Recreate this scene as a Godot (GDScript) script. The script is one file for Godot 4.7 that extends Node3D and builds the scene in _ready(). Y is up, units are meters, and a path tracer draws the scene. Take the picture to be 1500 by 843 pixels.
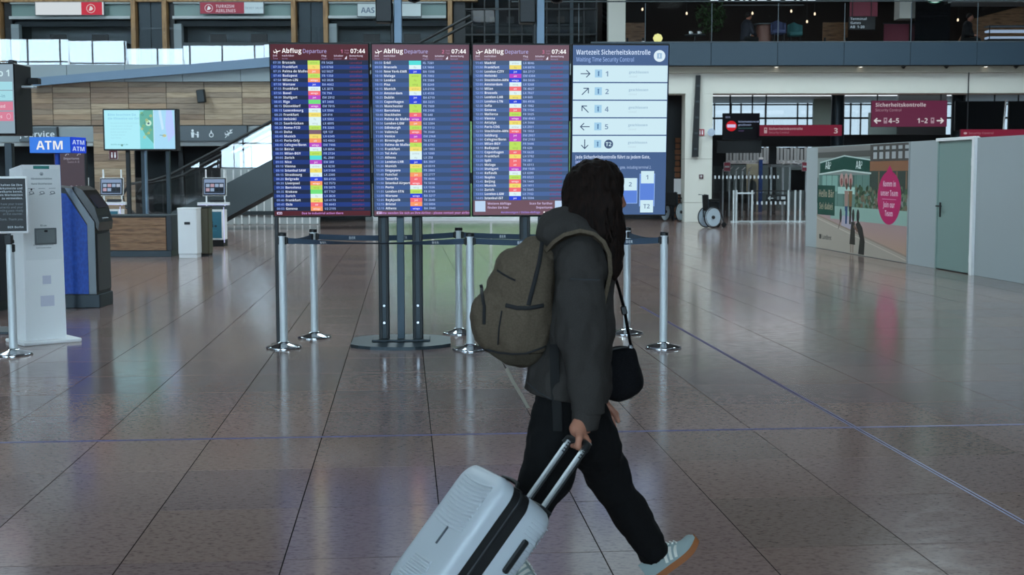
extends Node3D
# A departures hall: floor of stone tiles, flight information board in a pen of belt stanchions,
# a traveller with a wheeled case in front, galleries, escalator and security gates behind.
# One unit is a metre; the camera stands at the origin and looks along -Z.

var mats := {}
var taken := {}
var rng := RandomNumberGenerator.new()


# ---------------------------------------------------------------- mesh builder
class MB:
	var v := PackedVector3Array()
	var n := PackedVector3Array()
	var u := PackedVector2Array()
	var ix := PackedInt32Array()
	var t := Transform3D()

	func tri(a: Vector3, b: Vector3, c: Vector3, ua := Vector2.ZERO, ub := Vector2.ZERO, uc := Vector2.ZERO) -> void:
		var A := t * a
		var B := t * b
		var C := t * c
		var m := (B - A).cross(C - A)
		if m.length_squared() < 1e-18:
			return
		m = m.normalized()
		var i := v.size()
		v.append_array([A, B, C])
		n.append_array([m, m, m])
		u.append_array([ua, ub, uc])
		ix.append_array([i, i + 2, i + 1])

	# corners counter-clockwise seen from the outside, from the lower left
	func quad(a: Vector3, b: Vector3, c: Vector3, d: Vector3) -> void:
		tri(a, b, c, Vector2(0, 1), Vector2(1, 1), Vector2(1, 0))
		tri(a, c, d, Vector2(0, 1), Vector2(1, 0), Vector2(0, 0))

	func box(c: Vector3, s: Vector3, e := 0.0) -> void:
		var h := s * 0.5
		e = minf(e, 0.45 * minf(s.x, minf(s.y, s.z)))
		var keep := t
		t = t * Transform3D(Basis(), c)
		for k in 6:
			var ax := k / 2
			var sg := 1.0 if k % 2 == 0 else -1.0
			var nn := Vector3.ZERO
			nn[ax] = sg
			var uu := Vector3.ZERO
			var vv := Vector3.ZERO
			if ax == 0:
				uu = Vector3(0, 0, -sg)
				vv = Vector3.UP
			elif ax == 1:
				uu = Vector3.RIGHT
				vv = Vector3(0, 0, -sg)
			else:
				uu = Vector3(sg, 0, 0)
				vv = Vector3.UP
			var f := nn * h
			var x := uu * (h - Vector3.ONE * e)
			var y := vv * (h - Vector3.ONE * e)
			quad(f - x - y, f + x - y, f + x + y, f - x + y)
		if e > 0.0:
			for ax in 3:
				var a1 := (ax + 1) % 3
				var a2 := (ax + 2) % 3
				for s1 in [-1.0, 1.0]:
					for s2 in [-1.0, 1.0]:
						var p := Vector3.ZERO
						var q := Vector3.ZERO
						p[a1] = s1 * h[a1]
						p[a2] = s2 * (h[a2] - e)
						q[a1] = s1 * (h[a1] - e)
						q[a2] = s2 * h[a2]
						var l := Vector3.ZERO
						l[ax] = h[ax] - e
						if s1 * s2 > 0:
							quad(p - l, q - l, q + l, p + l)
						else:
							quad(p - l, p + l, q + l, q - l)
			for sx in [-1.0, 1.0]:
				for sy in [-1.0, 1.0]:
					for sz in [-1.0, 1.0]:
						var a := Vector3(sx * h.x, sy * (h.y - e), sz * (h.z - e))
						var b := Vector3(sx * (h.x - e), sy * h.y, sz * (h.z - e))
						var d := Vector3(sx * (h.x - e), sy * (h.y - e), sz * h.z)
						if sx * sy * sz > 0:
							tri(a, b, d)
						else:
							tri(a, d, b)
		t = keep

	# outline in x, y; pushed from z0 to z1
	func prism(pts: PackedVector2Array, z0: float, z1: float) -> void:
		var area := 0.0
		for i in pts.size():
			area += pts[i].cross(pts[(i + 1) % pts.size()])
		if area < 0.0:
			pts = pts.duplicate()
			pts.reverse()
		var k := Geometry2D.triangulate_polygon(pts)
		for i in range(0, k.size(), 3):
			var a := pts[k[i]]
			var b := pts[k[i + 1]]
			var c := pts[k[i + 2]]
			if (b - a).cross(c - a) < 0:
				var w := b
				b = c
				c = w
			tri(Vector3(a.x, a.y, z1), Vector3(b.x, b.y, z1), Vector3(c.x, c.y, z1))
			tri(Vector3(a.x, a.y, z0), Vector3(c.x, c.y, z0), Vector3(b.x, b.y, z0))
		for i in pts.size():
			var p := pts[i]
			var q := pts[(i + 1) % pts.size()]
			quad(Vector3(p.x, p.y, z0), Vector3(q.x, q.y, z0), Vector3(q.x, q.y, z1), Vector3(p.x, p.y, z1))

	# rows of points with smooth normals; a row given twice makes a crease
	func grid(rows: Array, closed := true) -> void:
		var base := v.size()
		var w: int = rows[0].size()
		var nn := PackedVector3Array()
		nn.resize(rows.size() * w)
		for r in rows.size():
			for j in w:
				v.append(t * rows[r][j])
				u.append(Vector2(float(j) / w, float(r) / maxi(1, rows.size() - 1)))
		for r in rows.size() - 1:
			for j in (w if closed else w - 1):
				var a := r * w + j
				var b := r * w + (j + 1) % w
				var c := a + w
				var d := b + w
				for q in [[a, b, c], [b, d, c]]:
					var m: Vector3 = (v[base + q[1]] - v[base + q[0]]).cross(v[base + q[2]] - v[base + q[0]])
					if m.length_squared() < 1e-20:
						continue
					for k in q:
						nn[k] += m
					ix.append_array([base + q[0], base + q[2], base + q[1]])
		for k in nn.size():
			n.append(nn[k].normalized() if nn[k].length_squared() > 1e-24 else Vector3.UP)

	func lathe(prof: Array, seg := 24) -> void:
		var rows := []
		for p in prof:
			var row := PackedVector3Array()
			for j in seg:
				var a := TAU * j / seg
				row.append(Vector3(p.x * cos(a), p.y, -p.x * sin(a)))
			rows.append(row)
		grid(rows)

	# a swept tube; flat squeezes it along its binormal
	func tube(pts: Array, rads: Array, seg := 10, flat := 1.0, side := Vector3.UP) -> void:
		var rows := []
		for i in pts.size():
			var d: Vector3 = (pts[mini(i + 1, pts.size() - 1)] - pts[maxi(i - 1, 0)]).normalized()
			var b := d.cross(side)
			if b.length() < 0.05:
				b = d.cross(Vector3(0.3, 0.1, 1))
			b = b.normalized()
			var a := b.cross(d).normalized()
			var r: float = rads[mini(i, rads.size() - 1)]
			var row := PackedVector3Array()
			for j in seg:
				var g := TAU * j / seg
				row.append(pts[i] + a * (r * flat * cos(g)) - b * (-r * sin(g)))
			rows.append(row)
			if i == 0 or i == pts.size() - 1:
				var cap := PackedVector3Array()
				for j in seg:
					cap.append(pts[i])
				if i == 0:
					rows = [cap, row, row.duplicate()]
				else:
					rows.append(row.duplicate())
					rows.append(cap)
		grid(rows)

	# a flat band of width w and thickness k along pts; across gives its width direction
	func band(pts: Array, across: Array, w: float, k: float) -> void:
		var rows := []
		for i in pts.size():
			var d: Vector3 = (pts[mini(i + 1, pts.size() - 1)] - pts[maxi(i - 1, 0)]).normalized()
			var x: Vector3 = across[mini(i, across.size() - 1)]
			x = (x - d * d.dot(x)).normalized()
			var y := d.cross(x).normalized()
			var a: Vector3 = pts[i] + x * w * 0.5 + y * k * 0.5
			var b: Vector3 = pts[i] - x * w * 0.5 + y * k * 0.5
			var c: Vector3 = pts[i] - x * w * 0.5 - y * k * 0.5
			var e: Vector3 = pts[i] + x * w * 0.5 - y * k * 0.5
			rows.append(PackedVector3Array([a, b, b, c, c, e, e, a]))
		var r0: PackedVector3Array = rows[0]
		var r1: PackedVector3Array = rows[-1]
		grid(rows)
		quad(r0[1], r0[0], r0[6], r0[3])
		quad(r1[0], r1[1], r1[3], r1[6])

	func mesh() -> ArrayMesh:
		var a := []
		a.resize(Mesh.ARRAY_MAX)
		a[Mesh.ARRAY_VERTEX] = v
		a[Mesh.ARRAY_NORMAL] = n
		a[Mesh.ARRAY_TEX_UV] = u
		a[Mesh.ARRAY_INDEX] = ix
		var m := ArrayMesh.new()
		m.add_surface_from_arrays(Mesh.PRIMITIVE_TRIANGLES, a)
		return m


# ---------------------------------------------------------------- soft bodies: smooth-joined tapered capsules, meshed with surface nets
class Blob:
	var a := Vector3.ZERO
	var ba := Vector3.ZERO
	var ib := 0.0
	var ra := 0.1
	var dr := 0.0
	var s := Vector3.ONE
	var k := 0.03
	var lo := Vector3.ZERO
	var hi := Vector3.ZERO

	func _init(p: Vector3, q: Vector3, r0: float, r1: float, blend := 0.03, scale := Vector3.ONE) -> void:
		a = p
		s = Vector3.ONE / scale
		ba = (q - p) * s
		ib = 1.0 / maxf(ba.length_squared(), 1e-9)
		ra = r0
		dr = r1 - r0
		k = blend
		var r := maxf(r0, r1) * Vector3.ONE * scale + Vector3.ONE * 0.02
		lo = p.min(q) - r
		hi = p.max(q) + r


class Soft:
	var blobs: Array[Blob] = []
	var cuts: Array[Plane] = []
	var holes: Array[Blob] = []
	var noise: FastNoiseLite
	var amp := 0.0
	var stretch := Vector3.ONE

	func add(p: Vector3, q: Vector3, r0: float, r1: float, blend := 0.03, scale := Vector3.ONE) -> void:
		blobs.append(Blob.new(p, q, r0, r1, blend, scale))

	func ball(p: Vector3, r: Vector3, blend := 0.03) -> void:
		var m := minf(r.x, minf(r.y, r.z))
		blobs.append(Blob.new(p, p, m, m, blend, r / m))

	func chain(pts: Array, rads: Array, blend := 0.03, scale := Vector3.ONE) -> void:
		for i in pts.size() - 1:
			add(pts[i], pts[i + 1], rads[i], rads[i + 1], blend, scale)

	func at(p: Vector3) -> float:
		var d := 10.0
		for b in blobs:
			var pa := (p - b.a) * b.s
			var h := clampf(pa.dot(b.ba) * b.ib, 0.0, 1.0)
			var e := (pa - b.ba * h).length() - b.ra - b.dr * h
			var m := b.k - absf(d - e)
			d = minf(d, e)
			if m > 0.0:
				d -= m * m * 0.25 / b.k
		if amp > 0.0:
			d -= amp * noise.get_noise_3dv(p * stretch)
		for b in holes:
			var pa := (p - b.a) * b.s
			var h := clampf(pa.dot(b.ba) * b.ib, 0.0, 1.0)
			d = maxf(d, b.ra + b.dr * h - (pa - b.ba * h).length())
		for c in cuts:
			d = maxf(d, c.distance_to(p))
		return d

	# depth towards +z of the surface above x, y
	func front(x: float, y: float, z := 0.6) -> float:
		for i in 90:
			var d := at(Vector3(x, y, z))
			if d < 0.0015:
				break
			z -= maxf(d * 0.6, 0.001)
			if z < -0.6:
				break
		return z

	func net(into: MB, cell: float) -> void:
		var lo := Vector3.INF
		var hi := -Vector3.INF
		for b in blobs:
			lo = lo.min(b.lo)
			hi = hi.max(b.hi)
		lo -= Vector3.ONE * (amp + cell * 2)
		hi += Vector3.ONE * (amp + cell * 2)
		var B := 6
		var bx := int(ceil((hi.x - lo.x) / cell / B))
		var by := int(ceil((hi.y - lo.y) / cell / B))
		var bz := int(ceil((hi.z - lo.z) / cell / B))
		var nx := bx * B + 1
		var ny := by * B + 1
		var nz := bz * B + 1
		var sx := 1
		var sy := nx
		var sz := nx * ny
		var f := PackedFloat32Array()
		f.resize(nx * ny * nz)
		f.fill(9.0)
		var reach := cell * B * 0.5 * 1.7320508 * 1.6 + amp
		var live := []
		for K in bz:
			for J in by:
				for I in bx:
					var c := lo + Vector3(I + 0.5, J + 0.5, K + 0.5) * (cell * B)
					if absf(at(c)) > reach:
						continue
					live.append(Vector3i(I, J, K))
					for k in B + 1:
						for j in B + 1:
							var o := (I * B) + (J * B + j) * sy + (K * B + k) * sz
							var p := lo + Vector3(I * B, J * B + j, K * B + k) * cell
							for i in B + 1:
								if f[o + i] == 9.0:
									f[o + i] = at(p)
								p.x += cell
		var vid := PackedInt32Array()
		vid.resize(f.size())
		vid.fill(-1)
		var base := into.v.size()
		var pts := PackedVector3Array()
		var corner := [0, sx, sy, sx + sy, sz, sx + sz, sy + sz, sx + sy + sz]
		var edges := [[0, 1], [2, 3], [4, 5], [6, 7], [0, 2], [1, 3], [4, 6], [5, 7], [0, 4], [1, 5], [2, 6], [3, 7]]
		var offs := [Vector3(0, 0, 0), Vector3(1, 0, 0), Vector3(0, 1, 0), Vector3(1, 1, 0), Vector3(0, 0, 1), Vector3(1, 0, 1), Vector3(0, 1, 1), Vector3(1, 1, 1)]
		var cells := PackedInt32Array()
		for L in live:
			for k in range(L.z * B, L.z * B + B):
				for j in range(L.y * B, L.y * B + B):
					for i in range(L.x * B, L.x * B + B):
						var o := i + j * sy + k * sz
						var neg := 0
						for c in corner:
							if f[o + c] < 0.0:
								neg += 1
						if neg == 0 or neg == 8:
							continue
						var sum := Vector3.ZERO
						var cnt := 0
						for e in edges:
							var fa: float = f[o + corner[e[0]]]
							var fb: float = f[o + corner[e[1]]]
							if (fa < 0.0) != (fb < 0.0):
								sum += offs[e[0]].lerp(offs[e[1]], fa / (fa - fb))
								cnt += 1
						vid[o] = pts.size()
						cells.append(o)
						pts.append(lo + (Vector3(i, j, k) + sum / cnt) * cell)
		var nn := PackedVector3Array()
		nn.resize(pts.size())
		var tris := PackedInt32Array()
		var ax := [[sx, sy, sz], [sy, sz, sx], [sz, sx, sy]]
		for o in cells:
			for a in ax:
				var inside: bool = f[o] < 0.0
				if inside == (f[o + a[0]] < 0.0):
					continue
				var i0: int = o - a[1] - a[2]
				if i0 < 0:
					continue
				var q := [vid[i0], vid[o - a[2]], vid[o], vid[o - a[1]]]
				if q.min() < 0:
					continue
				if not inside:
					q.reverse()
				for w in [[q[0], q[1], q[2]], [q[0], q[2], q[3]]]:
					var m := (pts[w[1]] - pts[w[0]]).cross(pts[w[2]] - pts[w[0]])
					for x in w:
						nn[x] += m
					tris.append_array([base + w[0], base + w[2], base + w[1]])
		for i in pts.size():
			into.v.append(into.t * pts[i])
			into.n.append((into.t.basis * nn[i]).normalized() if nn[i].length_squared() > 1e-24 else Vector3.UP)
			into.u.append(Vector2(pts[i].x, pts[i].y))
		into.ix.append_array(tris)


# ---------------------------------------------------------------- print: pictures and lettering on flat things
class Pn:
	static var glyphs := {}
	static var fonts := {}
	var im: Image
	var w := 0
	var h := 0

	func _init(width: int, height: int, c: Color) -> void:
		w = width
		h = height
		im = Image.create_empty(w, h, false, Image.FORMAT_RGBA8)
		im.fill(c)

	func rect(x: float, y: float, rw: float, rh: float, c: Color) -> void:
		im.fill_rect(Rect2i(int(x), int(y), int(maxf(1, rw)), int(maxf(1, rh))), c)

	func dot(x: int, y: int, c: Color, a: float) -> void:
		if x < 0 or y < 0 or x >= w or y >= h or a <= 0.0:
			return
		im.set_pixel(x, y, im.get_pixel(x, y).lerp(c, minf(a, 1.0)))

	func ell(cx: float, cy: float, rx: float, ry: float, c: Color, hollow := 0.0) -> void:
		for y in range(int(cy - ry - 1), int(cy + ry + 2)):
			for x in range(int(cx - rx - 1), int(cx + rx + 2)):
				var d := Vector2((x - cx) / rx, (y - cy) / ry).length()
				var e := (1.0 - d) * minf(rx, ry) + 0.5
				if hollow > 0.0:
					e = minf(e, (d - 1.0) * minf(rx, ry) + hollow + 0.5)
				dot(x, y, c, clampf(e, 0, 1))

	func poly(pts: Array, c: Color) -> void:
		var lo := Vector2.INF
		var hi := -Vector2.INF
		var pk := PackedVector2Array()
		for p in pts:
			lo = lo.min(p)
			hi = hi.max(p)
			pk.append(p)
		for y in range(int(lo.y), int(hi.y) + 1):
			for x in range(int(lo.x), int(hi.x) + 1):
				if Geometry2D.is_point_in_polygon(Vector2(x + 0.5, y + 0.5), pk):
					dot(x, y, c, 1.0)

	func line(a: Vector2, b: Vector2, k: float, c: Color) -> void:
		var lo := a.min(b) - Vector2.ONE * (k + 1)
		var hi := a.max(b) + Vector2.ONE * (k + 1)
		for y in range(int(lo.y), int(hi.y) + 1):
			for x in range(int(lo.x), int(hi.x) + 1):
				var q := Geometry2D.get_closest_point_to_segment(Vector2(x, y), a, b)
				dot(x, y, c, clampf(k * 0.5 - q.distance_to(Vector2(x, y)) + 0.5, 0, 1))

	# an arrow of reach r pointing along degrees (0 right, 90 up)
	func arrow(cx: float, cy: float, r: float, degrees: float, k: float, c: Color) -> void:
		var d := Vector2.RIGHT.rotated(-deg_to_rad(degrees))
		var m := Vector2(cx, cy)
		line(m - d * r, m + d * r, k, c)
		for s in [-1.0, 1.0]:
			line(m + d * r, m + d * r - d.rotated(s * 0.78) * r * 1.05, k, c)

	func glyph(ch: int, size: int, bold: bool) -> Array:
		var key := [ch, size, bold]
		if glyphs.has(key):
			return glyphs[key]
		var ts := TextServerManager.get_primary_interface()
		if not fonts.has(bold):
			var f := SystemFont.new()
			f.font_names = PackedStringArray(["Droid Sans"])
			f.font_weight = 700 if bold else 400
			fonts[bold] = f
		var r: RID = fonts[bold].get_rids()[0]
		var sz := Vector2i(size, 0)
		var g := ts.font_get_glyph_index(r, size, ch, 0)
		ts.font_render_glyph(r, sz, g)
		var adv: float = ts.font_get_glyph_advance(r, size, g).x
		var off: Vector2 = ts.font_get_glyph_offset(r, sz, g)
		var box: Rect2 = ts.font_get_glyph_uv_rect(r, sz, g)
		var bit: Image = null
		var ti := ts.font_get_glyph_texture_idx(r, sz, g)
		if ti >= 0 and box.size.x > 0:
			bit = ts.font_get_texture_image(r, sz, ti).get_region(Rect2i(box))
		glyphs[key] = [adv, off, bit]
		return glyphs[key]

	func width_of(s: String, size: int, bold := false) -> float:
		var x := 0.0
		for i in s.length():
			x += glyph(s.unicode_at(i), size, bold)[0]
		return x

	# y is the baseline; align 0 left, 1 centre, 2 right
	func text(x: float, y: float, size: int, s: String, c: Color, bold := false, align := 0) -> void:
		if align:
			x -= width_of(s, size, bold) * align * 0.5
		for i in s.length():
			var g := glyph(s.unicode_at(i), size, bold)
			if g[2]:
				var b: Image = g[2]
				var ox := int(round(x + g[1].x))
				var oy := int(round(y + g[1].y))
				for yy in b.get_height():
					for xx in b.get_width():
						var al := b.get_pixel(xx, yy).a
						if al > 0.02:
							dot(ox + xx, oy + yy, c, al)
			x += g[0]

	# lettering squeezed or stretched to a width, as condensed type is
	func fit(x: float, y: float, size: int, s: String, c: Color, bold: bool, width: float) -> void:
		var q := Pn.new(int(width_of(s, size, bold)) + 4, size * 2, Color(c.r, c.g, c.b, 0.0))
		q.text(1, size * 1.4, size, s, c, bold)
		q.im.resize(int(width), size * 2, Image.INTERPOLATE_CUBIC)
		im.blend_rect(q.im, Rect2i(0, 0, int(width), size * 2), Vector2i(int(x), int(y - size * 1.4)))

	func plane(x: float, y: float, s: float, c: Color) -> void:   # a small aeroplane climbing to the right
		line(Vector2(x - s, y + s * 0.35), Vector2(x + s, y - s * 0.3), s * 0.3, c)
		line(Vector2(x + s * 0.1, y), Vector2(x - s * 0.5, y - s * 0.75), s * 0.22, c)
		line(Vector2(x + s * 0.1, y), Vector2(x - s * 0.1, y + s * 0.7), s * 0.22, c)
		line(Vector2(x - s, y + s * 0.3), Vector2(x - s * 1.15, y - s * 0.25), s * 0.2, c)


# ---------------------------------------------------------------- materials
func mt(key: String, c := Color.WHITE, rough := 0.6, metal := 0.0) -> StandardMaterial3D:
	if not mats.has(key):
		var m := StandardMaterial3D.new()
		m.resource_name = key
		m.albedo_color = c
		m.roughness = rough
		m.metallic = metal
		mats[key] = m
	return mats[key]


func glow(key: String, c: Color, energy: float) -> StandardMaterial3D:
	var m := mt(key, Color(0.02, 0.02, 0.02), 0.4)
	m.emission_enabled = true
	m.emission = c
	m.emission_energy_multiplier = energy
	return m


func printed(key: String, p: Pn, lit := 0.0, rough := 0.5) -> StandardMaterial3D:
	var m := mt(key, Color.WHITE, rough)
	var tx := ImageTexture.create_from_image(p.im)
	if lit > 0.0:
		m.albedo_color = Color(0.02, 0.02, 0.022)
		m.emission_enabled = true
		m.emission_texture = tx
		m.emission = Color.WHITE
		m.emission_operator = BaseMaterial3D.EMISSION_OP_MULTIPLY
		m.emission_energy_multiplier = lit
		m.metallic_specular = 0.32
	else:
		m.albedo_texture = tx
	return m


func noise_tex(freq: float, stops: Array, side := 512, kind := FastNoiseLite.TYPE_SIMPLEX_SMOOTH, normal := false, oct := 4, sd := 1) -> NoiseTexture2D:
	var f := FastNoiseLite.new()
	f.noise_type = kind
	f.frequency = freq
	f.fractal_octaves = oct
	f.seed = sd
	var t := NoiseTexture2D.new()
	t.width = side
	t.height = side
	t.seamless = true
	t.noise = f
	if normal:
		t.as_normal_map = true
		t.bump_strength = 4.0
	else:
		var g := Gradient.new()
		g.offsets = PackedFloat32Array(stops.map(func(s): return s[0]))
		g.colors = PackedColorArray(stops.map(func(s): return s[1]))
		t.color_ramp = g
	return t


func grained(key: String, tex: Texture2D, scale: Vector3, tint := Color.WHITE, rough := 0.5, world := true) -> StandardMaterial3D:
	var m := mt(key, tint, rough)
	m.albedo_texture = tex
	m.uv1_triplanar = true
	m.uv1_world_triplanar = world
	m.uv1_scale = scale
	return m


func pane(key: String, c: Color, alpha: float) -> StandardMaterial3D:
	var m := mt(key, Color(c.r, c.g, c.b, alpha), 0.0)
	m.transparency = BaseMaterial3D.TRANSPARENCY_ALPHA
	m.metallic_specular = 0.5
	return m


# ---------------------------------------------------------------- scene tree
func numbered(called: String) -> String:
	if not taken.has(called):
		taken[called] = 0
		return called
	taken[called] += 1
	return "%s_%03d" % [called, taken[called]]


func thing(called: String, label: String, category: String, at := Vector3.ZERO, yaw := 0.0, group := "") -> Node3D:
	var o := Node3D.new()
	o.name = numbered(called)
	add_child(o)
	o.position = at
	o.rotation.y = yaw
	return tag(o, label, category, group)


func tag(o: Node3D, label: String, category: String, group := "") -> Node3D:
	o.set_meta("label", label)
	o.set_meta("category", category)
	if group:
		o.set_meta("group", group)
	return o


# one named mesh; top-level without a parent
func put(called: String, m: Mesh, mat: Material, parent: Node3D = null, at := Vector3.ZERO, turn := Vector3.ZERO) -> MeshInstance3D:
	var o := MeshInstance3D.new()
	o.name = called if parent else numbered(called)
	o.mesh = m
	o.material_override = mat
	o.position = at
	o.rotation = turn
	if parent:
		parent.add_child(o, true)
	else:
		add_child(o)
	return o


func boxm(s: Vector3, e := 0.004) -> ArrayMesh:
	var b := MB.new()
	b.box(Vector3.ZERO, s, e)
	return b.mesh()


# a box in the parent's own axes
func lb(called: String, c: Vector3, s: Vector3, mat: Material, parent: Node3D, e := 0.004, turn := Vector3.ZERO) -> MeshInstance3D:
	return put(called, boxm(s, e), mat, parent, c, turn)


# a box given by its extents in the world
func blk(called: String, x0: float, x1: float, y0: float, y1: float, z0: float, z1: float, mat: Material, parent: Node3D = null, e := 0.005) -> MeshInstance3D:
	var c := Vector3(x0 + x1, y0 + y1, z0 + z1) * 0.5
	var s := Vector3(absf(x1 - x0), absf(y1 - y0), absf(z1 - z0))
	return put(called, boxm(s, e), mat, parent, c - (parent.position if parent else Vector3.ZERO))


func wall(called: String, x0: float, x1: float, y0: float, y1: float, z0: float, z1: float, mat: Material) -> MeshInstance3D:
	var o := blk(called, x0, x1, y0, y1, z0, z1, mat)
	o.set_meta("kind", "structure")
	return o


func rod(a: Vector3, b: Vector3, r: float, seg := 10) -> ArrayMesh:
	var m := MB.new()
	m.tube([a, b], [r], seg)
	return m.mesh()


func turned(prof: Array, seg := 24) -> ArrayMesh:
	var m := MB.new()
	m.lathe(prof, seg)
	return m.mesh()


# an upright picture of width and height facing +z
func sheet(w: float, h: float) -> ArrayMesh:
	var m := MB.new()
	m.quad(Vector3(-w / 2, -h / 2, 0), Vector3(w / 2, -h / 2, 0), Vector3(w / 2, h / 2, 0), Vector3(-w / 2, h / 2, 0))
	return m.mesh()


func letters(s: String, size: float, depth := 0.004, bold := true) -> TextMesh:
	var f := SystemFont.new()
	f.font_names = PackedStringArray(["Droid Sans"])
	f.font_weight = 700 if bold else 400
	var t := TextMesh.new()
	t.text = s
	t.font = f
	t.font_size = 32
	t.pixel_size = size / 32.0
	t.depth = depth
	t.curve_step = 2.0
	return t


# ---------------------------------------------------------------- the scene
func _ready() -> void:
	rng.seed = 7
	var cam := Camera3D.new()
	cam.name = "camera"
	cam.position = Vector3(0, 1.6, 0)
	cam.basis = Basis(Vector3.RIGHT, -0.087) * Basis(Vector3.BACK, -0.0018)
	cam.fov = rad_to_deg(2.0 * atan(421.5 / 1933.0))
	cam.near = 0.1
	cam.far = 400.0
	var lens := CameraAttributesPhysical.new()
	lens.frustum_focal_length = 12.0 / tan(deg_to_rad(cam.fov) / 2.0)
	lens.frustum_focus_distance = 8.5
	lens.exposure_aperture = 7.5
	lens.frustum_near = 0.1
	lens.frustum_far = 400.0
	cam.attributes = lens
	add_child(cam)
	cam.current = true

	var we := WorldEnvironment.new()
	we.name = "world"
	var env := Environment.new()
	env.background_mode = Environment.BG_COLOR
	env.background_color = Color(0.80, 0.92, 1.0)   # an even overcast sky
	env.background_energy_multiplier = 16.0
	env.tonemap_mode = Environment.TONE_MAPPER_LINEAR
	env.tonemap_exposure = 1.0
	env.sdfgi_enabled = true
	env.ssao_enabled = true
	env.ssil_enabled = true
	we.environment = env
	add_child(we)

	# rows of long luminous panels under the roof, each with its area light just below
	for i in 3:
		for j in 4:
			ceiling_light(Vector3(-15.0 + i * 13.0, 12.9, 6.0 - j * 13.0), [3.0, 6.0, 64.0, 120.0][j], ["left", "middle", "right"][i] + ["-hand row, behind the viewer", "-hand row, over the viewer", "-hand row, over the boards", "-hand row, nearest the galleries"][j])
	# the lower ceilings behind the beam
	soft_light("gate_hall_light", Vector3(13, 4.68, -52), Vector2(10, 4), 16.0)
	soft_light("cafe_light", Vector3(12, 8.14, -47), Vector2(14, 2), 4.0)
	soft_light("gallery_light", Vector3(-15, 8.6, -44), Vector2(20, 1.5), 1.3)

	make_materials()
	build_shell()
	build_floor()
	build_left_gallery()
	build_right_gallery()
	build_gate_hall()
	build_hoarding()
	build_escalator()
	build_board()
	build_barrier()
	build_left_furniture()
	build_kiosks()
	build_traveller()


func ceiling_light(p: Vector3, e: float, which: String) -> void:
	var o := thing("ceiling_light", "long luminous panel under the roof, " + which, "ceiling light", p, 0.0, "luminous panels under the hall roof")
	lb("frame", Vector3(0, 0.04, 0), Vector3(1.7, 0.08, 8.2), mt("white_metal"), o, 0.01)
	lb("lamp_panel", Vector3(0, -0.01, 0), Vector3(1.5, 0.02, 8.0), glow("lamp_panel", Color(0.92, 0.97, 1.0), 0.9), o, 0.004)
	var l := AreaLight3D.new()
	l.name = "lamp"
	l.position = Vector3(0, -0.04, 0)
	l.rotation.x = -PI / 2
	l.area_size = Vector2(1.5, 8.0)
	l.light_energy = e
	l.light_color = Color(0.87, 0.965, 1.0)
	l.area_range = 60.0
	l.shadow_enabled = true
	o.add_child(l)


func soft_light(called: String, p: Vector3, s: Vector2, e: float) -> void:
	var o := thing(called, "flat luminous ceiling panel above the " + ("left gallery" if p.x < 0 else "security gates" if p.y < 6 else "dark café"), "ceiling light", p)
	lb("lamp_panel", Vector3.ZERO, Vector3(s.x, 0.03, s.y), glow("lamp_panel_soft", Color(0.95, 0.98, 1.0), 0.8), o, 0.004)
	var l := AreaLight3D.new()
	l.name = "lamp"
	l.position = Vector3(0, -0.04, 0)
	l.rotation.x = -PI / 2
	l.area_size = s
	l.light_energy = e
	l.light_color = Color(0.93, 0.97, 1.0)
	l.area_range = 40.0
	l.shadow_enabled = true
	o.add_child(l)


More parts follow.
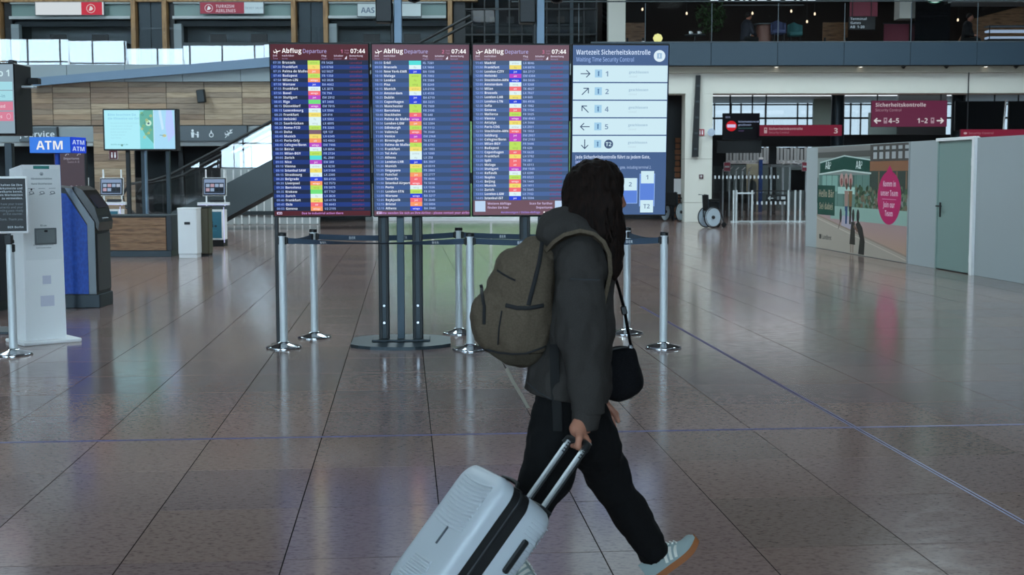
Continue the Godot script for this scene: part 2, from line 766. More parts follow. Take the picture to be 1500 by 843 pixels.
func make_materials() -> void:
	mt("white_metal", Color("#d5dadc"), 0.45)
	mt("cream", Color("#e4e1d6"), 0.7)
	mt("grey_panel", Color("#8f9a9e"), 0.5)
	mt("light_grey", Color("#b4babb"), 0.6)
	mt("parapet_blue", Color("#3a4c5a"), 0.45)
	mt("dark_grey", Color("#3a4246"), 0.55)
	mt("dark_sign", Color("#596268"), 0.5)
	mt("near_black", Color("#15181b"), 0.5)
	mt("black_gloss", Color("#0c0d10"), 0.22)
	mt("black_cloth", Color("#0f0f10"), 0.95)
	mt("steel_dark", Color("#27333a"), 0.42, 0.3)
	mt("mast_grey", Color("#6d8296"), 0.4, 0.2)
	mt("satin_aluminium", Color("#dde3e5"), 0.5, 0.35)
	mt("chrome", Color("#b9bcc0"), 0.12, 1.0)
	mt("belt", Color("#3b4d60"), 0.8)
	mt("print_white", Color("#d8dde2"), 0.7)
	mt("maroon", Color("#6d1f33"), 0.5)
	mt("aubergine", Color("#6e2c4b"), 0.5)
	mt("brown_wall", Color("#2b211b"), 0.8)
	mt("soffit", Color("#a39c8d"), 0.7)
	mt("stone_brown", Color("#8a5a3e"), 0.8)
	mt("pillar_blue", Color("#274a8c"), 0.5)
	mt("grass", Color("#46602f"), 0.95)
	mt("kerb", Color("#9fa39c"), 0.8)
	mt("plaster", Color("#9aa0a0"), 0.85)
	mt("ceiling_paint", Color("#7d8285"), 0.9)
	mt("grout", Color("#1c1918"), 1.0).metallic_specular = 0.0
	mt("hoarding", Color("#aeb6b8"), 0.75)
	mt("door_green", Color("#8ba39d"), 0.5)
	mt("bronze", Color("#5a5546"), 0.4, 0.5)
	mt("atm_blue", Color("#1f56c0"), 0.55)
	mt("atm_grey", Color("#7e868c"), 0.45, 0.3)
	mt("atm_dark", Color("#34383b"), 0.5)
	mt("kiosk_white", Color("#f6f7f7"), 0.4)
	mt("teal_panel", Color("#2f6a7d"), 0.5)
	mt("stair_blue", Color("#6c8196"), 0.4, 0.2)
	pane("clear_glass", Color(0.10, 0.14, 0.13), 0.03)
	pane("coated_glass", Color(0.05, 0.07, 0.07), 0.03).metallic_specular = 0.0
	pane("tinted_glass", Color(0.03, 0.05, 0.06), 0.76)
	pane("low_glare_glass", Color(0.02, 0.03, 0.03), 0.03).metallic_specular = 0.16
	pane("smoked_glass", Color(0.02, 0.03, 0.035), 0.55)
	# wood veneers: grain drawn out along x
	for k in 4:
		var c: Color = [Color("#a58a70"), Color("#93806d"), Color("#b09a80"), Color("#8c7460")][k]
		grained("wood_%d" % k, noise_tex(0.012, [[0.0, c.darkened(0.22)], [0.45, c], [0.6, c.lightened(0.06)], [1.0, c.darkened(0.1)]], 512, FastNoiseLite.TYPE_SIMPLEX_SMOOTH, false, 4, 10 + k), Vector3(0.16, 2.6, 0.16), Color.WHITE, 0.5)
	grained("walnut", noise_tex(0.012, [[0.0, Color("#5a3b24")], [0.4, Color("#8a6240")], [0.6, Color("#9c7350")], [1.0, Color("#6c4a2e")]], 512, FastNoiseLite.TYPE_SIMPLEX_SMOOTH, false, 4, 20), Vector3(0.25, 2.2, 0.25), Color.WHITE, 0.45)
	grained("post_wood", noise_tex(0.012, [[0.0, Color("#7c5d3d")], [0.5, Color("#a98458")], [1.0, Color("#8a6844")]], 256, FastNoiseLite.TYPE_SIMPLEX_SMOOTH, false, 3, 21), Vector3(2.0, 0.3, 2.0), Color.WHITE, 0.5)
	# floor stone: warm grey, mottled, with darker fossil specks; polished
	var rough := noise_tex(0.01, [[0.0, Color(0.125, 0.125, 0.125)], [0.5, Color(0.145, 0.145, 0.145)], [1.0, Color(0.175, 0.175, 0.175)]], 512, FastNoiseLite.TYPE_SIMPLEX, false, 4, 33)
	for k in 6:
		var base: Color = [Color("#917973"), Color("#8b7470"), Color("#957c75"), Color("#86716e"), Color("#927970"), Color("#89746b")][k]
		var m := grained("stone_%d" % k, noise_tex(0.035, [[0.0, base.darkened(0.34)], [0.22, base.darkened(0.10)], [0.42, base], [0.62, base.lightened(0.05)], [1.0, base.darkened(0.10)]], 512, FastNoiseLite.TYPE_SIMPLEX, false, 5, 40 + k), Vector3(0.9, 0.9, 1.6), Color.WHITE, 1.0)
		m.roughness_texture = rough
		m.uv1_offset = Vector3(0.13 * k, 0, 0.29 * k)
		m.metallic_specular = 0.5


# ---------------------------------------------------------------- shell
func build_shell() -> void:
	var pl := mt("plaster")
	wall("wall_left", -45.4, -45, 0, 13, -60, 20, pl)
	wall("wall_right", 32, 32.4, 0, 13, -60, 20, pl)
	# ceiling in three pieces, open above the planted court behind the middle
	wall("ceiling", -45.4, 32.4, 13, 13.4, -47.2, 20.4, mt("ceiling_paint"))
	wall("ceiling", -45.4, -4.6, 13, 13.4, -60.4, -47.2, mt("ceiling_paint"))
	wall("ceiling", 3.2, 32.4, 13, 13.4, -60.4, -47.2, mt("ceiling_paint"))
	# the entrance front behind the camera: piers and bands round three groups of windows
	var zf := 20.0
	var cuts := [[-42.0, -17.2, 8.2, 11.6], [-24.0, -14.0, 2.0, 5.4], [-6.0, 9.0, 4.0, 9.6]]
	front_wall(zf, cuts, pl)
	for c in cuts:
		var w := thing("window_front", "tall glazed opening in the entrance front behind the viewer", "window", Vector3((c[0] + c[1]) / 2, c[2], zf), 0.0, "glazing of the entrance front")
		w.set_meta("kind", "structure")
		var x: float = c[0]
		while x <= c[1] + 0.01:
			blk("mullion", x - 0.05, x + 0.05, c[2], c[3], zf + 0.1, zf + 0.25, mt("dark_grey"), w)
			x += 2.48
		blk("transom", c[0], c[1], (c[2] + c[3]) / 2 - 0.05, (c[2] + c[3]) / 2 + 0.05, zf + 0.1, zf + 0.25, mt("dark_grey"), w)
	# far wall; to the right a band of dark solar glass lets the sky through
	wall("wall_back", -45.4, -4.6, 0, 13, -60.4, -60, pl)
	wall("wall_back", 3.2, 8.6, 0, 13, -60.4, -60, pl)
	wall("wall_back", 8.6, 32.4, 0, 2.7, -60.4, -60, mt("near_black"))
	wall("wall_back", 8.6, 32.4, 4.75, 13, -60.4, -60, pl)
	var g := thing("window_back", "band of tinted windows above the security gates", "window", Vector3(12, 2.7, -60))
	g.set_meta("kind", "structure")
	for i in 10:
		blk("glass_pane", 8.6 + i * 2.35, 8.6 + (i + 1) * 2.35, 2.7, 4.75, -60.12, -60.10, mt("tinted_glass"), g, 0.0)
	for x in [9.15, 9.9, 10.35, 11.45, 12.9, 13.35, 13.9, 15.3, 15.75, 16.6, 18.5, 20.4]:
		blk("mullion", x - 0.025, x + 0.025, 2.7, 4.75, -60.08, -59.95, mt("near_black"), g)
	blk("transom", 8.6, 32, 3.98, 4.06, -60.08, -59.92, mt("near_black"), g)
	blk("transom", 8.6, 32, 4.6, 4.66, -60.08, -59.92, mt("near_black"), g)
	# planted court in the middle
	wall("wall_court_left", -4.9, -4.6, 0, 4.42, -60, -44.2, pl)
	wall("wall_court_left", -4.9, -4.6, 4.42, 13, -60, -47.2, pl)
	wall("wall_court_right", 3.2, 3.5, 0, 4.42, -60, -44.2, pl)
	wall("wall_court_right", 3.2, 3.5, 4.42, 13, -60, -47.2, pl)
	wall("wall_court_back", -4.9, 3.5, 0, 13, -60.4, -60, pl)
	wall("wall_court_front", -4.9, 3.5, 3.3, 4.42, -44.3, -44, mt("brown_wall"))
	wall("wall_court_front", -4.9, 3.5, 4.9, 13, -47.5, -47.2, mt("brown_wall"))
	var lawn := wall("ground", -4.6, 3.2, -0.3, 0.06, -60, -44.3, mt("grass"))
	lawn.name = "ground"
	var bank := MB.new()
	bank.t = Transform3D(Basis(Vector3.UP, PI / 2), Vector3(-4.6, 0, 0))
	bank.prism(PackedVector2Array([Vector2(47, 0.05), Vector2(59.9, 0.05), Vector2(59.9, 4.2), Vector2(54, 2.6)]), 0, 7.8)
	var bk := put("ground_bank", bank.mesh(), mt("grass"))
	bk.set_meta("kind", "structure")
	var cw := thing("window_court", "low clear window looking out on the lawn under the information board", "window", Vector3(-0.7, 0, -44))
	cw.set_meta("kind", "structure")
	for i in 4:
		blk("glass_pane", -4.6 + i * 1.95, -4.6 + (i + 1) * 1.95 - 0.05, 0.12, 3.3, -44.08, -44.06, mt("coated_glass"), cw, 0.0)
		blk("mullion", -4.63 + i * 1.95, -4.57 + i * 1.95, 0.0, 3.3, -44.12, -43.98, mt("white_metal"), cw)
	blk("sill", -4.6, 3.2, 0.0, 0.12, -44.15, -43.9, mt("white_metal"), cw)


func front_wall(z: float, cuts: Array, m: Material) -> void:
	var xs := [-45.4, 32.4]
	for c in cuts:
		xs.append_array([c[0], c[1]])
	xs.sort()
	for i in xs.size() - 1:
		var a: float = xs[i]
		var b: float = xs[i + 1]
		if b - a < 0.01:
			continue
		var holes := cuts.filter(func(c): return c[0] <= a + 0.01 and c[1] >= b - 0.01)
		holes.sort_custom(func(p, q): return p[2] < q[2])
		var y := 0.0
		for hh in holes:
			wall("wall_front", a, b, y, hh[2], z, z + 0.4, m)
			y = hh[3]
		wall("wall_front", a, b, y, 13, z, z + 0.4, m)


# ---------------------------------------------------------------- floor
func build_floor() -> void:
	var fl := wall("floor", -45, 32, -0.3, -0.002, -60, 20, mt("grout"))
	var yaw := -0.0813
	var c := cos(yaw)
	var s := sin(yaw)
	var u0 := 0.1536
	var a := 0.6642
	var v0 := 5.4152
	var b := 0.8542
	var gap := 0.0028
	var shapes := []
	for k in 1:
		var mb := MB.new()
		mb.box(Vector3(0, -0.0045, 0), Vector3(a - gap * 2, 0.009, b - gap * 3.0), 0.0002)
		shapes.append(mb.mesh())
	var rest := []
	for k in 6:
		rest.append(MB.new())
	var own := 0
	for j in range(-32, 78):
		for i in range(-80, 70):
			var u := u0 + a * (i + 0.5)
			var v := v0 + b * (j + 0.5)
			# u = c x - s z', v = s x + c z', z' forward
			var x := c * u + s * v
			var f := -s * u + c * v
			if x < -44.4 or x > 31.4 or f > 59.4 or f < -19.4:
				continue
			var h: int = absi(hash(Vector2i(i, j))) % 6
			var near: bool = f > 4.2 and f < 16.2 and absf(x) < f * 0.39 + 0.55
			if near and own < 290:
				own += 1
				var o := put("tile", shapes[0], mt("stone_%d" % h), fl, Vector3(x, 0.153, -f) , Vector3(0, yaw * -1.0, 0))
				o.position -= fl.position + Vector3(0, 0.153, 0)
			elif absf(x) < absf(f) * 0.5 + 4.0 or f < 6:
				var mb: MB = rest[h]
				mb.t = Transform3D(Basis(Vector3.UP, -yaw), Vector3(x, 0, -f) - fl.position)
				var q := Vector3(a / 2 - gap, 0, 0)
				var r := Vector3(0, 0, b / 2 - gap)
				mb.quad(-q + r, q + r, q - r, -q - r)
				var dn := Vector3(0, -0.006, 0)
				mb.quad(-q + r + dn, q + r + dn, q + r, -q + r)
				mb.quad(q + r + dn, q - r + dn, q - r, q + r)
	for k in 6:
		var o := put("tile_field", rest[k].mesh(), mt("stone_%d" % k), fl)
		o.set_meta("kind", "stuff")
	# violet inlay lines laid in two of the joints
	var vio := mt("violet_inlay", Color("#565082"), 0.35)
	for k in 2:
		var o := MB.new()
		for d in [-0.011, 0.011]:
			var uu: float = u0 + a * 4 + d
			var vv: float = v0 + b * 3 + d
			var w0 := Vector2(-11.0, vv) if k == 0 else Vector2(uu, 4.0)
			var w1 := Vector2(11.0, vv) if k == 0 else Vector2(uu, 15.5)
			var mid := (w0 + w1) * 0.5
			o.t = Transform3D(Basis(Vector3.UP, -yaw), Vector3(c * mid.x + s * mid.y, 0, s * mid.x - c * mid.y) - fl.position)
			var len := (w1 - w0).length()
			o.box(Vector3(0, 0.0003, 0), Vector3(len, 0.002, 0.012) if k == 0 else Vector3(0.012, 0.002, len), 0.0)
		put("inlay_line", o.mesh(), vio, fl)
# ---------------------------------------------------------------- left: upper gallery, timber band, recess below
func build_left_gallery() -> void:
	wall("floor_gallery", -45, -4.6, 4.42, 4.9, -60, -41.05, mt("dark_grey"))
	wall("floor_gallery", -4.6, 3.3, 4.42, 4.9, -47.5, -41.05, mt("dark_grey"))
	# grey fascia panels along the gallery edge
	var fa := wall("trim_fascia", -45, 3.3, 4.40, 4.93, -41.05, -41.0, mt("dark_grey"))
	for i in 26:
		var x0 := -13.664 - 1.78 * 8 + i * 1.78
		if x0 + 1.76 > 3.3 or x0 < -44:
			continue
		blk("fascia_panel", x0, x0 + 1.765, 4.405, 4.925, -41.0, -40.97, mt("grey_panel"), fa, 0.004)
	# timber band of planked panels
	var tw := wall("wall_timber", -45, -4.6, 3.06, 4.42, -41.4, -41.14, mt("near_black"))
	for i in range(-3, 14):
		var x0 := -14.185 + 1.17 * i
		if x0 + 1.19 > -4.6:
			break
		for r in 2:
			var st := []
			for k in 3:
				st.append(MB.new())
			for q in 4:
				var y0 := 3.08 + r * 0.67 + q * 0.1675
				var mb: MB = st[(absi(hash(Vector3i(i, r, q))) % 3)]
				mb.box(Vector3(x0 + 0.595, y0 + 0.082, -41.12), Vector3(1.155, 0.160, 0.03), 0.003)
			for k in 3:
				if st[k].v.size():
					put("wood_panel", st[k].mesh(), mt("wood_%d" % ((k + i + r) & 3)), tw, -tw.position)
	# signage band below the timber
	var sb := wall("trim_band", -45, -4.6, 2.44, 3.06, -41.4, -41.16, mt("light_grey"))
	blk("band_panel", -45, -4.6, 2.56, 3.0, -41.16, -41.13, mt("grey_panel"), sb)
	var pic := Pn.new(640, 128, Color("#596268"))
	var w := Color("#e6ecee")
	for k in 5:
		var x := 40.0 + k * 140.0
		if k == 0 or k == 1:
			pic.ell(x, 40, 11, 11, w)
			pic.poly([Vector2(x - 14, 54), Vector2(x + 14, 54), Vector2(x + 10, 100), Vector2(x - 10, 100)], w)
			if k == 1:
				pic.ell(x + 44, 56, 8, 8, w)
				pic.poly([Vector2(x + 34, 66), Vector2(x + 54, 66), Vector2(x + 50, 100), Vector2(x + 38, 100)], w)
				pic.line(Vector2(x + 10, 66), Vector2(x + 34, 74), 6, w)
		elif k == 2:
			pic.ell(x + 20, 78, 20, 20, w, 7)
			pic.poly([Vector2(x + 20, 34), Vector2(x + 28, 58), Vector2(x + 12, 58)], w)
		elif k == 3:
			pic.plane(x + 30, 66, 28, w)
			pic.line(Vector2(x, 100), Vector2(x + 60, 32), 6, w)
			pic.ell(x + 46, 40, 8, 8, w)
	var ic := thing("pictogram_sign", "long grey hanging sign with white travel pictograms under the timber band", "sign", Vector3(-9.356, 2.588, -41.06))
	lb("panel", Vector3(0, 0.235, 0), Vector3(2.36, 0.47, 0.06), mt("dark_sign"), ic)
	put("print", sheet(2.3, 0.46), printed("icons_print", pic), ic, Vector3(0, 0.235, 0.032))
	lb("end_cap", Vector3(1.19, 0.235, 0.0), Vector3(0.03, 0.50, 0.08), mt("near_black"), ic)
	# recess below, its back wall and the timber pier
	wall("wall_recess", -45, -4.6, 0, 4.42, -46.3, -46, mt("dark_grey"))
	var pier := wall("trim_pier", -12.977, -11.685, 0, 3.06, -41.8, -41.15, mt("near_black"))
	for q in 14:
		blk("plank", -12.956, -11.707, 0.02 + q * 0.217, 0.23 + q * 0.217, -41.15, -41.12, mt("wood_%d" % [0, 3, 0, 2][q & 3]), pier, 0.004)
	wall("trim_recess_post", -10.807, -10.652, 0, 3.06, -43.2, -43, mt("near_black"))
	# pale wall under the flight of the escalator, with thin upright ribs
	var uw := wall("wall_low", -9.037, -5.994, 0, 1.75, -41.3, -41.1, mt("light_grey"))
	for i in 13:
		var x := -8.868 + i * 0.235
		blk("rib", x - 0.02, x + 0.02, 0.02, 1.7, -41.1, -41.05, mt("white_metal"), uw)
	wall("baseboard_low", -9.037, -5.994, 0.3, 0.42, -41.08, -41.04, mt("dark_grey"))
	# glass balustrade: each pane hangs a little differently, as real ones do
	var bal := thing("glass_balustrade", "glass balustrade along the upper left gallery, mirroring bright windows", "balustrade", Vector3(-12, 4.93, -41.02))
	bal.set_meta("kind", "structure")
	var edges := [-30.0, -27.4, -24.8, -22.2, -19.6, -17.2, -15.376, -13.601, -11.826, -10.094, -7.6, -5.91, -4.22, -2.318, -0.416, 2.4]
	var tilt := [0.0, 0.002, -0.003, 0.001, 0.0, 0.002, 0.0018, 0.0008, -0.004, -0.0022, -0.0015, -0.004, 0.006, -0.003, 0.002, 0.0]
	for i in edges.size() - 1:
		var x0: float = edges[i]
		var x1: float = edges[i + 1]
		lb("glass_pane", Vector3((x0 + x1) / 2 + 12, 0.56, 0), Vector3(x1 - x0 - 0.012, 1.12, 0.02), mt("clear_glass"), bal, 0.0, Vector3(tilt[i], 0, 0))
		lb("clamp", Vector3(x0 + 12, 0.06, 0.02), Vector3(0.06, 0.12, 0.05), mt("satin_aluminium"), bal)
	# a long sloping stringer of blue-grey steel that passes in front of the gallery edge
	var sl := MB.new()
	sl.prism(PackedVector2Array([Vector2(-14.67, 4.264), Vector2(-7.353, 4.843), Vector2(-5.881, 4.967), Vector2(-5.881, 5.235), Vector2(-7.353, 5.132), Vector2(-14.67, 4.512)]), -40.96, -40.8)
	tag(put("stair_stringer", sl.mesh(), mt("stair_blue")), "long blue-grey sloping steel stringer crossing the gallery edge", "stair stringer")
	# the row of counters upstairs
	upper_counters()
	var sp := thing("wall_speaker", "small black loudspeaker tilted on the timber wall", "speaker", Vector3(-9.521, 3.751, -40.86))
	lb("cabinet", Vector3(0, 0.2, 0.02), Vector3(0.24, 0.40, 0.22), mt("near_black"), sp, 0.02, Vector3(0.12, 0, 0.09))
	lb("bracket", Vector3(0, 0.2, -0.13), Vector3(0.08, 0.1, 0.14), mt("near_black"), sp)
	lb("grille", Vector3(0.0, 0.2, 0.133), Vector3(0.20, 0.35, 0.01), mt("dark_grey"), sp, 0.003, Vector3(0.12, 0, 0.09))


func upper_counters() -> void:
	var z := -45.0
	wall("wall_upper_back", -45, -4.6, 4.9, 13, -48.4, -48, mt("dark_grey"))
	wall("trim_lintel", -20.168, -1.137, 7.332, 7.332 + 1.2, -45.3, -44.9, mt("post_wood"))
	wall("trim_upper_left_panel", -40, -17.85, 4.9, 8.0, -45.6, -45.2, mt("near_black"))
	var posts := [-17.2, -12.678, -11.635, -7.31, -6.231, -2.062]
	for x in posts:
		wall("trim_post", x - 0.075, x + 0.075, 4.9, 7.45, -45.2, -44.8, mt("post_wood"))
	# dark leaves between the posts
	for r in [[-12.562, -11.728], [-7.182, -6.324], [-18.313, -17.293], [-17.084, -16.829], [-11.542, -11.357], [-1.947, -1.556]]:
		var d := wall("trim_dark_panel", r[0], r[1], 4.9, 7.45, -45.3, -45.1, mt("near_black"))
		if r[1] - r[0] > 0.6:
			var m: float = (r[0] + r[1]) / 2
			blk("panel_leaf", r[0] + 0.02, m - 0.01, 4.95, 7.4, -45.1, -45.07, mt("steel_dark"), d)
			blk("panel_leaf", m + 0.01, r[1] - 0.02, 4.95, 7.4, -45.1, -45.07, mt("steel_dark"), d)
	var bays := [[-16.829, -12.771], [-11.357, -7.391], [-6.139, -2.196]]
	for i in 3:
		var x0: float = bays[i][0]
		var x1: float = bays[i][1]
		var at := ["left", "middle", "right"][i] as String
		var o := thing("service_counter", ["ticket counter bay behind the white and red sign upstairs", "ticket counter bay under the dark red lettered sign upstairs", "ticket counter bay under the grey three-letter sign upstairs"][i], "counter", Vector3((x0 + x1) / 2, 4.9, z), 0.0, "")
		var hw := (x1 - x0) / 2
		lb("header_glass", Vector3(0, 7.084 - 4.9, -0.1), Vector3(x1 - x0, 0.466, 0.05), mt("header_teal", Color("#6f8884"), 0.3), o)
		lb("header_rail", Vector3(0, 7.299 - 4.9, 0.0), Vector3(x1 - x0, 0.05, 0.12), mt("light_grey"), o)
		lb("ledge", Vector3(0, 6.801 - 4.9, 0.05), Vector3(x1 - x0, 0.093, 0.3), mt("light_grey"), o)
		lb("shutter_box", Vector3(0, 6.654 - 4.9, -0.5), Vector3(x1 - x0, 0.186, 0.3), mt("dark_grey"), o)
		lb("jamb", Vector3(-hw + 0.13, 0.85, -0.1), Vector3(0.26, 1.7, 0.3), mt("grey_panel"), o)
		lb("desk", Vector3(0, 0.55, -0.4), Vector3(x1 - x0 - 0.5, 1.1, 0.6), mt("dark_grey"), o)
		lb("back_panel", Vector3(0, 1.0, -1.9), Vector3(x1 - x0, 2.0, 0.05), mt("grey_panel"), o)
		lb("monitor", Vector3(hw * 0.4, 1.25, -0.45), Vector3(0.55, 0.32, 0.05), mt("near_black"), o)
		lb("monitor", Vector3(-hw * 0.3, 1.25, -0.45), Vector3(0.55, 0.32, 0.05), mt("near_black"), o)
	# dark glazed shopfront between the counters and the café
	var sf := thing("glazed_shopfront", "dark glazed shopfront with slim frames above the third lit board", "shopfront", Vector3(0, 4.9, -45.2))
	for k in 12:
		var x: float = -1.75 + k * 0.42
		lb("mullion", Vector3(x, 1.5, 0), Vector3(0.05 if k % 3 else 0.12, 3.0, 0.08), mt("near_black" if k % 3 else "steel_dark"), sf)
		if k < 11:
			lb("glass_pane", Vector3(x + 0.21, 1.5, -0.02), Vector3(0.38, 2.96, 0.012), mt("smoked_glass"), sf, 0.0)
	for y in [0.06, 1.35, 2.2, 2.96]:
		lb("transom", Vector3(0.56, y, 0.01), Vector3(4.7, 0.06, 0.08), mt("near_black"), sf)
	for k in 3:
		lb("shelf", Vector3(0.6, 0.9 + k * 0.45, -1.0), Vector3(4.2, 0.04, 0.4), mt("dark_grey"), sf)
		for i in 7:
			lb("display_box", Vector3(-1.2 + i * 0.58 + 0.1 * (k % 2), 1.04 + k * 0.45, -0.95), Vector3(0.26, 0.22, 0.2), mt(["light_grey", "stone_brown", "pillar_blue", "wood_2"][(i + k) % 4]), sf)
	# the signs
	var p := Pn.new(490, 90, Color("#e9f2f6"))
	p.rect(330, 0, 150, 90, Color("#d5344a"))
	bird(p, 398, 45, 32)
	airline_sign("white and red lit airline sign, left of the two with a bird roundel", -14.746, 7.082, 2.271, 0.417, p, 0.75)
	p = Pn.new(460, 85, Color("#a62a40"))
	bird(p, 62, 44, 30)
	p.text(112, 42, 33, "TURKISH", Color("#e9c9cd"), true)
	p.text(112, 76, 33, "AIRLINES", Color("#e9c9cd"), true)
	p.rect(320, 0, 140, 85, Color("#c9d5d8"))
	p.text(390, 52, 22, "TICKET SALES", Color("#8a9aa4"), false, 1)
	airline_sign("dark red lettered airline sign with a white end, hung over the middle counter", -9.332, 7.093, 2.109, 0.371, p, 0.0)
	p = Pn.new(460, 90, Color("#c6cfcf"))
	p.text(24, 66, 56, "AAS", Color("#5f7086"), true)
	p.rect(140, 34, 60, 5, Color("#9aa8ae"))
	p.rect(140, 48, 60, 5, Color("#9aa8ae"))
	airline_sign("pale grey sign with three blue-grey letters over the right counter", -4.08, 7.014, 2.109, 0.406, p, 0.0)


func bird(p: Pn, x: float, y: float, r: float) -> void:
	p.ell(x, y, r, r, Color("#f2dede"), r * 0.14)
	p.poly([Vector2(x - r * 0.45, y + r * 0.5), Vector2(x - r * 0.1, y - r * 0.6), Vector2(x + r * 0.25, y - r * 0.35), Vector2(x + r * 0.6, y + r * 0.1), Vector2(x + r * 0.1, y + r * 0.45)], Color("#f7eded"))


func airline_sign(label: String, x: float, y: float, w: float, h: float, p: Pn, lit: float) -> void:
	var o := thing("airline_sign", label, "sign", Vector3(x, y - h / 2, -44.72))
	lb("case", Vector3(0, h / 2, 0), Vector3(w + 0.04, h + 0.04, 0.10), mt("dark_sign"), o)
	put("print", sheet(w, h), printed(label, p, lit), o, Vector3(0, h / 2, 0.053))
	lb("bracket", Vector3(0, h / 2, -0.2), Vector3(w * 0.5, 0.06, 0.32), mt("dark_grey"), o)


# ---------------------------------------------------------------- right: café gallery, parapet, beam, column
func build_right_gallery() -> void:
	wall("floor_cafe", 2.6, 32, 4.78, 4.98, -60, -42.6, mt("dark_grey"))
	wall("trim_soffit", 2.5, 32, 4.745, 4.947, -42.55, -42.3, mt("soffit"))
	wall("ceiling_cafe", 3.2, 32, 8.2, 8.4, -60, -41, mt("near_black"))
	var par := wall("trim_parapet", 2.5, 32, 4.947, 5.67, -42.2, -42.1, mt("near_black"))
	for i in 16:
		var x0 := 4.216 - 2.09 + i * 2.095 - 0.02
		blk("parapet_panel", maxf(2.5, x0), x0 + 2.08, 4.955, 5.666, -42.1, -42.07, mt("parapet_blue"), par, 0.004)
	blk("capping", 2.5, 32, 5.67, 5.702, -42.25, -42.06, mt("dark_sign"), par)
	var gb := thing("glass_screen", "tall glass screen standing on the blue-grey café parapet", "glass screen", Vector3(10, 5.702, -42.16))
	gb.set_meta("kind", "structure")
	for i in 15:
		var x0 := 4.216 - 2.095 + i * 2.095 - 10.0
		lb("glass_pane", Vector3(x0 + 1.045, 0.62, 0), Vector3(2.075, 1.25, 0.02), mt("low_glare_glass"), gb, 0.0, Vector3([0.0, 0.05, -0.01, 0.02, 0.0][i % 5] * 0.05, 0, 0))
		lb("joint", Vector3(x0, 0.6, 0.0), Vector3(0.02, 1.2, 0.024), mt("dark_sign"), gb, 0.0)
	lb("handrail", Vector3(5, 1.26, 0), Vector3(30, 0.04, 0.06), mt("dark_grey"), gb)
	wall("trim_beam", 3.2, 32, 4.10, 4.752, -43.4, -42.5, mt("cream"))
	wall("ceiling_gate_hall", 3.5, 32, 4.70, 4.76, -60, -43.4, mt("light_grey"))
	# small downlights and a few dark sprinkler roses in the soffit
	for q in [[1133, true, "above the long red sign"], [1255, true, "just left of the aubergine sign"], [1436, true, "above the wide dark monitor"], [1317, false, "left one over the aubergine sign"], [1379, false, "right one over the aubergine sign"], [1480, false, "at the right edge"]]:
		var x: float = (q[0] - 750.0) * 42.3 / 1933.0
		var lit: bool = q[1]
		var o := thing("soffit_spot" if lit else "soffit_camera", ("small round downlight" if lit else "small dark dome camera") + " in the strip under the parapet, " + q[2], "downlight" if lit else "camera", Vector3(x, 4.922, -42.22), 0.0, "round downlights in the soffit" if lit else "dark domes in the soffit")
		put("ring", turned([Vector2(0.0, 0.004), Vector2(0.075, 0.004), Vector2(0.075, 0.004), Vector2(0.085, -0.012), Vector2(0.06, -0.016), Vector2(0.06, -0.016), Vector2(0.0, -0.012)], 16), mt("white_metal" if lit else "near_black"), o)
		if lit:
			put("lamp_disc", turned([Vector2(0.0, -0.020), Vector2(0.055, -0.020), Vector2(0.055, -0.012), Vector2(0.0, -0.010)], 16), glow("downlight_glow", Color(1.0, 0.97, 0.9), 2.2), o)
			var l := SpotLight3D.new()
			l.name = "beam"
			l.position = Vector3(0, -0.05, 0)
			l.rotation.x = -PI / 2
			l.light_energy = 0.12
			l.spot_angle = 50
			l.spot_range = 30
			l.light_size = 0.3
			l.shadow_enabled = true
			o.add_child(l)
		else:
			put("dome", turned([Vector2(0.0, -0.07), Vector2(0.035, -0.06), Vector2(0.055, -0.02), Vector2(0.055, 0.0)], 14), mt("black_gloss"), o)
	# the big cream column with its dark sloping banner rail
	var col := wall("trim_column", 5.548, 6.425, 0, 4.10, -43.4, -42.5, mt("cream"))
	blk("joint_band", 5.548 - 0.004, 6.425 + 0.004, 0.62, 0.635, -43.4, -42.495, mt("soffit"), col, 0.0)
	blk("joint_band", 5.548 - 0.004, 6.425 + 0.004, 2.02, 2.03, -43.4, -42.495, mt("soffit"), col, 0.0)
	wall("trim_column", 3.182, 3.749, 4.98, 8.2, -44.6, -44, mt("cream"))
	wall("trim_column", 12.752, 13.273, 6.63, 8.2, -44.6, -44, mt("cream"))
	wall("trim_banner", 13.153, 14.299, 4.98, 8.2, -44, -43.6, mt("black_gloss"))
	var ro := thing("banner_pole", "long dark flat pole leaning on the cream column", "pole", Vector3(5.817, 2.088, -42.42))
	var rb := MB.new()
	rb.prism(PackedVector2Array([Vector2(-0.06, 0), Vector2(0.15, 0), Vector2(0.19, 2.582), Vector2(0.05, 2.582)]), -0.06, 0.06)
	put("bar", rb.mesh(), mt("near_black"), ro)
	for i in 5:
		lb("bracket", Vector3(0.055 + i * 0.014, 0.25 + i * 0.5, 0.065), Vector3(0.10, 0.06, 0.02), mt("dark_grey"), ro)
	small_sign("red square fire sign with white figures on the cream column", Vector3(6.057, 2.87, -42.48), 0.22, Color("#b03a42"), 0)
	small_sign("small brown square sign with a white mark low on the column", Vector3(6.073, 1.456, -42.48), 0.15, Color("#5a3a3c"), 1)
	var al := thing("alarm_lamp", "round pale blue alarm lamp at the column edge", "lamp", Vector3(6.373, 2.868, -42.4))
	put("lamp_globe", turned([Vector2(0, -0.13), Vector2(0.09, -0.09), Vector2(0.13, 0), Vector2(0.09, 0.09), Vector2(0, 0.13)], 14), glow("alarm_glow", Color(0.75, 0.88, 1.0), 0.55), al)
	lb("base", Vector3(0, 0, -0.12), Vector3(0.08, 0.08, 0.1), mt("white_metal"), al)
	cafe()


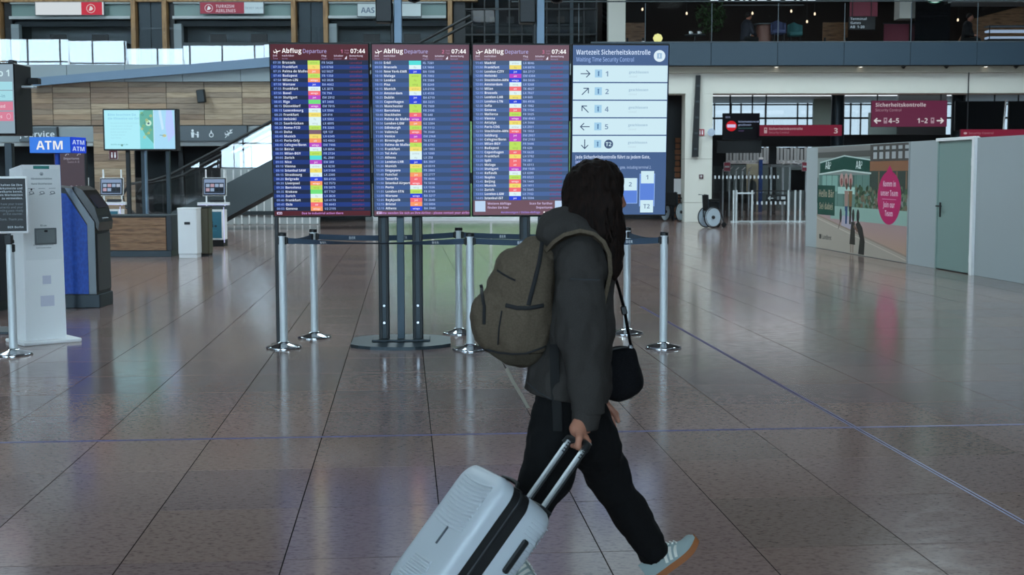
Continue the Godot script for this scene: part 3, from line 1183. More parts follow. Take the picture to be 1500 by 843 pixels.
func small_sign(label: String, at: Vector3, s: float, c: Color, kind: int) -> void:
	var p := Pn.new(64, 64, c)
	if kind == 0:
		p.ell(20, 18, 6, 6, Color.WHITE)
		p.rect(15, 26, 11, 28, Color.WHITE)
		p.ell(44, 18, 6, 6, Color.WHITE)
		p.rect(39, 26, 11, 28, Color.WHITE)
	else:
		p.arrow(32, 32, 16, 90, 7, Color.WHITE)
	var o := thing("wall_sign", label, "sign", at - Vector3(0, s / 2, 0))
	lb("plate", Vector3(0, s / 2, 0), Vector3(s, s, 0.02), mt("white_metal"), o)
	put("print", sheet(s * 0.96, s * 0.96), printed(label, p), o, Vector3(0, s / 2, 0.011))


func cafe() -> void:
	var fy := 5.40
	wall("floor_cafe_deck", 3.5, 32, 4.98, 5.40, -51.6, -42.7, mt("dark_grey"))
	wall("wall_cafe", 3.5, 32, 4.98, 8.2, -52, -51.6, mt("brown_wall"))
	# back bar units of timber and dark tile
	for q in [[915, 942, 33, 60], [1200, 1236, 33, 60]]:
		var o := thing("timber_bench", "tall timber bench back in the café, " + ("beside the pale column" if q[0] < 1000 else "left of the menu board"), "bench", Vector3((q[0] + q[1] - 1500.0) / 2 * 46 / 1933, fy, -46))
		var wd: float = (q[1] - q[0]) * 46.0 / 1933
		lb("back", Vector3(0, 0.95, 0), Vector3(wd, 0.75, 0.06), mt("walnut"), o)
		lb("seat", Vector3(0, 0.45, 0.25), Vector3(wd, 0.08, 0.5), mt("walnut"), o)
		for s in [-1, 1]:
			lb("leg", Vector3(s * (wd / 2 - 0.05), 0.4, 0.1), Vector3(0.06, 0.8, 0.06), mt("near_black"), o)
	# lettering over the café and its roundel, both lit
	var ls := thing("shop_lettering", "row of large lit white letters over the café front", "sign", Vector3(8.02, 6.941, -42.6))
	var tx := letters("STARBUCKS", 0.62, 0.05)
	put("lit_letters", tx, glow("letter_glow", Color(0.9, 0.96, 1.0), 1.2), ls, Vector3(0, 0.27, 0))
	lb("rail", Vector3(0, -0.04, -0.06), Vector3(2.6, 0.04, 0.04), mt("near_black"), ls)
	var rp := Pn.new(128, 128, Color("#0d6b52"))
	rp.ell(64, 64, 60, 60, Color("#dff8f4"))
	rp.ell(64, 56, 36, 40, Color("#1a7a60"))
	rp.ell(64, 50, 20, 24, Color("#eafcf9"))
	var ro := thing("roundel_sign", "round lit green and white café roundel on the dark banner wall", "sign", Vector3(13.741, 7.052, -43.5))
	put("lamp_drum", rod(Vector3(0, 0.40, -0.08), Vector3(0, 0.40, 0.02), 0.40, 32), mt("white_metal"), ro)
	var disc := MB.new()
	for k in 40:
		var a := TAU * k / 40
		var b := TAU * (k + 1) / 40
		disc.tri(Vector3(0, 0.4, 0.03), Vector3(cos(a) * 0.40, 0.4 + sin(a) * 0.40, 0.03), Vector3(cos(b) * 0.40, 0.4 + sin(b) * 0.40, 0.03), Vector2(0.5, 0.5), Vector2(0.5 + cos(a) * 0.5, 0.5 - sin(a) * 0.5), Vector2(0.5 + cos(b) * 0.5, 0.5 - sin(b) * 0.5))
	put("lamp_face", disc.mesh(), printed("roundel_print", rp, 1.0), ro)
	# hanging maroon sign and the menu board below it
	var ms := thing("hanging_sign", "plain dark red panel hanging in the café", "sign", Vector3(11.309, 6.581, -43))
	lb("panel", Vector3(0, 0.55, 0), Vector3(0.89, 1.1, 0.05), mt("maroon"), ms)
	lb("hanger", Vector3(-0.3, 1.3, 0), Vector3(0.02, 0.5, 0.02), mt("near_black"), ms)
	lb("hanger", Vector3(0.3, 1.3, 0), Vector3(0.02, 0.5, 0.02), mt("near_black"), ms)
	var bp := Pn.new(160, 90, Color("#101216"))
	bp.text(6, 24, 24, "Terminal", Color("#d8dde2"), true)
	bp.text(6, 52, 24, "Gates", Color("#d8dde2"), true)
	bp.text(6, 80, 24, "AB  1-20", Color("#d8dde2"), true)
	var mb := thing("direction_board", "small black board with white lettering below the dark red panel", "sign", Vector3(11.239, 6.137, -42.9))
	lb("panel", Vector3(0, 0.22, 0), Vector3(0.845, 0.42, 0.04), mt("near_black"), mb)
	put("print", sheet(0.823, 0.41), printed("board_print", bp), mb, Vector3(0, 0.22, 0.021))
	for s in [-0.3, 0.3]:
		put("hanger", rod(Vector3(s, 0.2, -0.04), Vector3(s, 8.2 - mb.position.y, -0.04), 0.012, 6), mt("near_black"), mb)
	var rw := thing("red_partition", "low dark red partition standing in the café by the pale pillar", "partition", Vector3(12.805, fy, -44.5))
	lb("panel", Vector3(0, 0.55, 0), Vector3(0.829, 1.1, 0.05), mt("maroon"), rw)
	lb("rail", Vector3(0, 1.12, 0), Vector3(0.875, 0.04, 0.08), mt("near_black"), rw)
	# globe lamp, small white lamp
	var gl := thing("globe_lamp", "glowing round yellow-white lamp behind the café glass", "lamp", Vector3(4.771, fy, -43.6))
	put("stand", rod(Vector3(0, 0, 0), Vector3(0, 0.42, 0), 0.03), mt("near_black"), gl)
	put("lamp_globe", turned([Vector2(0, 0.42), Vector2(0.11, 0.45), Vector2(0.16, 0.56), Vector2(0.11, 0.67), Vector2(0, 0.71)], 18), glow("globe_glow", Color(0.95, 0.95, 0.62), 0.95), gl)
	var wl := thing("dome_lamp", "small white domed table lamp beside the globe lamp", "lamp", Vector3(4.259, fy, -43.2))
	put("stand", rod(Vector3(0, 0, 0), Vector3(0, 0.3, 0), 0.03), mt("near_black"), wl)
	put("lamp_shade", turned([Vector2(0.16, 0.28), Vector2(0.14, 0.36), Vector2(0.06, 0.42), Vector2(0, 0.43)], 18), mt("white_metal"), wl)
	# pendants: points of light in the dark room
	var at_n := -1
	for q in [[939, 18], [1003, 24], [1098, 24], [1188, 25], [1154, 21], [1177, 36], [1397, 12], [1437, 13], [1395, 34]]:
		at_n += 1
		var at := Vector3((q[0] - 750.0) * 47 / 1933, 1.6 + (252.5 - q[1]) * 47 / 1933, -47)
		var o := thing("pendant_lamp", "tiny bright pendant lamp in the dark café, " + ["above the white table lamp", "left of the foliage plant", "by the white-shirted guest", "left of the hanging red panel", "upper one over the teal chair", "lower one over the teal chair", "above the guest in black", "at the far upper right", "beside the dark banner wall"][at_n], "lamp", at, 0.0, "pendant lamps in the café")
		put("lamp_bulb", turned([Vector2(0, -0.05), Vector2(0.028, -0.03), Vector2(0.032, 0.0), Vector2(0.02, 0.05), Vector2(0, 0.05)], 10), glow("pendant_glow", Color(1.0, 0.9, 0.75), 1.6), o)
		put("cord", rod(Vector3(0, 0.05, 0), Vector3(0, 8.2 - at.y, 0), 0.006, 5), mt("near_black"), o)
	# foliage plant
	var pt := thing("potted_plant", "large bushy green plant in a dark pot behind the café glass", "plant", Vector3(6.568, fy, -44.2))
	put("pot", turned([Vector2(0, 0), Vector2(0.2, 0), Vector2(0.2, 0), Vector2(0.26, 0.5), Vector2(0.26, 0.5), Vector2(0, 0.48)], 16), mt("near_black"), pt)
	put("stem", rod(Vector3(0, 0.45, 0), Vector3(0.03, 1.35, 0), 0.03, 6), mt("brown_wall"), pt)
	var lf := MB.new()
	for i in 420:
		var d := Vector3(rng.randfn(), rng.randfn() * 0.9, rng.randfn()).normalized() * pow(rng.randf(), 0.45)
		lf.t = Transform3D(Basis.from_euler(Vector3(rng.randf() * TAU, rng.randf() * TAU, rng.randf() * TAU)), Vector3(0.02, 1.36, 0) + d * Vector3(0.50, 0.62, 0.42))
		lf.tri(Vector3(-0.03, 0, 0), Vector3(0.03, 0, 0), Vector3(0, 0.13, 0.015))
		lf.tri(Vector3(-0.03, 0, 0), Vector3(0, -0.06, 0), Vector3(0.03, 0, 0))
	var fo := put("foliage", lf.mesh(), mt("leaf", Color("#34502c"), 0.7), pt)
	fo.set_meta("kind", "stuff")
	# armchairs, barrel table
	armchair("teal tub chair beside the barrel table in the café", Vector3(9.327, fy, -44.0), mt("teal_cloth", Color("#3d6f70"), 0.9))
	armchair("navy tub chair between the barrel table and the teal chair", Vector3(8.663, fy, -43.4), mt("navy_cloth", Color("#3a4260"), 0.9))
	var bt := thing("barrel_table", "brown barrel-shaped table next to the seated café guest", "table", Vector3(8.292, fy, -43.8))
	put("barrel", turned([Vector2(0, 0.02), Vector2(0.26, 0.02), Vector2(0.26, 0.02), Vector2(0.3, 0.5), Vector2(0.27, 1.0), Vector2(0.27, 1.0), Vector2(0, 1.0)], 18), mt("barrel_brown", Color("#6b4a40"), 0.6), bt)
	put("table_top", turned([Vector2(0, 1.0), Vector2(0.36, 1.0), Vector2(0.36, 1.0), Vector2(0.36, 1.035), Vector2(0.36, 1.035), Vector2(0, 1.035)], 20), mt("dark_grey"), bt)
	guest("seated café guest in a dark jacket over a white shirt, leaning forward", Vector3(7.602, fy, -43.6), 0.5, Color("#20242e"), Color("#dfe3e8"))
	guest("seated café guest in black near the right end of the café", Vector3(14.997, fy, -44.2), -0.7, Color("#131417"), Color("#15161a"))
	stool("low stool under the café guest in the white shirt", Vector3(7.557, fy, -43.6))
	stool("low stool under the café guest in black", Vector3(14.997, fy, -44.2))
	# lit display counter, side table with cups, pale slab
	var dc := thing("display_counter", "low glass display counter with two lit pale shelves at the right edge of the café", "counter", Vector3(16.231, fy, -43.6))
	lb("body", Vector3(0, 0.25, 0), Vector3(1.5, 0.5, 0.5), mt("near_black"), dc)
	for y in [0.55, 0.76]:
		lb("lamp_shelf", Vector3(0, y, 0), Vector3(1.46, 0.06, 0.4), glow("shelf_glow", Color(0.75, 0.86, 1.0), 0.5), dc)
	lb("top", Vector3(0, 0.92, 0), Vector3(1.5, 0.03, 0.5), mt("dark_grey"), dc)
	for s in [-0.72, 0.72]:
		lb("upright", Vector3(s, 0.70, 0.22), Vector3(0.03, 0.42, 0.03), mt("near_black"), dc)
	var tt := thing("side_table", "small dark café table left of the guest in the white shirt", "table", Vector3(5.957, fy, -43.4))
	put("table_top", turned([Vector2(0, 0.62), Vector2(0.34, 0.62), Vector2(0.34, 0.62), Vector2(0.34, 0.65), Vector2(0.34, 0.65), Vector2(0, 0.65)], 20), mt("dark_grey"), tt)
	put("stem", rod(Vector3(0, 0, 0), Vector3(0, 0.63, 0), 0.03), mt("near_black"), tt)
	put("foot", turned([Vector2(0, 0), Vector2(0.2, 0), Vector2(0.2, 0.02), Vector2(0, 0.03)], 16), mt("near_black"), tt)
	for q in [[-0.16, "left"], [0.12, "right"]]:
		var cp := thing("cup", "small white cup on the dark café table, the " + q[1] + " one of the pair", "cup", tt.position + Vector3(q[0], 0.652, 0.05))
		put("bowl", turned([Vector2(0, 0.002), Vector2(0.035, 0.002), Vector2(0.055, 0.10), Vector2(0.055, 0.10), Vector2(0.048, 0.10), Vector2(0.03, 0.012), Vector2(0, 0.012)], 16), mt("bin_white", Color("#f7f8f8"), 0.4), cp)
		put("handle", turned([Vector2(0.020, -0.006), Vector2(0.026, 0), Vector2(0.020, 0.006), Vector2(0.014, 0), Vector2(0.020, -0.006)], 14), mt("bin_white"), cp, Vector3(0.062, 0.055, 0), Vector3(PI / 2, 0, 0))
	wall("trim_slab", 14.212, 32, 7.06, 7.06 + 0.5, -44.4, -43.2, mt("light_grey"))
	# timber stair cheek rising out of sight on the far right
	var st := MB.new()
	st.prism(PackedVector2Array([Vector2(15.083, 5.973), Vector2(17.866, 5.973), Vector2(17.866, 7.332), Vector2(15.5, 6.722)]), -45.2, -45)
	tag(put("stair_cheek", st.mesh(), mt("walnut")), "brown sloping timber stair cheek at the far right of the café", "stair")


func armchair(label: String, at: Vector3, m: Material) -> void:
	var o := thing("tub_chair", label, "chair", at)
	lb("seat", Vector3(0, 0.72, 0), Vector3(0.44, 0.14, 0.44), m, o, 0.04)
	var b := MB.new()
	var rows := []
	for y in [0.72, 0.8, 1.0, 1.1, 1.14]:
		var row := PackedVector3Array()
		for j in 13:
			var a := PI * (0.0 + j / 12.0) + 0.0
			row.append(Vector3(cos(a) * 0.25, y - (0.12 * absf(cos(a)) if y > 0.9 else 0.0), -sin(a) * 0.24))
		for j in range(12, -1, -1):
			var a := PI * (0.0 + j / 12.0)
			row.append(Vector3(cos(a) * 0.20, y - (0.12 * absf(cos(a)) if y > 0.9 else 0.0), -sin(a) * 0.19))
		rows.append(row)
	b.grid(rows)
	put("backrest", b.mesh(), m, o)
	for s in [[-1, -1], [1, -1], [-1, 1], [1, 1]]:
		put("leg", rod(Vector3(s[0] * 0.2, 0, s[1] * 0.2), Vector3(s[0] * 0.15, 0.66, s[1] * 0.15), 0.018, 6), mt("near_black"), o)


func stool(label: String, at: Vector3) -> void:
	var o := thing("stool", label, "stool", at)
	put("seat", turned([Vector2(0, 0.38), Vector2(0.18, 0.38), Vector2(0.19, 0.41), Vector2(0.18, 0.44), Vector2(0, 0.44)], 18), mt("walnut"), o)
	for k in 4:
		var a := TAU * (k + 0.5) / 4
		put("leg", rod(Vector3(cos(a) * 0.22, 0, sin(a) * 0.22), Vector3(cos(a) * 0.12, 0.38, sin(a) * 0.12), 0.014, 6), mt("near_black"), o)
	put("foot_ring", turned([Vector2(0.17, 0.16), Vector2(0.19, 0.17), Vector2(0.17, 0.18), Vector2(0.16, 0.17), Vector2(0.17, 0.16)], 18), mt("near_black"), o)


# a small seated figure on a stool, facing turn
func guest(label: String, at: Vector3, turn: float, coat: Color, shirt: Color) -> void:
	var o := thing("person", label, "person", at, turn)
	var s := Soft.new()
	s.add(Vector3(0, 0.97, 0), Vector3(0.08, 1.42, 0), 0.135, 0.15, 0.05, Vector3(0.85, 1, 1.15))
	s.add(Vector3(0.09, 1.47, 0), Vector3(0.13, 1.58, 0), 0.055, 0.05)
	s.ball(Vector3(0.165, 1.68, 0), Vector3(0.098, 0.12, 0.082))
	s.ball(Vector3(0.265, 1.665, 0), Vector3(0.02, 0.025, 0.015), 0.02)
	for k in [-1.0, 1.0]:
		s.chain([Vector3(0.07, 1.40, 0.19 * k), Vector3(0.14, 1.14, 0.24 * k), Vector3(0.36, 1.08, 0.14 * k)], [0.06, 0.05, 0.038], 0.03)
		s.add(Vector3(0.38, 1.08, 0.13 * k), Vector3(0.46, 1.08, 0.08 * k), 0.035, 0.022)
		s.chain([Vector3(0, 0.95, 0.09 * k), Vector3(0.40, 0.93, 0.13 * k), Vector3(0.36, 0.6, 0.12 * k), Vector3(0.36, 0.50, 0.12 * k)], [0.09, 0.07, 0.05, 0.04], 0.03)
		s.add(Vector3(0.34, 0.475, 0.12 * k), Vector3(0.48, 0.46, 0.13 * k), 0.045, 0.035)
	var b := MB.new()
	s.net(b, 0.02)
	put("body", b.mesh(), mt("skin", Color("#a5705a"), 0.6), o)
	var c := Soft.new()
	c.add(Vector3(0, 0.95, 0), Vector3(0.08, 1.42, 0), 0.155, 0.17, 0.05, Vector3(0.85, 1, 1.15))
	for k in [-1.0, 1.0]:
		c.chain([Vector3(0.07, 1.40, 0.19 * k), Vector3(0.14, 1.14, 0.24 * k), Vector3(0.34, 1.08, 0.15 * k)], [0.075, 0.065, 0.05], 0.03)
	var cb := MB.new()
	c.net(cb, 0.02)
	put("jacket", cb.mesh(), mt("guest_coat_" + coat.to_html(), coat, 0.9), o)
	var t := Soft.new()
	for k in [-1.0, 1.0]:
		t.chain([Vector3(0, 0.95, 0.09 * k), Vector3(0.40, 0.93, 0.13 * k), Vector3(0.36, 0.53, 0.12 * k)], [0.11, 0.085, 0.065], 0.03)
	var tb := MB.new()
	t.net(tb, 0.02)
	put("trousers", tb.mesh(), mt("black_cloth"), o)
	var h := Soft.new()
	h.ball(Vector3(0.14, 1.72, 0), Vector3(0.105, 0.105, 0.09))
	h.cuts = [Plane(Vector3(0.6, -0.8, 0).normalized(), Vector3(0.17, 1.68, 0))]
	var hb := MB.new()
	h.net(hb, 0.015)
	put("hair", hb.mesh(), mt("hair_dark", Color("#16110f"), 0.6), o)
	if shirt.v > 0.5:
		var f := MB.new()
		f.band([Vector3(0.262, 1.43, 0.0), Vector3(0.252, 1.25, 0.0), Vector3(0.20, 1.05, 0.0)], [Vector3(0, 0, 1)], 0.10, 0.02)
		put("shirt_front", f.mesh(), mt("shirt_white", shirt, 0.8), o)
	for c2 in o.get_children():
		c2.position.y -= 0.42
# ---------------------------------------------------------------- right, ground floor: security gates
func build_gate_hall() -> void:
	# dark cross wall left of the column
	wall("wall_gate_left", 3.5, 6.005, 0, 4.76, -46.3, -46, mt("near_black"))
	var lit := thing("brick_display", "narrow strip of warm brown stone seen in the dark gap left of the column", "wall panel", Vector3(5.743, 0, -45.94))
	for i in 14:
		lb("stone", Vector3(0, 0.10 + i * 0.2, 0), Vector3(0.16 + 0.02 * (i % 3), 0.17, 0.08), mt("stone_brown", Color("#8a5a3e"), 0.8), lit, 0.02)
	var pn := thing("notice_board", "blank white notice board in the dark gap left of the column", "board", Vector3(5.643, 0, -45))
	put("post", rod(Vector3(0, 0, 0), Vector3(0, 0.9, 0), 0.02), mt("steel_dark"), pn)
	lb("foot", Vector3(0, 0.02, 0), Vector3(0.3, 0.04, 0.3), mt("steel_dark"), pn)
	lb("sheet", Vector3(0, 1.12, 0.03), Vector3(0.27, 0.52, 0.02), mt("white_metal"), pn)
	# black header over the gates
	var hd := wall("trim_gate_header", 6.6, 20, 2.55, 3.0, -50.3, -50, mt("near_black"))
	hd.set_meta("kind", "structure")
	wall("trim_gate_wall", 7.558, 8.074, 0, 2.55, -50.2, -50, mt("near_black"))
	wall("trim_gate_post", 9.723, 9.981, 0, 2.55, -50.2, -50, mt("near_black"))
	# pale baffles behind the header catch the light
	var bf := thing("baffle_screen", "row of pale upright baffles behind the black gate header", "screen", Vector3(12, 1.95, -53))
	for i in 64:
		lb("slat", Vector3(-4.6 + i * 0.135, 0.33, 0.04 * (i % 3)), Vector3(0.10, 0.62 - 0.05 * (i % 4), 0.03), mt("light_grey"), bf, 0.0)
	lb("rail", Vector3(-0.4, 0.05, -0.05), Vector3(9, 0.14, 0.04), mt("white_metal"), bf)
	wall("wall_gate_back", 6.6, 20, 0, 1.9, -56.2, -56, mt("gate_grey", Color("#5a6868"), 0.6))
	var bl := thing("blue_pillar", "narrow deep blue pillar among the security gates", "pillar", Vector3(9.951, 0, -53))
	lb("shaft", Vector3(0, 1.05, 0), Vector3(0.14, 2.1, 0.14), mt("pillar_blue", Color("#274a8c"), 0.5), bl)
	lb("collar", Vector3(0, 2.14, 0), Vector3(0.18, 0.08, 0.18), mt("white_metal"), bl)
	var yl := thing("pale_screen", "pale yellow-grey tall screen with a dark arch between the gates", "screen", Vector3(9.833, 0, -54))
	lb("panel", Vector3(0, 1.0, 0), Vector3(0.55, 2.0, 0.06), mt("pale_yellow", Color("#a3a08a"), 0.8), yl)
	var arch := MB.new()
	var ap := PackedVector2Array([Vector2(-0.14, 0.0)])
	for k in 9:
		var a := PI - PI * k / 8
		ap.append(Vector2(cos(a) * 0.14, 1.05 + sin(a) * 0.22))
	ap.append(Vector2(0.14, 0.0))
	arch.prism(ap, 0.03, 0.05)
	put("dark_arch", arch.mesh(), mt("dark_grey"), yl)
	# gates: slim aluminium frames with glass leaves and tilted readers
	for i in 5:
		gate(Vector3(7.652 + i * 0.235, 0, -48), ["first", "second", "third", "fourth", "fifth"][i])
	var cab := thing("scan_cabin", "glass scanning cabin with pale frames right of the gate row", "cabin", Vector3(10.236, 0, -49))
	for q in [-0.68, -0.25, 0.0, 0.6]:
		lb("post", Vector3(q, 0.9, 0.2), Vector3(0.07, 1.8, 0.07), mt("satin_aluminium"), cab)
	lb("roof", Vector3(0, 1.83, 0), Vector3(1.4, 0.10, 0.7), mt("light_grey"), cab)
	lb("glass_pane", Vector3(-0.46, 0.95, 0.2), Vector3(0.36, 1.6, 0.012), mt("clear_glass"), cab, 0.0)
	lb("screen", Vector3(0.30, 1.30, 0.2), Vector3(0.50, 0.75, 0.05), mt("black_gloss"), cab)
	for k in 3:
		lb("reader", Vector3(-0.15 + k * 0.28, 1.95, 0.2), Vector3(0.26, 0.03, 0.12), mt("white_metal"), cab, 0.004, Vector3(0, 0, 0.6))
	# no-entry plates
	for q in [[1064.0, "left of the gate row"], [1178.0, "beside the white hoarding"]]:
		var o := thing("no_entry_plate", "small red and white no-entry plate " + q[1], "sign", Vector3((q[0] - 750.0) * 47.0 / 1933, 1.62, -47))
		var p := Pn.new(48, 56, Color("#c85a6a"))
		p.rect(6, 22, 36, 12, Color.WHITE)
		lb("plate", Vector3(0, 0.17, 0), Vector3(0.24, 0.32, 0.02), mt("white_metal"), o)
		put("print", sheet(0.22, 0.30), printed("no_entry_print", p), o, Vector3(0, 0.17, 0.011))
		put("post", rod(Vector3(0, -1.62, -0.02), Vector3(0, 0.05, -0.02), 0.015, 6), mt("near_black"), o)
	# barrier rail in front: bright posts, glass with rows of white dots
	var rl := thing("gate_railing", "glass railing with bright steel posts and white dots before the gates", "railing", Vector3(8.016, 0, -42))
	for x in [1075.5, 1079.5, 1102.5, 1155.5, 1165.5, 1173.0]:
		var h: float = 1.02
		put("post", turned([Vector2(0, 0), Vector2(0.075, 0), Vector2(0.075, 0.012), Vector2(0.033, 0.02), Vector2(0.033, 0.02), Vector2(0.033, h), Vector2(0.033, h), Vector2(0, h + 0.008)], 14), mt("satin_aluminium"), rl, Vector3((x - 1120.0) * 42 / 1933, 0, 0))
	lb("floor_rail", Vector3(0.2, 0.03, -0.05), Vector3(2.5, 0.05, 0.06), mt("light_grey"), rl)
	lb("top_rail", Vector3(-0.62, 0.93, -0.05), Vector3(0.62, 0.05, 0.05), mt("satin_aluminium"), rl)
	lb("top_rail", Vector3(0.42, 1.0, -0.05), Vector3(1.5, 0.03, 0.04), mt("near_black"), rl)
	for q in [[-0.66, 0.44], [0.18, 1.1], [1.1, 0.5]]:
		lb("glass_pane", Vector3(q[0], 0.5, -0.06), Vector3(q[1], 0.85, 0.012), mt("clear_glass"), rl, 0.0)
	var dots := MB.new()
	for k in 24:
		if k < 17:
			dots.box(Vector3(-1.55 + k * 0.125, 1.44, -0.1), Vector3(0.045, 0.10, 0.004))
		if k > 3 and k < 12:
			dots.box(Vector3(-0.35 + (k - 4) * 0.145, 0.62, -0.05), Vector3(0.05, 0.10, 0.004))
	put("dot_print", dots.mesh(), mt("print_white"), rl)
	lb("glass_pane", Vector3(-0.55, 0.9, -0.11), Vector3(2.1, 1.8, 0.012), mt("clear_glass"), rl, 0.0)
	var ar := Pn.new(128, 40, Color("#1c2226"))
	ar.arrow(24, 20, 14, 180, 6, Color("#dfe6e8"))
	ar.rect(62, 10, 14, 20, Color("#8a9296"))
	ar.rect(88, 10, 26, 18, Color("#dfe6e8"))
	var gs := thing("gate_arrow_sign", "low dark sign with a white left arrow behind the railing", "sign", Vector3(8.828, 0.625, -44))
	lb("panel", Vector3(0, 0.11, 0), Vector3(0.72, 0.24, 0.03), mt("near_black"), gs)
	put("print", sheet(0.70, 0.22), printed("gate_arrow_print", ar), gs, Vector3(0, 0.11, 0.016))
	put("post", rod(Vector3(0.3, 0, -0.03), Vector3(0.3, -0.625, -0.03), 0.02, 6), mt("near_black"), gs)
	put("post", rod(Vector3(-0.3, 0, -0.03), Vector3(-0.3, -0.625, -0.03), 0.02, 6), mt("near_black"), gs)
	# black round pillars
	for q in [[1224, 47.0], [1399, 45.5]]:
		var c := wall("trim_black_column", 0, 0.44, 0, 4.7, -0.44, 0, mt("steel_dark"))
		c.mesh = turned([Vector2(0, 0), Vector2(0.23, 0), Vector2(0.23, 0), Vector2(0.23, 4.7), Vector2(0.23, 4.7), Vector2(0, 4.7)], 20)
		c.position = Vector3((q[0] - 750.0) * q[1] / 1933, 0, -q[1])
	wall("trim_pale_panel", 12.935, 13.699, 2.2, 4.7, -57.2, -57, mt("pale_green", Color("#9fb2a8"), 0.7))
	wall("trim_brick_panel", 14.036, 15.161, 2.0, 2.9, -56.2, -56, mt("stone_brown"))
	wall("trim_grey_panel", 14.536, 15.761, 1.9, 4.0, -54.2, -54, mt("grey_green", Color("#61706e"), 0.7))
	wall("trim_dark_panel", 15.415, 17.327, 1.9, 4.7, -53.2, -53, mt("near_black"))
	hall_screen("black hanging monitor with a red no-entry disc above the gates", Vector3(7.69, 2.669, -44.5), 1.243, 0.898, true, true)
	hall_screen("wide dark hanging monitor, left of the pair by the sloping hoarding top", Vector3(15.496, 2.95, -44), 1.639, 0.979, false)
	hall_screen("wide dark hanging monitor cut by the right edge of the view", Vector3(17.265, 2.95, -44), 1.639, 0.979, false)
	# signs
	var p := Pn.new(600, 84, Color("#8d2540"))
	p.rect(32, 20, 22, 44, Color("#d9b9c0"))
	p.rect(37, 28, 12, 10, Color("#8d2540"))
	p.text(66, 38, 25, "Sicherheitskontrolle", Color("#e2c3ca"), true)
	p.text(66, 66, 21, "Security Control", Color("#c898a4"))
	p.text(556, 66, 58, "3", Color("#f0e4e6"), true, 1)
	hall_sign("long red security sign ending in a white 3", Vector3(9.533, 2.787, -43.8), 2.719, 0.363, p, 0.55)
	p = Pn.new(560, 190, Color("#74304f"))
	p.text(26, 44, 38, "Sicherheitskontrolle", Color("#e9dfe4"), true)
	p.text(26, 78, 27, "Security Control", Color("#c9a9b6"))
	p.arrow(44, 146, 22, 180, 10, Color.WHITE)
	p.rect(90, 124, 26, 42, Color("#c0a0b0"))
	p.rect(97, 134, 12, 12, Color("#74304f"))
	p.text(126, 164, 50, "4–5", Color("#f3edf0"), true)
	p.text(338, 164, 50, "1–2", Color("#f3edf0"), true)
	p.rect(440, 124, 26, 42, Color("#c0a0b0"))
	p.rect(447, 134, 12, 12, Color("#74304f"))
	p.arrow(510, 146, 22, 0, 10, Color.WHITE)
	hall_sign("large aubergine direction sign with arrows to 4–5 and 1–2", Vector3(12.861, 3.051, -43.0), 2.447, 0.845, p, 0.6)
	p = Pn.new(600, 60, Color("#8d2540"))
	p.ell(30, 30, 12, 9, Color("#d9b9c0"))
	p.text(52, 38, 24, "Security Control", Color("#c898a4"))
	hall_sign("low red sign partly behind the top of the white hoarding", Vector3(15.592, 2.695, -42), 2.781, 0.239, p, 0.6)
	# wheelchairs
	wheelchair("folded black wheelchair with a bright wheel disc in front of the cream column", Vector3(5.686, 0, -38), 0.52, 0.15)
	wheelchair("black wheelchair in the dark gap left of the cream column", Vector3(5.261, 0, -43.2), 0.9)


func gate(at: Vector3, which: String) -> void:
	var o := thing("turnstile_frame", which + " from the left of the slim gate frames behind the glass railing", "gate", at, 0.0, "slim gate frames")
	lb("post", Vector3(0, 0.82, 0), Vector3(0.05, 1.64, 0.08), mt("satin_aluminium"), o)
	lb("reader", Vector3(0.04, 1.72, 0.0), Vector3(0.16, 0.03, 0.10), mt("white_metal"), o, 0.004, Vector3(0, 0, 0.75))
	lb("cabinet", Vector3(0, 0.45, -0.3), Vector3(0.08, 0.9, 0.5), mt("near_black"), o)
	lb("glass_leaf", Vector3(0.10, 0.85, 0), Vector3(0.10, 1.3, 0.012), mt("smoked_glass"), o, 0.0)


func hall_screen(label: String, at: Vector3, w: float, h: float, lit: bool, tall := false) -> void:
	var o := thing("hanging_monitor", label, "monitor", at)
	lb("case", Vector3(0, h / 2, -0.06), Vector3(w, h, 0.10), mt("near_black"), o, 0.01)
	if lit:
		var p := Pn.new(270, 195, Color("#0b0b10"))
		p.text(14, 32, 20, "BER", Color("#7f8aa8"), true)
		p.ell(60, 92, 40, 40, Color("#c8202a"))
		p.rect(28, 80, 64, 24, Color("#d7c9ee"))
		p.text(112, 66, 17, "Sicherheitskontrolle", Color("#9fb2d8"), true)
		p.text(112, 90, 17, "geschlossen", Color("#9fb2d8"), true)
		p.text(112, 114, 15, "Security Control", Color("#5f9a9a"))
		p.text(112, 134, 15, "closed", Color("#8a6fb0"))
		put("screen", sheet(w - 0.05, h - 0.05), printed("closed_screen", p, 0.9, 0.25), o, Vector3(0, h / 2, -0.008))
	else:
		put("screen", sheet(w - 0.05, h - 0.05), mt("black_gloss"), o, Vector3(0, h / 2, -0.008))
	for s in [-0.3, 0.3]:
		put("hanger", rod(Vector3(s * w, h, -0.06), Vector3(s * w, 4.70 - at.y, -0.06), 0.025, 8), mt("near_black" if s < 0 else "steel_dark"), o)
	if tall:
		lb("lower_box", Vector3(-0.05, -0.22, -0.1), Vector3(w * 1.2, 0.42, 0.1), mt("near_black"), o)
	else:
		put("side_tube", rod(Vector3(w * 0.5 - 0.04, 0.0, 0.02), Vector3(w * 0.5 + 0.02, h * 1.05, 0.02), 0.03, 8), mt("white_metal"), o)


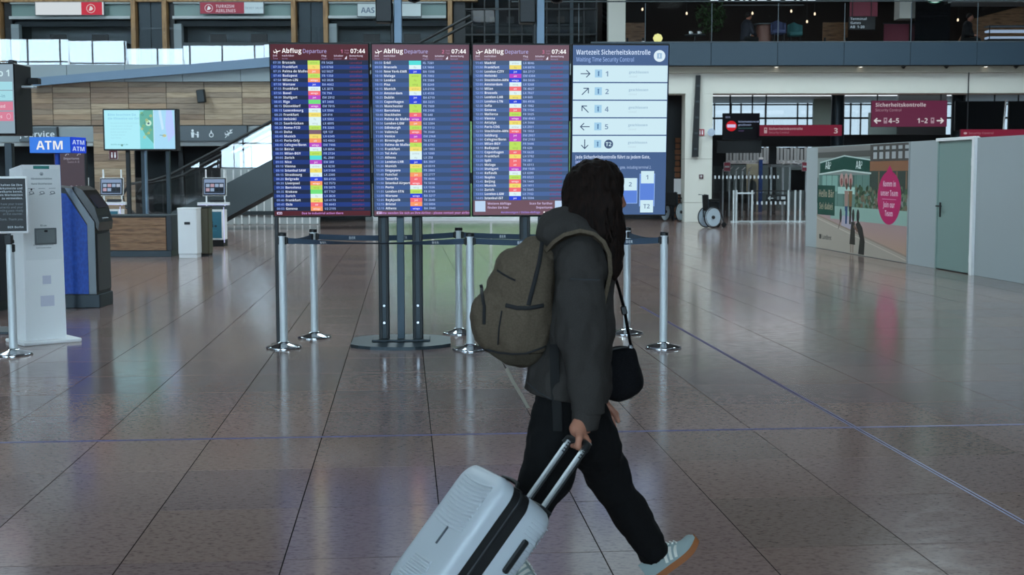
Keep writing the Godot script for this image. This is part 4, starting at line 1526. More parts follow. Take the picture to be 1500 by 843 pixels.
func hall_sign(label: String, at: Vector3, w: float, h: float, p: Pn, lit: float) -> void:
	var o := thing("direction_sign", label, "sign", at)
	lb("case", Vector3(0, h / 2, -0.06), Vector3(w, h, 0.12), mt("maroon"), o, 0.006)
	put("lit_face", sheet(w - 0.01, h - 0.01), printed(label, p, lit), o, Vector3(0, h / 2, 0.002))
	for s in [-0.42, 0.42]:
		put("hanger", rod(Vector3(s * w, h, -0.06), Vector3(s * w, 4.72 - at.y, -0.06), 0.02, 6), mt("near_black"), o)


func wheelchair(label: String, at: Vector3, yaw: float, gauge := 0.29) -> void:
	var o := thing("wheelchair", label, "wheelchair", at, yaw)
	var blk_ := mt("black_cloth")
	var met := mt("steel_dark")
	for s in [-1.0, 1.0]:
		var z: float = gauge * s
		var w := put("wheel", turned([Vector2(0.285, -0.016), Vector2(0.305, -0.012), Vector2(0.31, 0), Vector2(0.305, 0.012), Vector2(0.285, 0.016), Vector2(0.28, 0), Vector2(0.285, -0.016)], 32), mt("near_black"), o, Vector3(0, 0.31, z), Vector3(PI / 2, 0, 0))
		put("wheel_disc", turned([Vector2(0, -0.01), Vector2(0.27, -0.006), Vector2(0.285, 0), Vector2(0.27, 0.006), Vector2(0, 0.012)], 28), mt("disc_silver", Color("#c9d8e2"), 0.45, 0.1), w)
		put("hub", turned([Vector2(0, -0.05), Vector2(0.05, -0.045), Vector2(0.05, 0.045), Vector2(0, 0.05)], 14), mt("near_black"), w)
		put("hand_rim", turned([Vector2(0.26, 0.045 * s), Vector2(0.27, 0.052 * s), Vector2(0.28, 0.045 * s), Vector2(0.27, 0.038 * s), Vector2(0.26, 0.045 * s)], 28), mt("chrome"), w)
		put("caster", turned([Vector2(0, -0.015), Vector2(0.075, -0.015), Vector2(0.085, 0), Vector2(0.075, 0.015), Vector2(0, 0.015)], 18), mt("near_black"), o, Vector3(0.42, 0.085, z * 0.9), Vector3(PI / 2, 0, 0))
		var f := MB.new()
		f.tube([Vector3(-0.12, 0.31, z * 0.85), Vector3(-0.16, 0.95, z * 0.85), Vector3(-0.30, 0.96, z * 0.85)], [0.014], 8)
		f.tube([Vector3(-0.14, 0.52, z * 0.85), Vector3(0.30, 0.52, z * 0.85), Vector3(0.42, 0.12, z * 0.85), Vector3(0.52, 0.10, z * 0.85)], [0.014], 8)
		f.tube([Vector3(-0.15, 0.74, z * 0.85), Vector3(0.22, 0.74, z * 0.85), Vector3(0.26, 0.52, z * 0.85)], [0.014], 8)
		put("frame_tube", f.mesh(), met, o)
		lb("armrest", Vector3(0.04, 0.76, z * 0.85), Vector3(0.30, 0.03, 0.05), blk_, o, 0.01)
		lb("footplate", Vector3(0.52, 0.09, z * 0.5), Vector3(0.14, 0.015, 0.13), met, o)
	lb("seat", Vector3(0.08, 0.52 if gauge > 0.2 else 0.66, 0), Vector3(0.42, 0.04 if gauge > 0.2 else 0.34, gauge * 1.6), blk_, o, 0.015)
	lb("backrest", Vector3(-0.15, 0.74, 0), Vector3(0.03, 0.42, gauge * 1.6), blk_, o, 0.012, Vector3(0, 0, 0.06))


# ---------------------------------------------------------------- white hoarding with poster and door
func build_hoarding() -> void:
	var a := Vector3(6.374, 0, -28.617)
	var b := Vector3(7.303, 0, -18.753)
	var d := (b - a)
	var run := d.length()
	var yaw := atan2(-d.z, d.x)
	var h := 2.12
	var w := wall("wall_hoarding", 0, 1, 0, 1, 0, 0.1, mt("hoarding"))
	var m := MB.new()
	# local x runs along the wall towards the viewer, its face is local +z... turned to the aisle
	m.box(Vector3(0.84, h / 2, -0.04), Vector3(1.68, h, 0.08), 0.004)
	m.box(Vector3(6.27 + 0.0, h / 2, -0.04), Vector3(1.13, h, 0.08), 0.004)
	w.mesh = m.mesh()
	w.position = a
	w.rotation.y = yaw
	# the wall faces -x in the world: turn the run so that +z of the wall looks to the aisle
	var long := 5.0
	var panels := [[0.0, 0.72], [0.74, 2.6], [2.62, 4.5], [4.52, 5.63], [5.66, 6.84], [8.28, 10.4], [10.42, 12.9]]
	m = MB.new()
	m.box(Vector3(6.5, h / 2, -0.09), Vector3(13.0, h, 0.06), 0.0)
	w.mesh = m.mesh()
	for q in panels:
		lb("panel", Vector3((q[0] + q[1]) / 2, h / 2, -0.03), Vector3(q[1] - q[0], h, 0.06), mt("hoarding"), w, 0.003)
	lb("end_panel", Vector3(-0.012, h / 2, -0.5), Vector3(0.024, h, 1.0), mt("hoarding"), w, 0.003)
	# door in its pale frame
	var door := thing("door_1", "grey-green steel door in a white frame in the hoarding", "door", w.position, yaw)
	door.set_meta("kind", "structure")
	lb("leaf", Vector3(7.54, h / 2 - 0.01, -0.02), Vector3(1.30, h - 0.05, 0.05), mt("door_green"), door, 0.004)
	lb("frame", Vector3(8.235, h / 2, 0.0), Vector3(0.09, h + 0.02, 0.10), mt("white_metal"), door)
	lb("frame", Vector3(6.87, h / 2, -0.01), Vector3(0.05, h, 0.06), mt("door_green"), door)
	lb("frame", Vector3(7.54, h + 0.0, 0.0), Vector3(1.42, 0.05, 0.09), mt("white_metal"), door)
	lb("lock_plate", Vector3(6.99, 0.98, 0.012), Vector3(0.05, 0.24, 0.012), mt("near_black"), door)
	var dh := put("door_handle", rod(Vector3(6.99, 1.04, 0.02), Vector3(6.99, 1.04, 0.07), 0.012, 8), mt("near_black"), door)
	put("lever", rod(Vector3(6.96, 1.04, 0.07), Vector3(7.16, 1.04, 0.07), 0.012, 8), mt("near_black"), dh)
	for y in [0.25, 1.75]:
		lb("hinge", Vector3(8.18, y, 0.03), Vector3(0.03, 0.12, 0.03), mt("satin_aluminium"), door)
	# poster
	var p := poster_print()
	var po := thing("wall_poster", "wide café recruiting poster with a pink bubble pasted on the hoarding", "poster", w.position, yaw)
	lb("board", Vector3(3.18, h / 2, 0.004), Vector3(4.87, h - 0.02, 0.008), mt("poster_edge", Color("#c9c9c4"), 0.6), po, 0.0)
	put("print", sheet(4.87, h - 0.02), printed("poster_print", p, 0.0, 0.45), po, Vector3(3.18, h / 2, 0.0095))


func poster_print() -> Pn:
	var W := 900.0
	var H := 400.0
	var p := Pn.new(900, 400, Color("#8f9793"))
	# photographed street: sky strip and brick building with pale windows on the right
	p.rect(0, 0, 900, 40, Color("#8e8a88"))
	p.rect(560, 0, 340, 60, Color("#57504e"))
	for i in 6:
		p.rect(590 + i * 56, 8, 34, 44, Color("#b9bcbe"))
		p.rect(590 + i * 56, 20, 34, 8, Color("#4a4a4c"))
	p.rect(560, 60, 340, 34, Color("#9c6a4e"))
	p.rect(560, 94, 340, 90, Color("#3f4a44"))
	for i in 4:
		p.rect(640 + i * 80, 96, 12, 70, Color("#8a6a54"))
	# shopfront under a green fascia
	p.rect(0, 20, 560, 22, Color("#5d5a58"))
	p.poly([Vector2(30, 62), Vector2(300, 38), Vector2(560, 56), Vector2(560, 100), Vector2(300, 88), Vector2(30, 104)], Color("#174a42"))
	p.line(Vector2(30, 60), Vector2(300, 36), 5, Color("#cfe0da"))
	p.line(Vector2(300, 36), Vector2(560, 54), 5, Color("#cfe0da"))
	p.line(Vector2(20, 106), Vector2(300, 90), 6, Color("#d9e6e0"))
	p.line(Vector2(300, 90), Vector2(570, 102), 6, Color("#d9e6e0"))
	for x in [90, 420]:
		p.text(x, 86, 40, "A&", Color("#e8f2ee"), true)
		p.ell(x + 58, 66, 8, 8, Color("#e8f2ee"), 3)
	p.rect(20, 108, 540, 120, Color("#6c8f86"))
	p.rect(60, 112, 180, 60, Color("#8fb8ad"))
	for i in 8:
		p.rect(40 + i * 64, 108, 5, 120, Color("#4a6a62"))
	p.rect(240, 110, 170, 40, Color("#4f6a64"))
	for i in 3:
		p.ell(275 + i * 48, 128, 20, 26, Color("#c99f98"))
		p.ell(275 + i * 48, 134, 10, 14, Color("#8e4a4a"))
	p.rect(235, 154, 180, 26, Color("#b9dcd2"))
	# greenery and counter, people at the counter
	for i in 260:
		var g := rng.randf()
		p.ell(420 + rng.randf() * 470, 150 + rng.randf() * 90, 6 + rng.randf() * 8, 5 + rng.randf() * 7, [Color("#2e4634"), Color("#4a6147"), Color("#6f8468"), Color("#7d6d5a")][int(g * 3.99)])
	p.rect(160, 228, 740, 60, Color("#9fc0b4"))
	p.rect(0, 120, 10, 100, Color("#55605c"))
	for i in 2:
		var x := 330 + i * 42
		p.ell(x, 150, 11, 14, Color("#6a4a3c"))
		p.poly([Vector2(x - 20, 168), Vector2(x + 20, 168), Vector2(x + 16, 226), Vector2(x - 16, 226)], [Color("#b08a80"), Color("#8a6a4a")][i])
		p.poly([Vector2(x - 15, 226), Vector2(x + 15, 226), Vector2(x + 8, 292), Vector2(x - 10, 292)], [Color("#3e5a86"), Color("#3a3230")][i])
	# pavement in warm dusk tones
	for y in range(250, 400):
		var k := (y - 250) / 150.0
		p.rect(0, y, 900, 1, Color("#b99aa0").lerp(Color("#c9a588"), k))
	p.rect(160, 244, 740, 34, Color("#9fc0b4"))
	p.poly([Vector2(0, 268), Vector2(900, 376), Vector2(900, 400), Vector2(0, 400)], Color("#b9ada0"))
	p.line(Vector2(0, 268), Vector2(900, 378), 6, Color("#a58f80"))
	p.line(Vector2(0, 280), Vector2(900, 392), 3, Color("#d9cdc2"))
	p.poly([Vector2(290, 262), Vector2(400, 262), Vector2(430, 316), Vector2(280, 300)], Color("#bfb4c4"))
	for i in 2:
		p.poly([Vector2(322 + i * 42, 226), Vector2(346 + i * 42, 226), Vector2(340 + i * 42, 292), Vector2(322 + i * 42, 292)], [Color("#3e5a86"), Color("#3a3230")][i])
	p.ell(272, 262, 12, 26, Color("#3c3a3c"))
	p.line(Vector2(268, 284), Vector2(250, 312), 5, Color("#5a4a44"))
	# two embracing dark figures in the foreground
	p.ell(404, 258, 13, 24, Color("#2c2625"))
	p.poly([Vector2(386, 282), Vector2(422, 282), Vector2(430, 366), Vector2(372, 366)], Color("#332c2a"))
	p.rect(382, 366, 9, 30, Color("#8a6a5c"))
	p.rect(404, 366, 9, 30, Color("#8a6a5c"))
	p.ell(452, 258, 15, 24, Color("#2c2625"))
	p.poly([Vector2(430, 290), Vector2(460, 276), Vector2(500, 300), Vector2(526, 350), Vector2(520, 398), Vector2(462, 398), Vector2(476, 340)], Color("#2b2727"))
	p.line(Vector2(416, 298), Vector2(448, 312), 12, Color("#7a5a4c"))
	# green welcome board, wordmark, pink bubble
	p.rect(6, 150, 200, 116, Color("#1c4f45"))
	p.text(106, 196, 40, "Hello Bär", Color("#b5a48c"), true, 1)
	p.text(106, 244, 36, "Sei dabei", Color("#b5a48c"), true, 1)
	p.rect(34, 344, 26, 18, Color("#4a4644"))
	p.text(68, 362, 24, "Landbrot", Color("#4a4644"), true)
	p.ell(742, 186, 104, 92, Color("#cf1f6c"))
	p.poly([Vector2(700, 110), Vector2(742, 74), Vector2(784, 110)], Color("#cf1f6c"))
	p.text(742, 148, 27, "Komm in", Color("#f6dce7"), true, 1)
	p.text(742, 180, 27, "unser Team", Color("#f6dce7"), true, 1)
	p.rect(680, 190, 124, 3, Color("#e58ab2"))
	p.text(742, 220, 27, "Join our", Color("#f6dce7"), true, 1)
	p.text(742, 250, 27, "Team", Color("#f6dce7"), true, 1)
	return p


# ---------------------------------------------------------------- escalator
func build_escalator() -> void:
	var z := -37.0
	var o := thing("escalator", "dark escalator with glass sides climbing to the right behind the boards", "escalator", Vector3(-10.196, 0, z))
	var ox := o.position.x
	var k := 0.52
	# soffit and cheek: lower edge and upper edge rise along the same slope
	var x0 := 0.0
	var x1 := -9.528 - ox
	var x2 := x1 + 8.4
	var yt := 0.493
	var th := 0.78
	var side := MB.new()
	for s in [[0.0, 0.10], [-1.5, -1.4]]:
		side.prism(PackedVector2Array([Vector2(-0.9, 0.0), Vector2(x1 + 0.9, 0.0), Vector2(x2, yt + k * (x2 - x1) - th), Vector2(x2, yt + k * (x2 - x1)), Vector2(x1, yt), Vector2(x1 - 0.5, yt - 0.16), Vector2(x1 - 1.0, yt - 0.22), Vector2(-0.9, yt - 0.24)]), s[0], s[1])
	put("cheek", side.mesh(), mt("escalator_dark", Color("#343c3e"), 0.35, 0.2), o)
	var un := MB.new()
	un.prism(PackedVector2Array([Vector2(x1 + 0.9, 0.0), Vector2(x2, yt + k * (x2 - x1) - th), Vector2(x2, yt + k * (x2 - x1) - th + 0.08), Vector2(x1 + 0.74, 0.0)]), -1.4, 0.0)
	put("soffit", un.mesh(), mt("near_black"), o)
	# steps
	var i := 0
	while i < 21:
		var sx := x1 - 0.6 + i * 0.42
		lb("step", Vector3(sx, yt - 0.35 + k * maxf(0.0, sx - x1), -0.7), Vector3(0.44, 0.20, 1.18), mt("dark_grey"), o, 0.0)
		i += 1
	for s in [0.05, -1.45]:
		var lean := 0
		for j in 6:
			var a := x1 - 1.1 + j * 1.45
			var b := a + 1.43
			var ya := yt + k * maxf(0.0, a - x1) - (0.20 if a < x1 - 0.5 else 0.05)
			var yb := yt + k * maxf(0.0, b - x1) - 0.03
			var hh := 1.02
			var g := MB.new()
			g.prism(PackedVector2Array([Vector2(a, ya), Vector2(b, yb), Vector2(b, yb + hh), Vector2(a, ya + hh * (0.9 if j == 0 else 1.0))]), -0.008, 0.008)
			put("glass_pane", g.mesh(), mt("clear_glass"), o, Vector3(0, 0, s))
		var hr := MB.new()
		hr.tube([Vector3(x1 - 0.9, yt - 0.12, s), Vector3(x1 - 1.25, yt + 0.15, s), Vector3(x1 - 1.35, yt + 0.5, s), Vector3(x1 - 1.15, yt + 0.8, s), Vector3(x1 - 0.5, yt + 0.90, s), Vector3(x1, yt + 1.06, s), Vector3(x2, yt + 1.06 + k * (x2 - x1), s)], [0.04], 10)
		put("handrail", hr.mesh(), mt("near_black"), o)
# ---------------------------------------------------------------- flight information board
func board_print(which: int) -> Pn:
	var w := 560
	var h := 996
	var bg := [Color("#0d1b3e"), Color("#344a70"), Color("#3e5478")][which] as Color
	var band := [Color("#13307a"), Color("#3b5890"), Color("#46639a")][which] as Color
	var head := [Color("#4c101b"), Color("#63414f"), Color("#6c4e5a")][which] as Color
	var p := Pn.new(w, h, bg)
	p.rect(0, 0, w, 90, head)
	p.plane(38, 42, 17, Color.WHITE)
	p.text(66, 50, 36, "Abflug", Color.WHITE, true)
	p.text(184, 50, 30, "Departure", Color("#b9b6f0"))
	p.text(402, 50, 28, str([1, 2, 3][which]), Color("#c46a8c"), true)
	p.text(424, 38, 12, "Seite", Color("#b08aa8"))
	p.text(424, 52, 12, "Page", Color("#b08aa8"))
	p.text(w - 16, 50, 34, "07:44", Color.WHITE, true, 2)
	for q in [[14, "Zeit", "Time"], [66, "nach/über", "to/via"], [292, "Flug", "Flight"], [362, "Schalter", "Counter"], [452, "Bemerkung", "Remark"]]:
		p.text(q[0], 70, 14, q[1], Color("#d9d4ea"), true)
		p.text(q[0], 86, 13, q[2], Color("#a79fd0"))
	p.poly([Vector2(424, 84), Vector2(438, 84), Vector2(438, 64)], Color("#e6e2f2"))
	var towns := [
		"Brussels,Frankfurt,Palma de Mallorca,Budapest,Milan-LIN,Warsaw,Frankfurt,Basel,Stuttgart,Riga,Düsseldorf,Luxembourg,Frankfurt,Helsinki,Saarbrücken,Rome-FCO,Doha,Munich,Paris-Orly,Cologne/Bonn,Beirut,Milan-BGY,Zurich,Nice,Vienna,Istanbul SAW,Strasbourg,Belgrade,Liverpool,Barcelona,Krakow,Zurich,Frankfurt,Oslo,Geneva",
		"Erbil,Brussels,New York-EWR,Malaga,London,Pisa,Munich,Amsterdam,Dublin,Copenhagen,Manchester,Barcelona,Stockholm,Palma de Mallorca,London-LGW,Edinburgh,Valencia,Venice,Birmingham,Palma de Mallorca,Frankfurt,Tel Aviv,Athens,London-LHR,Munich,Singapore,Funchal,Tenerife,Istanbul Airport,Porto,London-STN,Warsaw,Reykjavik,Bristol,Athens",
		"Madrid,Frankfurt,London-CITY,Helsinki,Stockholm-ARN,Amsterdam,Milan,Brussels,London-LHR,London-LTN,Sofia,Geneva,Mallorca,Vienna,Antalya,Paris-CDG,Stockholm-ARN,Salzburg,Cologne/Bonn,Milan-BGY,Budapest,Copenhagen,Frankfurt,Split,Malaga,Stuttgart,Keflavik,Naples,Beijing,Munich,Zurich,London-LGW,Istanbul-IST"][which].split(",") as PackedStringArray
	# tail-fin colours: g lime, y yellow, o orange, b blue, w white, r red, m magenta, c cyan, n green, u brown
	var code: String = ["gyogobwrmnmwywwguyomwgcmwywbognwyro", "cwbgggywbbggrmogrmrgywwbygorrwgbrob", "wybmbwrwybwrgmywrmmggryrrmwgryrwbr"][which]
	var tone := {"g": Color("#b9e05a"), "y": Color("#f0dc6a"), "o": Color("#f79a62"), "b": Color("#2440d8"), "w": Color("#dcf2f4"), "r": Color("#f26a72"), "m": Color("#b83fc4"), "c": Color("#4fdcd8"), "n": Color("#6fe07a"), "u": Color("#7a5a6a")}
	var pre := {"g": "FR", "y": "LH", "o": "U2", "b": "BA", "w": "LX", "r": "TK", "m": "EW", "c": "KL", "n": "BT", "u": "QR"}
	var n := towns.size()
	var top := 92.0
	var bot := 968.0 if which < 2 else 908.0
	var rh := (bot - top) / n
	var t: int = [450, 590, 705][which]
	for i in n:
		var y := top + rh * i
		if i % 2:
			p.rect(0, y, w, rh + 1, band)
		var base := y + rh * 0.74
		p.text(14, base, 18, "%02d:%02d" % [t / 60, t % 60], Color("#8fa8f2"), true)
		t += [0, 5, 5, 10, 0, 5][(i * 7 + which) % 6]
		p.text(66, base, 19, towns[i], Color("#f1f5ff"), true)
		var ch := code[i]
		p.rect(212, y, 70, rh + 1, tone[ch])
		if ch in "bmro":
			p.text(247, y + rh * 0.72, 15, ["air", "wings", "jet"][i % 3], Color("#f7e8f4"), true, 1)
		elif ch in "ygw":
			p.text(247, y + rh * 0.72, 15, ["airline", "fly", "wing"][i % 3], tone[ch].darkened(0.2), false, 1)
		p.text(292, base, 18, "%s %d" % [pre[ch], 100 + absi(hash(Vector2i(i, which))) % 8800], Color("#a9bdf0"), true)
		p.text(452, base, 17, "annulliert" if i % 2 else "cancelled", Color("#98284c"))
	if which < 2:
		p.rect(0, bot, w, h - bot, head)
		p.rect(14, bot + 6, 30, 14, Color("#d9d4f2"))
		p.text(18, bot + 18, 13, "BER", head, true)
		p.text(280 if which == 0 else 300, bot + 20, 17, "Due to industrial action there" if which == 0 else "Bitte wenden Sie sich an Ihre Airline – please contact your airline", Color("#c98fe0"), true, 1)
	else:
		p.rect(0, bot, w, h - bot, head)
		p.rect(10, bot + 4, 62, 64, Color("#b9d2ee"))
		p.text(84, bot + 26, 18, "Weitere Abflüge", Color("#cfc0ea"), true)
		p.text(84, bot + 50, 18, "finden Sie hier", Color("#cfc0ea"), true)
		p.text(470, bot + 26, 18, "Scan for further", Color("#cfc0ea"), true, 2)
		p.text(470, bot + 50, 18, "Departures", Color("#cfc0ea"), true, 2)
		p.rect(484, bot + 4, 62, 64, Color("#b9d2ee"))
		p.text(280, bot + 78, 16, "Aenderungen / Online-Abflüge", Color("#9d86e6"), true, 1)
		p.ell(420, bot + 72, 5, 5, Color.WHITE)
	return p


func wait_print() -> Pn:
	var w := 560
	var h := 996
	var bg := Color("#46618f")
	var p := Pn.new(w, h, bg)
	p.fit(18, 54, 40, "Wartezeit Sicherheitskontrolle", Color("#d6e6ff"), true, 440)
	p.fit(18, 94, 34, "Waiting Time Security Control", Color("#a9c6ff"), false, 344)
	p.ell(508, 60, 34, 34, Color("#e2f4ff"))
	p.rect(494, 44, 28, 32, Color("#9fc0e0"))
	p.rect(506, 50, 5, 20, Color("#e2f4ff"))
	var angs := [0, 45, 135, 180, 270]
	var nums := ["1", "2", "4", "5", ""]
	for i in 5:
		var y := 116 + i * 103
		p.rect(2, y, w - 4, 96, Color("#d4f1fb"))
		p.arrow(74, y + 48, 26, angs[i], 5, Color("#3c5070"))
		p.rect(130, y + 24, 42, 46, Color("#a5d3f0"))
		p.ell(151, y + 38, 5, 5, Color("#4f7ba8"))
		p.rect(148, y + 44, 7, 18, Color("#4f7ba8"))
		if i < 4:
			p.text(202, y + 64, 42, nums[i], Color("#7f98b4"), true, 1)
		else:
			p.ell(216, y + 48, 26, 26, Color("#44597c"))
			p.text(216, y + 60, 32, "T2", Color("#d4f1fb"), true, 1)
		p.text(330, y + 46, 20, "geschlossen", Color("#a3c2d8"), true)
		p.text(330, y + 70, 17, "closed", Color("#c2dbe8"))
	p.fit(20, 662, 27, "Jede Sicherheitskontrolle führt zu jedem Gate,", Color("#dfeaff"), true, 448)
	p.fit(20, 692, 27, "inklusive Terminal 2.", Color("#b9c9ff"), true, 200)
	p.fit(20, 722, 22, "Every security control leads to every gate, including terminal 2.", Color("#c9dcff"), false, 456)
	var line := Color("#9fc4ff")
	p.rect(60, 780, 332, 150, Color("#5d86e0"))
	for q in [[60, 780, 332, 3], [60, 927, 332, 3], [60, 780, 3, 150], [389, 780, 3, 150], [404, 752, 92, 3], [404, 752, 3, 196], [492, 752, 3, 196]]:
		p.rect(q[0], q[1], q[2], q[3], line)
	p.rect(407, 755, 85, 190, Color("#5d86e0"))
	for q in [[310, 778, "2"], [412, 736, "1"], [410, 910, "T2"], [80, 800, "4"], [80, 860, "5"]]:
		p.rect(q[0], q[1], 78, 74, Color("#d4f1fb"))
		p.text(q[0] + 39, q[1] + 50, 36, q[2], Color("#7f98b4"), true, 1)
	return p


func build_board() -> void:
	var yaw := 0.055
	var o := thing("flight_information_board", "row of four tall lit flight and waiting time screens on dark stands", "information board", Vector3(-0.38, 0, -12.326), yaw)
	# local x runs along the screens
	var w := 0.885
	var h := 1.565
	var tilt := Vector3(0.075, 0, 0)
	var mid := 1.985
	var pitch := 0.913
	for i in 4:
		var x := (i - 1.5) * pitch
		var d := lb("display", Vector3(x, mid, 0.10), Vector3(w + 0.014, h + 0.02, 0.085), mt("near_black"), o, 0.008, tilt)
		var m: Material
		if i < 3:
			m = printed("departures_%d" % i, board_print(i), 1.0, 0.33)
		else:
			m = printed("waiting_times", wait_print(), 0.92, 0.33)
		put("screen", sheet(w - 0.008, h - 0.012), m, d, Vector3(0, 0, 0.0435))
	# rails behind, stands, foot plates
	for y in [1.55, 2.45]:
		lb("cross_rail", Vector3(0, y, 0.0), Vector3(3.5, 0.10, 0.05), mt("steel_dark"), o)
	for s in [-0.66, 0.66]:
		var x0: float = s
		for q in [-0.157, 0.157]:
			var ps := lb("post", Vector3(x0 + q, 1.24, -0.03), Vector3(0.098, 2.42, 0.07), mt("steel_dark"), o, 0.006)
			for g in [-0.03, 0.03]:
				lb("flange", Vector3(g, 0, 0.038), Vector3(0.022, 2.42, 0.014), mt("near_black"), ps, 0.003)
			for y in [-1.04, -0.88]:
				put("bolt", rod(Vector3(0, y, 0.03), Vector3(0, y, 0.045), 0.012, 8), mt("chrome"), ps)
		lb("cable_duct", Vector3(x0, 1.24, -0.03), Vector3(0.068, 2.42, 0.05), mt("mast_blue", Color("#33444f"), 0.4, 0.3), o, 0.004)
		lb("flange_plate", Vector3(x0, 0.042, -0.02), Vector3(0.54, 0.02, 0.26), mt("steel_dark"), o)
		var oct := MB.new()
		oct.t = Transform3D(Basis(Vector3.RIGHT, -PI / 2), Vector3(x0, 0, -0.02))
		var pl := PackedVector2Array()
		for k in 24:
			var a := TAU * k / 24
			pl.append(Vector2(clampf(cos(a) * 0.54, -0.46, 0.46), sin(a) * 0.50))
		oct.prism(pl, 0.0, 0.03)
		put("foot_plate", oct.mesh(), mt("plate_grey", Color("#38454c"), 0.35, 0.3), o)
		# masts rising over the screens
		var mx := x0 - 0.005 if s < 0 else x0 - 0.01
		lb("mast", Vector3(mx, 3.35, -0.03), Vector3(0.075, 1.9, 0.07), mt("mast_grey"), o, 0.006)
		lb("speaker_box", Vector3(mx - 0.125, 3.42, 0.0), Vector3(0.15, 0.9, 0.16), mt("near_black"), o, 0.01)
		lb("cable", Vector3(mx - 0.055, 2.9, -0.02), Vector3(0.03, 0.5, 0.03), mt("near_black"), o, 0.005)
		var dm := lb("camera_arm", Vector3(mx + 0.09, 3.26, -0.02), Vector3(0.16, 0.03, 0.03), mt("dark_grey"), o)
		put("camera_dome", turned([Vector2(0, -0.075), Vector2(0.05, -0.06), Vector2(0.072, -0.02), Vector2(0.075, 0.02), Vector2(0.075, 0.02), Vector2(0.085, 0.03), Vector2(0.085, 0.06), Vector2(0, 0.07)], 18), mt("black_gloss"), dm, Vector3(0.06, -0.03, 0))
	lb("side_post", Vector3(-1.79, 0.6, 0.10), Vector3(0.035, 1.2, 0.035), mt("near_black"), o)
	lb("side_foot", Vector3(-1.79, 0.01, 0.10), Vector3(0.14, 0.02, 0.14), mt("near_black"), o)


# ---------------------------------------------------------------- belt stanchions
func build_barrier() -> void:
	var spots := [Vector3(-2.092, 0, -12.01), Vector3(-0.378, 0, -11.847), Vector3(1.381, 0, -11.963), Vector3(-1.922, 0, -12.76), Vector3(-0.528, 0, -13.068), Vector3(1.141, 0, -13.043)]
	var names := ["front left stanchion of the pen before the lit boards", "front middle stanchion of the pen, left of the backpack", "front right stanchion of the pen, under the waiting time screen", "rear left stanchion of the pen behind the first screen", "rear middle stanchion of the pen, half behind the front one", "rear right stanchion of the pen, right of the walking person"]
	var posts := []
	for i in 6:
		var o := thing("barrier_stanchion", names[i], "stanchion", spots[i], 0.0, "belt stanchions round the information board")
		stanchion_parts(o, 1.03)
		posts.append(o)
	belt(spots[0], spots[1], 0.985, 1.1, [[0.215, "BER"], [0.84, "BER"]], "dark belt with white letters between the front left and front middle stanchions")
	belt(spots[1], spots[2], 0.985, 0.0, [[0.27, "BER"], [0.86, "BER"]], "dark belt running behind the backpack to the front right stanchion")
	belt(spots[3], spots[4], 0.985, 0.0, [[0.28, "BER"], [0.66, "BER"]], "dark rear belt passing behind the dark stand")
	belt(spots[4], spots[5], 0.985, 0.0, [[0.27, "BER"]], "dark rear belt between the rear middle and rear right stanchions")
	belt(spots[0], spots[3], 0.985, 0.0, [], "short dark side belt closing the pen on the left")
	belt(spots[2], spots[5], 0.985, 0.0, [], "short dark side belt closing the pen on the right")


func stanchion_parts(o: Node3D, h: float) -> void:
	put("base", turned([Vector2(0, 0.0), Vector2(0.163, 0.0), Vector2(0.163, 0.0), Vector2(0.165, 0.012), Vector2(0.155, 0.020), Vector2(0.155, 0.020), Vector2(0.06, 0.042), Vector2(0.045, 0.06), Vector2(0.045, 0.06), Vector2(0, 0.06)], 36), mt("chrome"), o)
	put("pole", turned([Vector2(0.0, 0.05), Vector2(0.0355, 0.05), Vector2(0.0355, 0.05), Vector2(0.0355, h), Vector2(0.0355, h), Vector2(0, h)], 24), mt("satin_aluminium"), o)
	put("cap", turned([Vector2(0, h - 0.002), Vector2(0.038, h - 0.002), Vector2(0.038, h - 0.002), Vector2(0.038, h + 0.022), Vector2(0.032, h + 0.03), Vector2(0, h + 0.03)], 24), mt("near_black"), o)
	lb("belt_slot", Vector3(0, h - 0.045, 0), Vector3(0.078, 0.075, 0.05), mt("near_black"), o, 0.008)


func belt(p: Vector3, q: Vector3, y: float, twist: float, prints: Array, label: String) -> void:
	var at := (p + q) * 0.5
	at.y = y
	var o := thing("barrier_belt", label, "belt", at, 0.0, "dark belts between the stanchions")
	var d := (q - p).normalized()
	var a := p + d * 0.038
	var b := q - d * 0.038
	var pts := []
	var ac := []
	for i in 25:
		var t := i / 24.0
		var c := a.lerp(b, t)
		c.y = -0.022 * 4.0 * t * (1.0 - t)
		pts.append(c - Vector3(at.x, 0, at.z))
		var tw := twist * sin(PI * t) * 1.18
		ac.append((Vector3.UP * cos(tw) + d.cross(Vector3.UP) * sin(tw)).normalized())
	var m := MB.new()
	m.band(pts, ac, 0.052, 0.002)
	put("webbing", m.mesh(), mt("belt"), o)
	for e in [0, 24]:
		lb("end_clip", pts[e], Vector3(0.03, 0.062, 0.03), mt("near_black"), o, 0.005, Vector3(0, atan2(-d.z, d.x), 0))
	for k in prints:
		var i := int(k[0] * 24)
		var n: Vector3 = d.cross(ac[i]).normalized()
		if n.z < 0:
			n = -n
		var up: Vector3 = ac[i]
		var r := up.cross(n).normalized()
		var t := put("lettering", letters(k[1], 0.036, 0.001), mt("print_white"), o)
		t.transform = Transform3D(Basis(r, up, n), pts[i] + n * 0.0022)
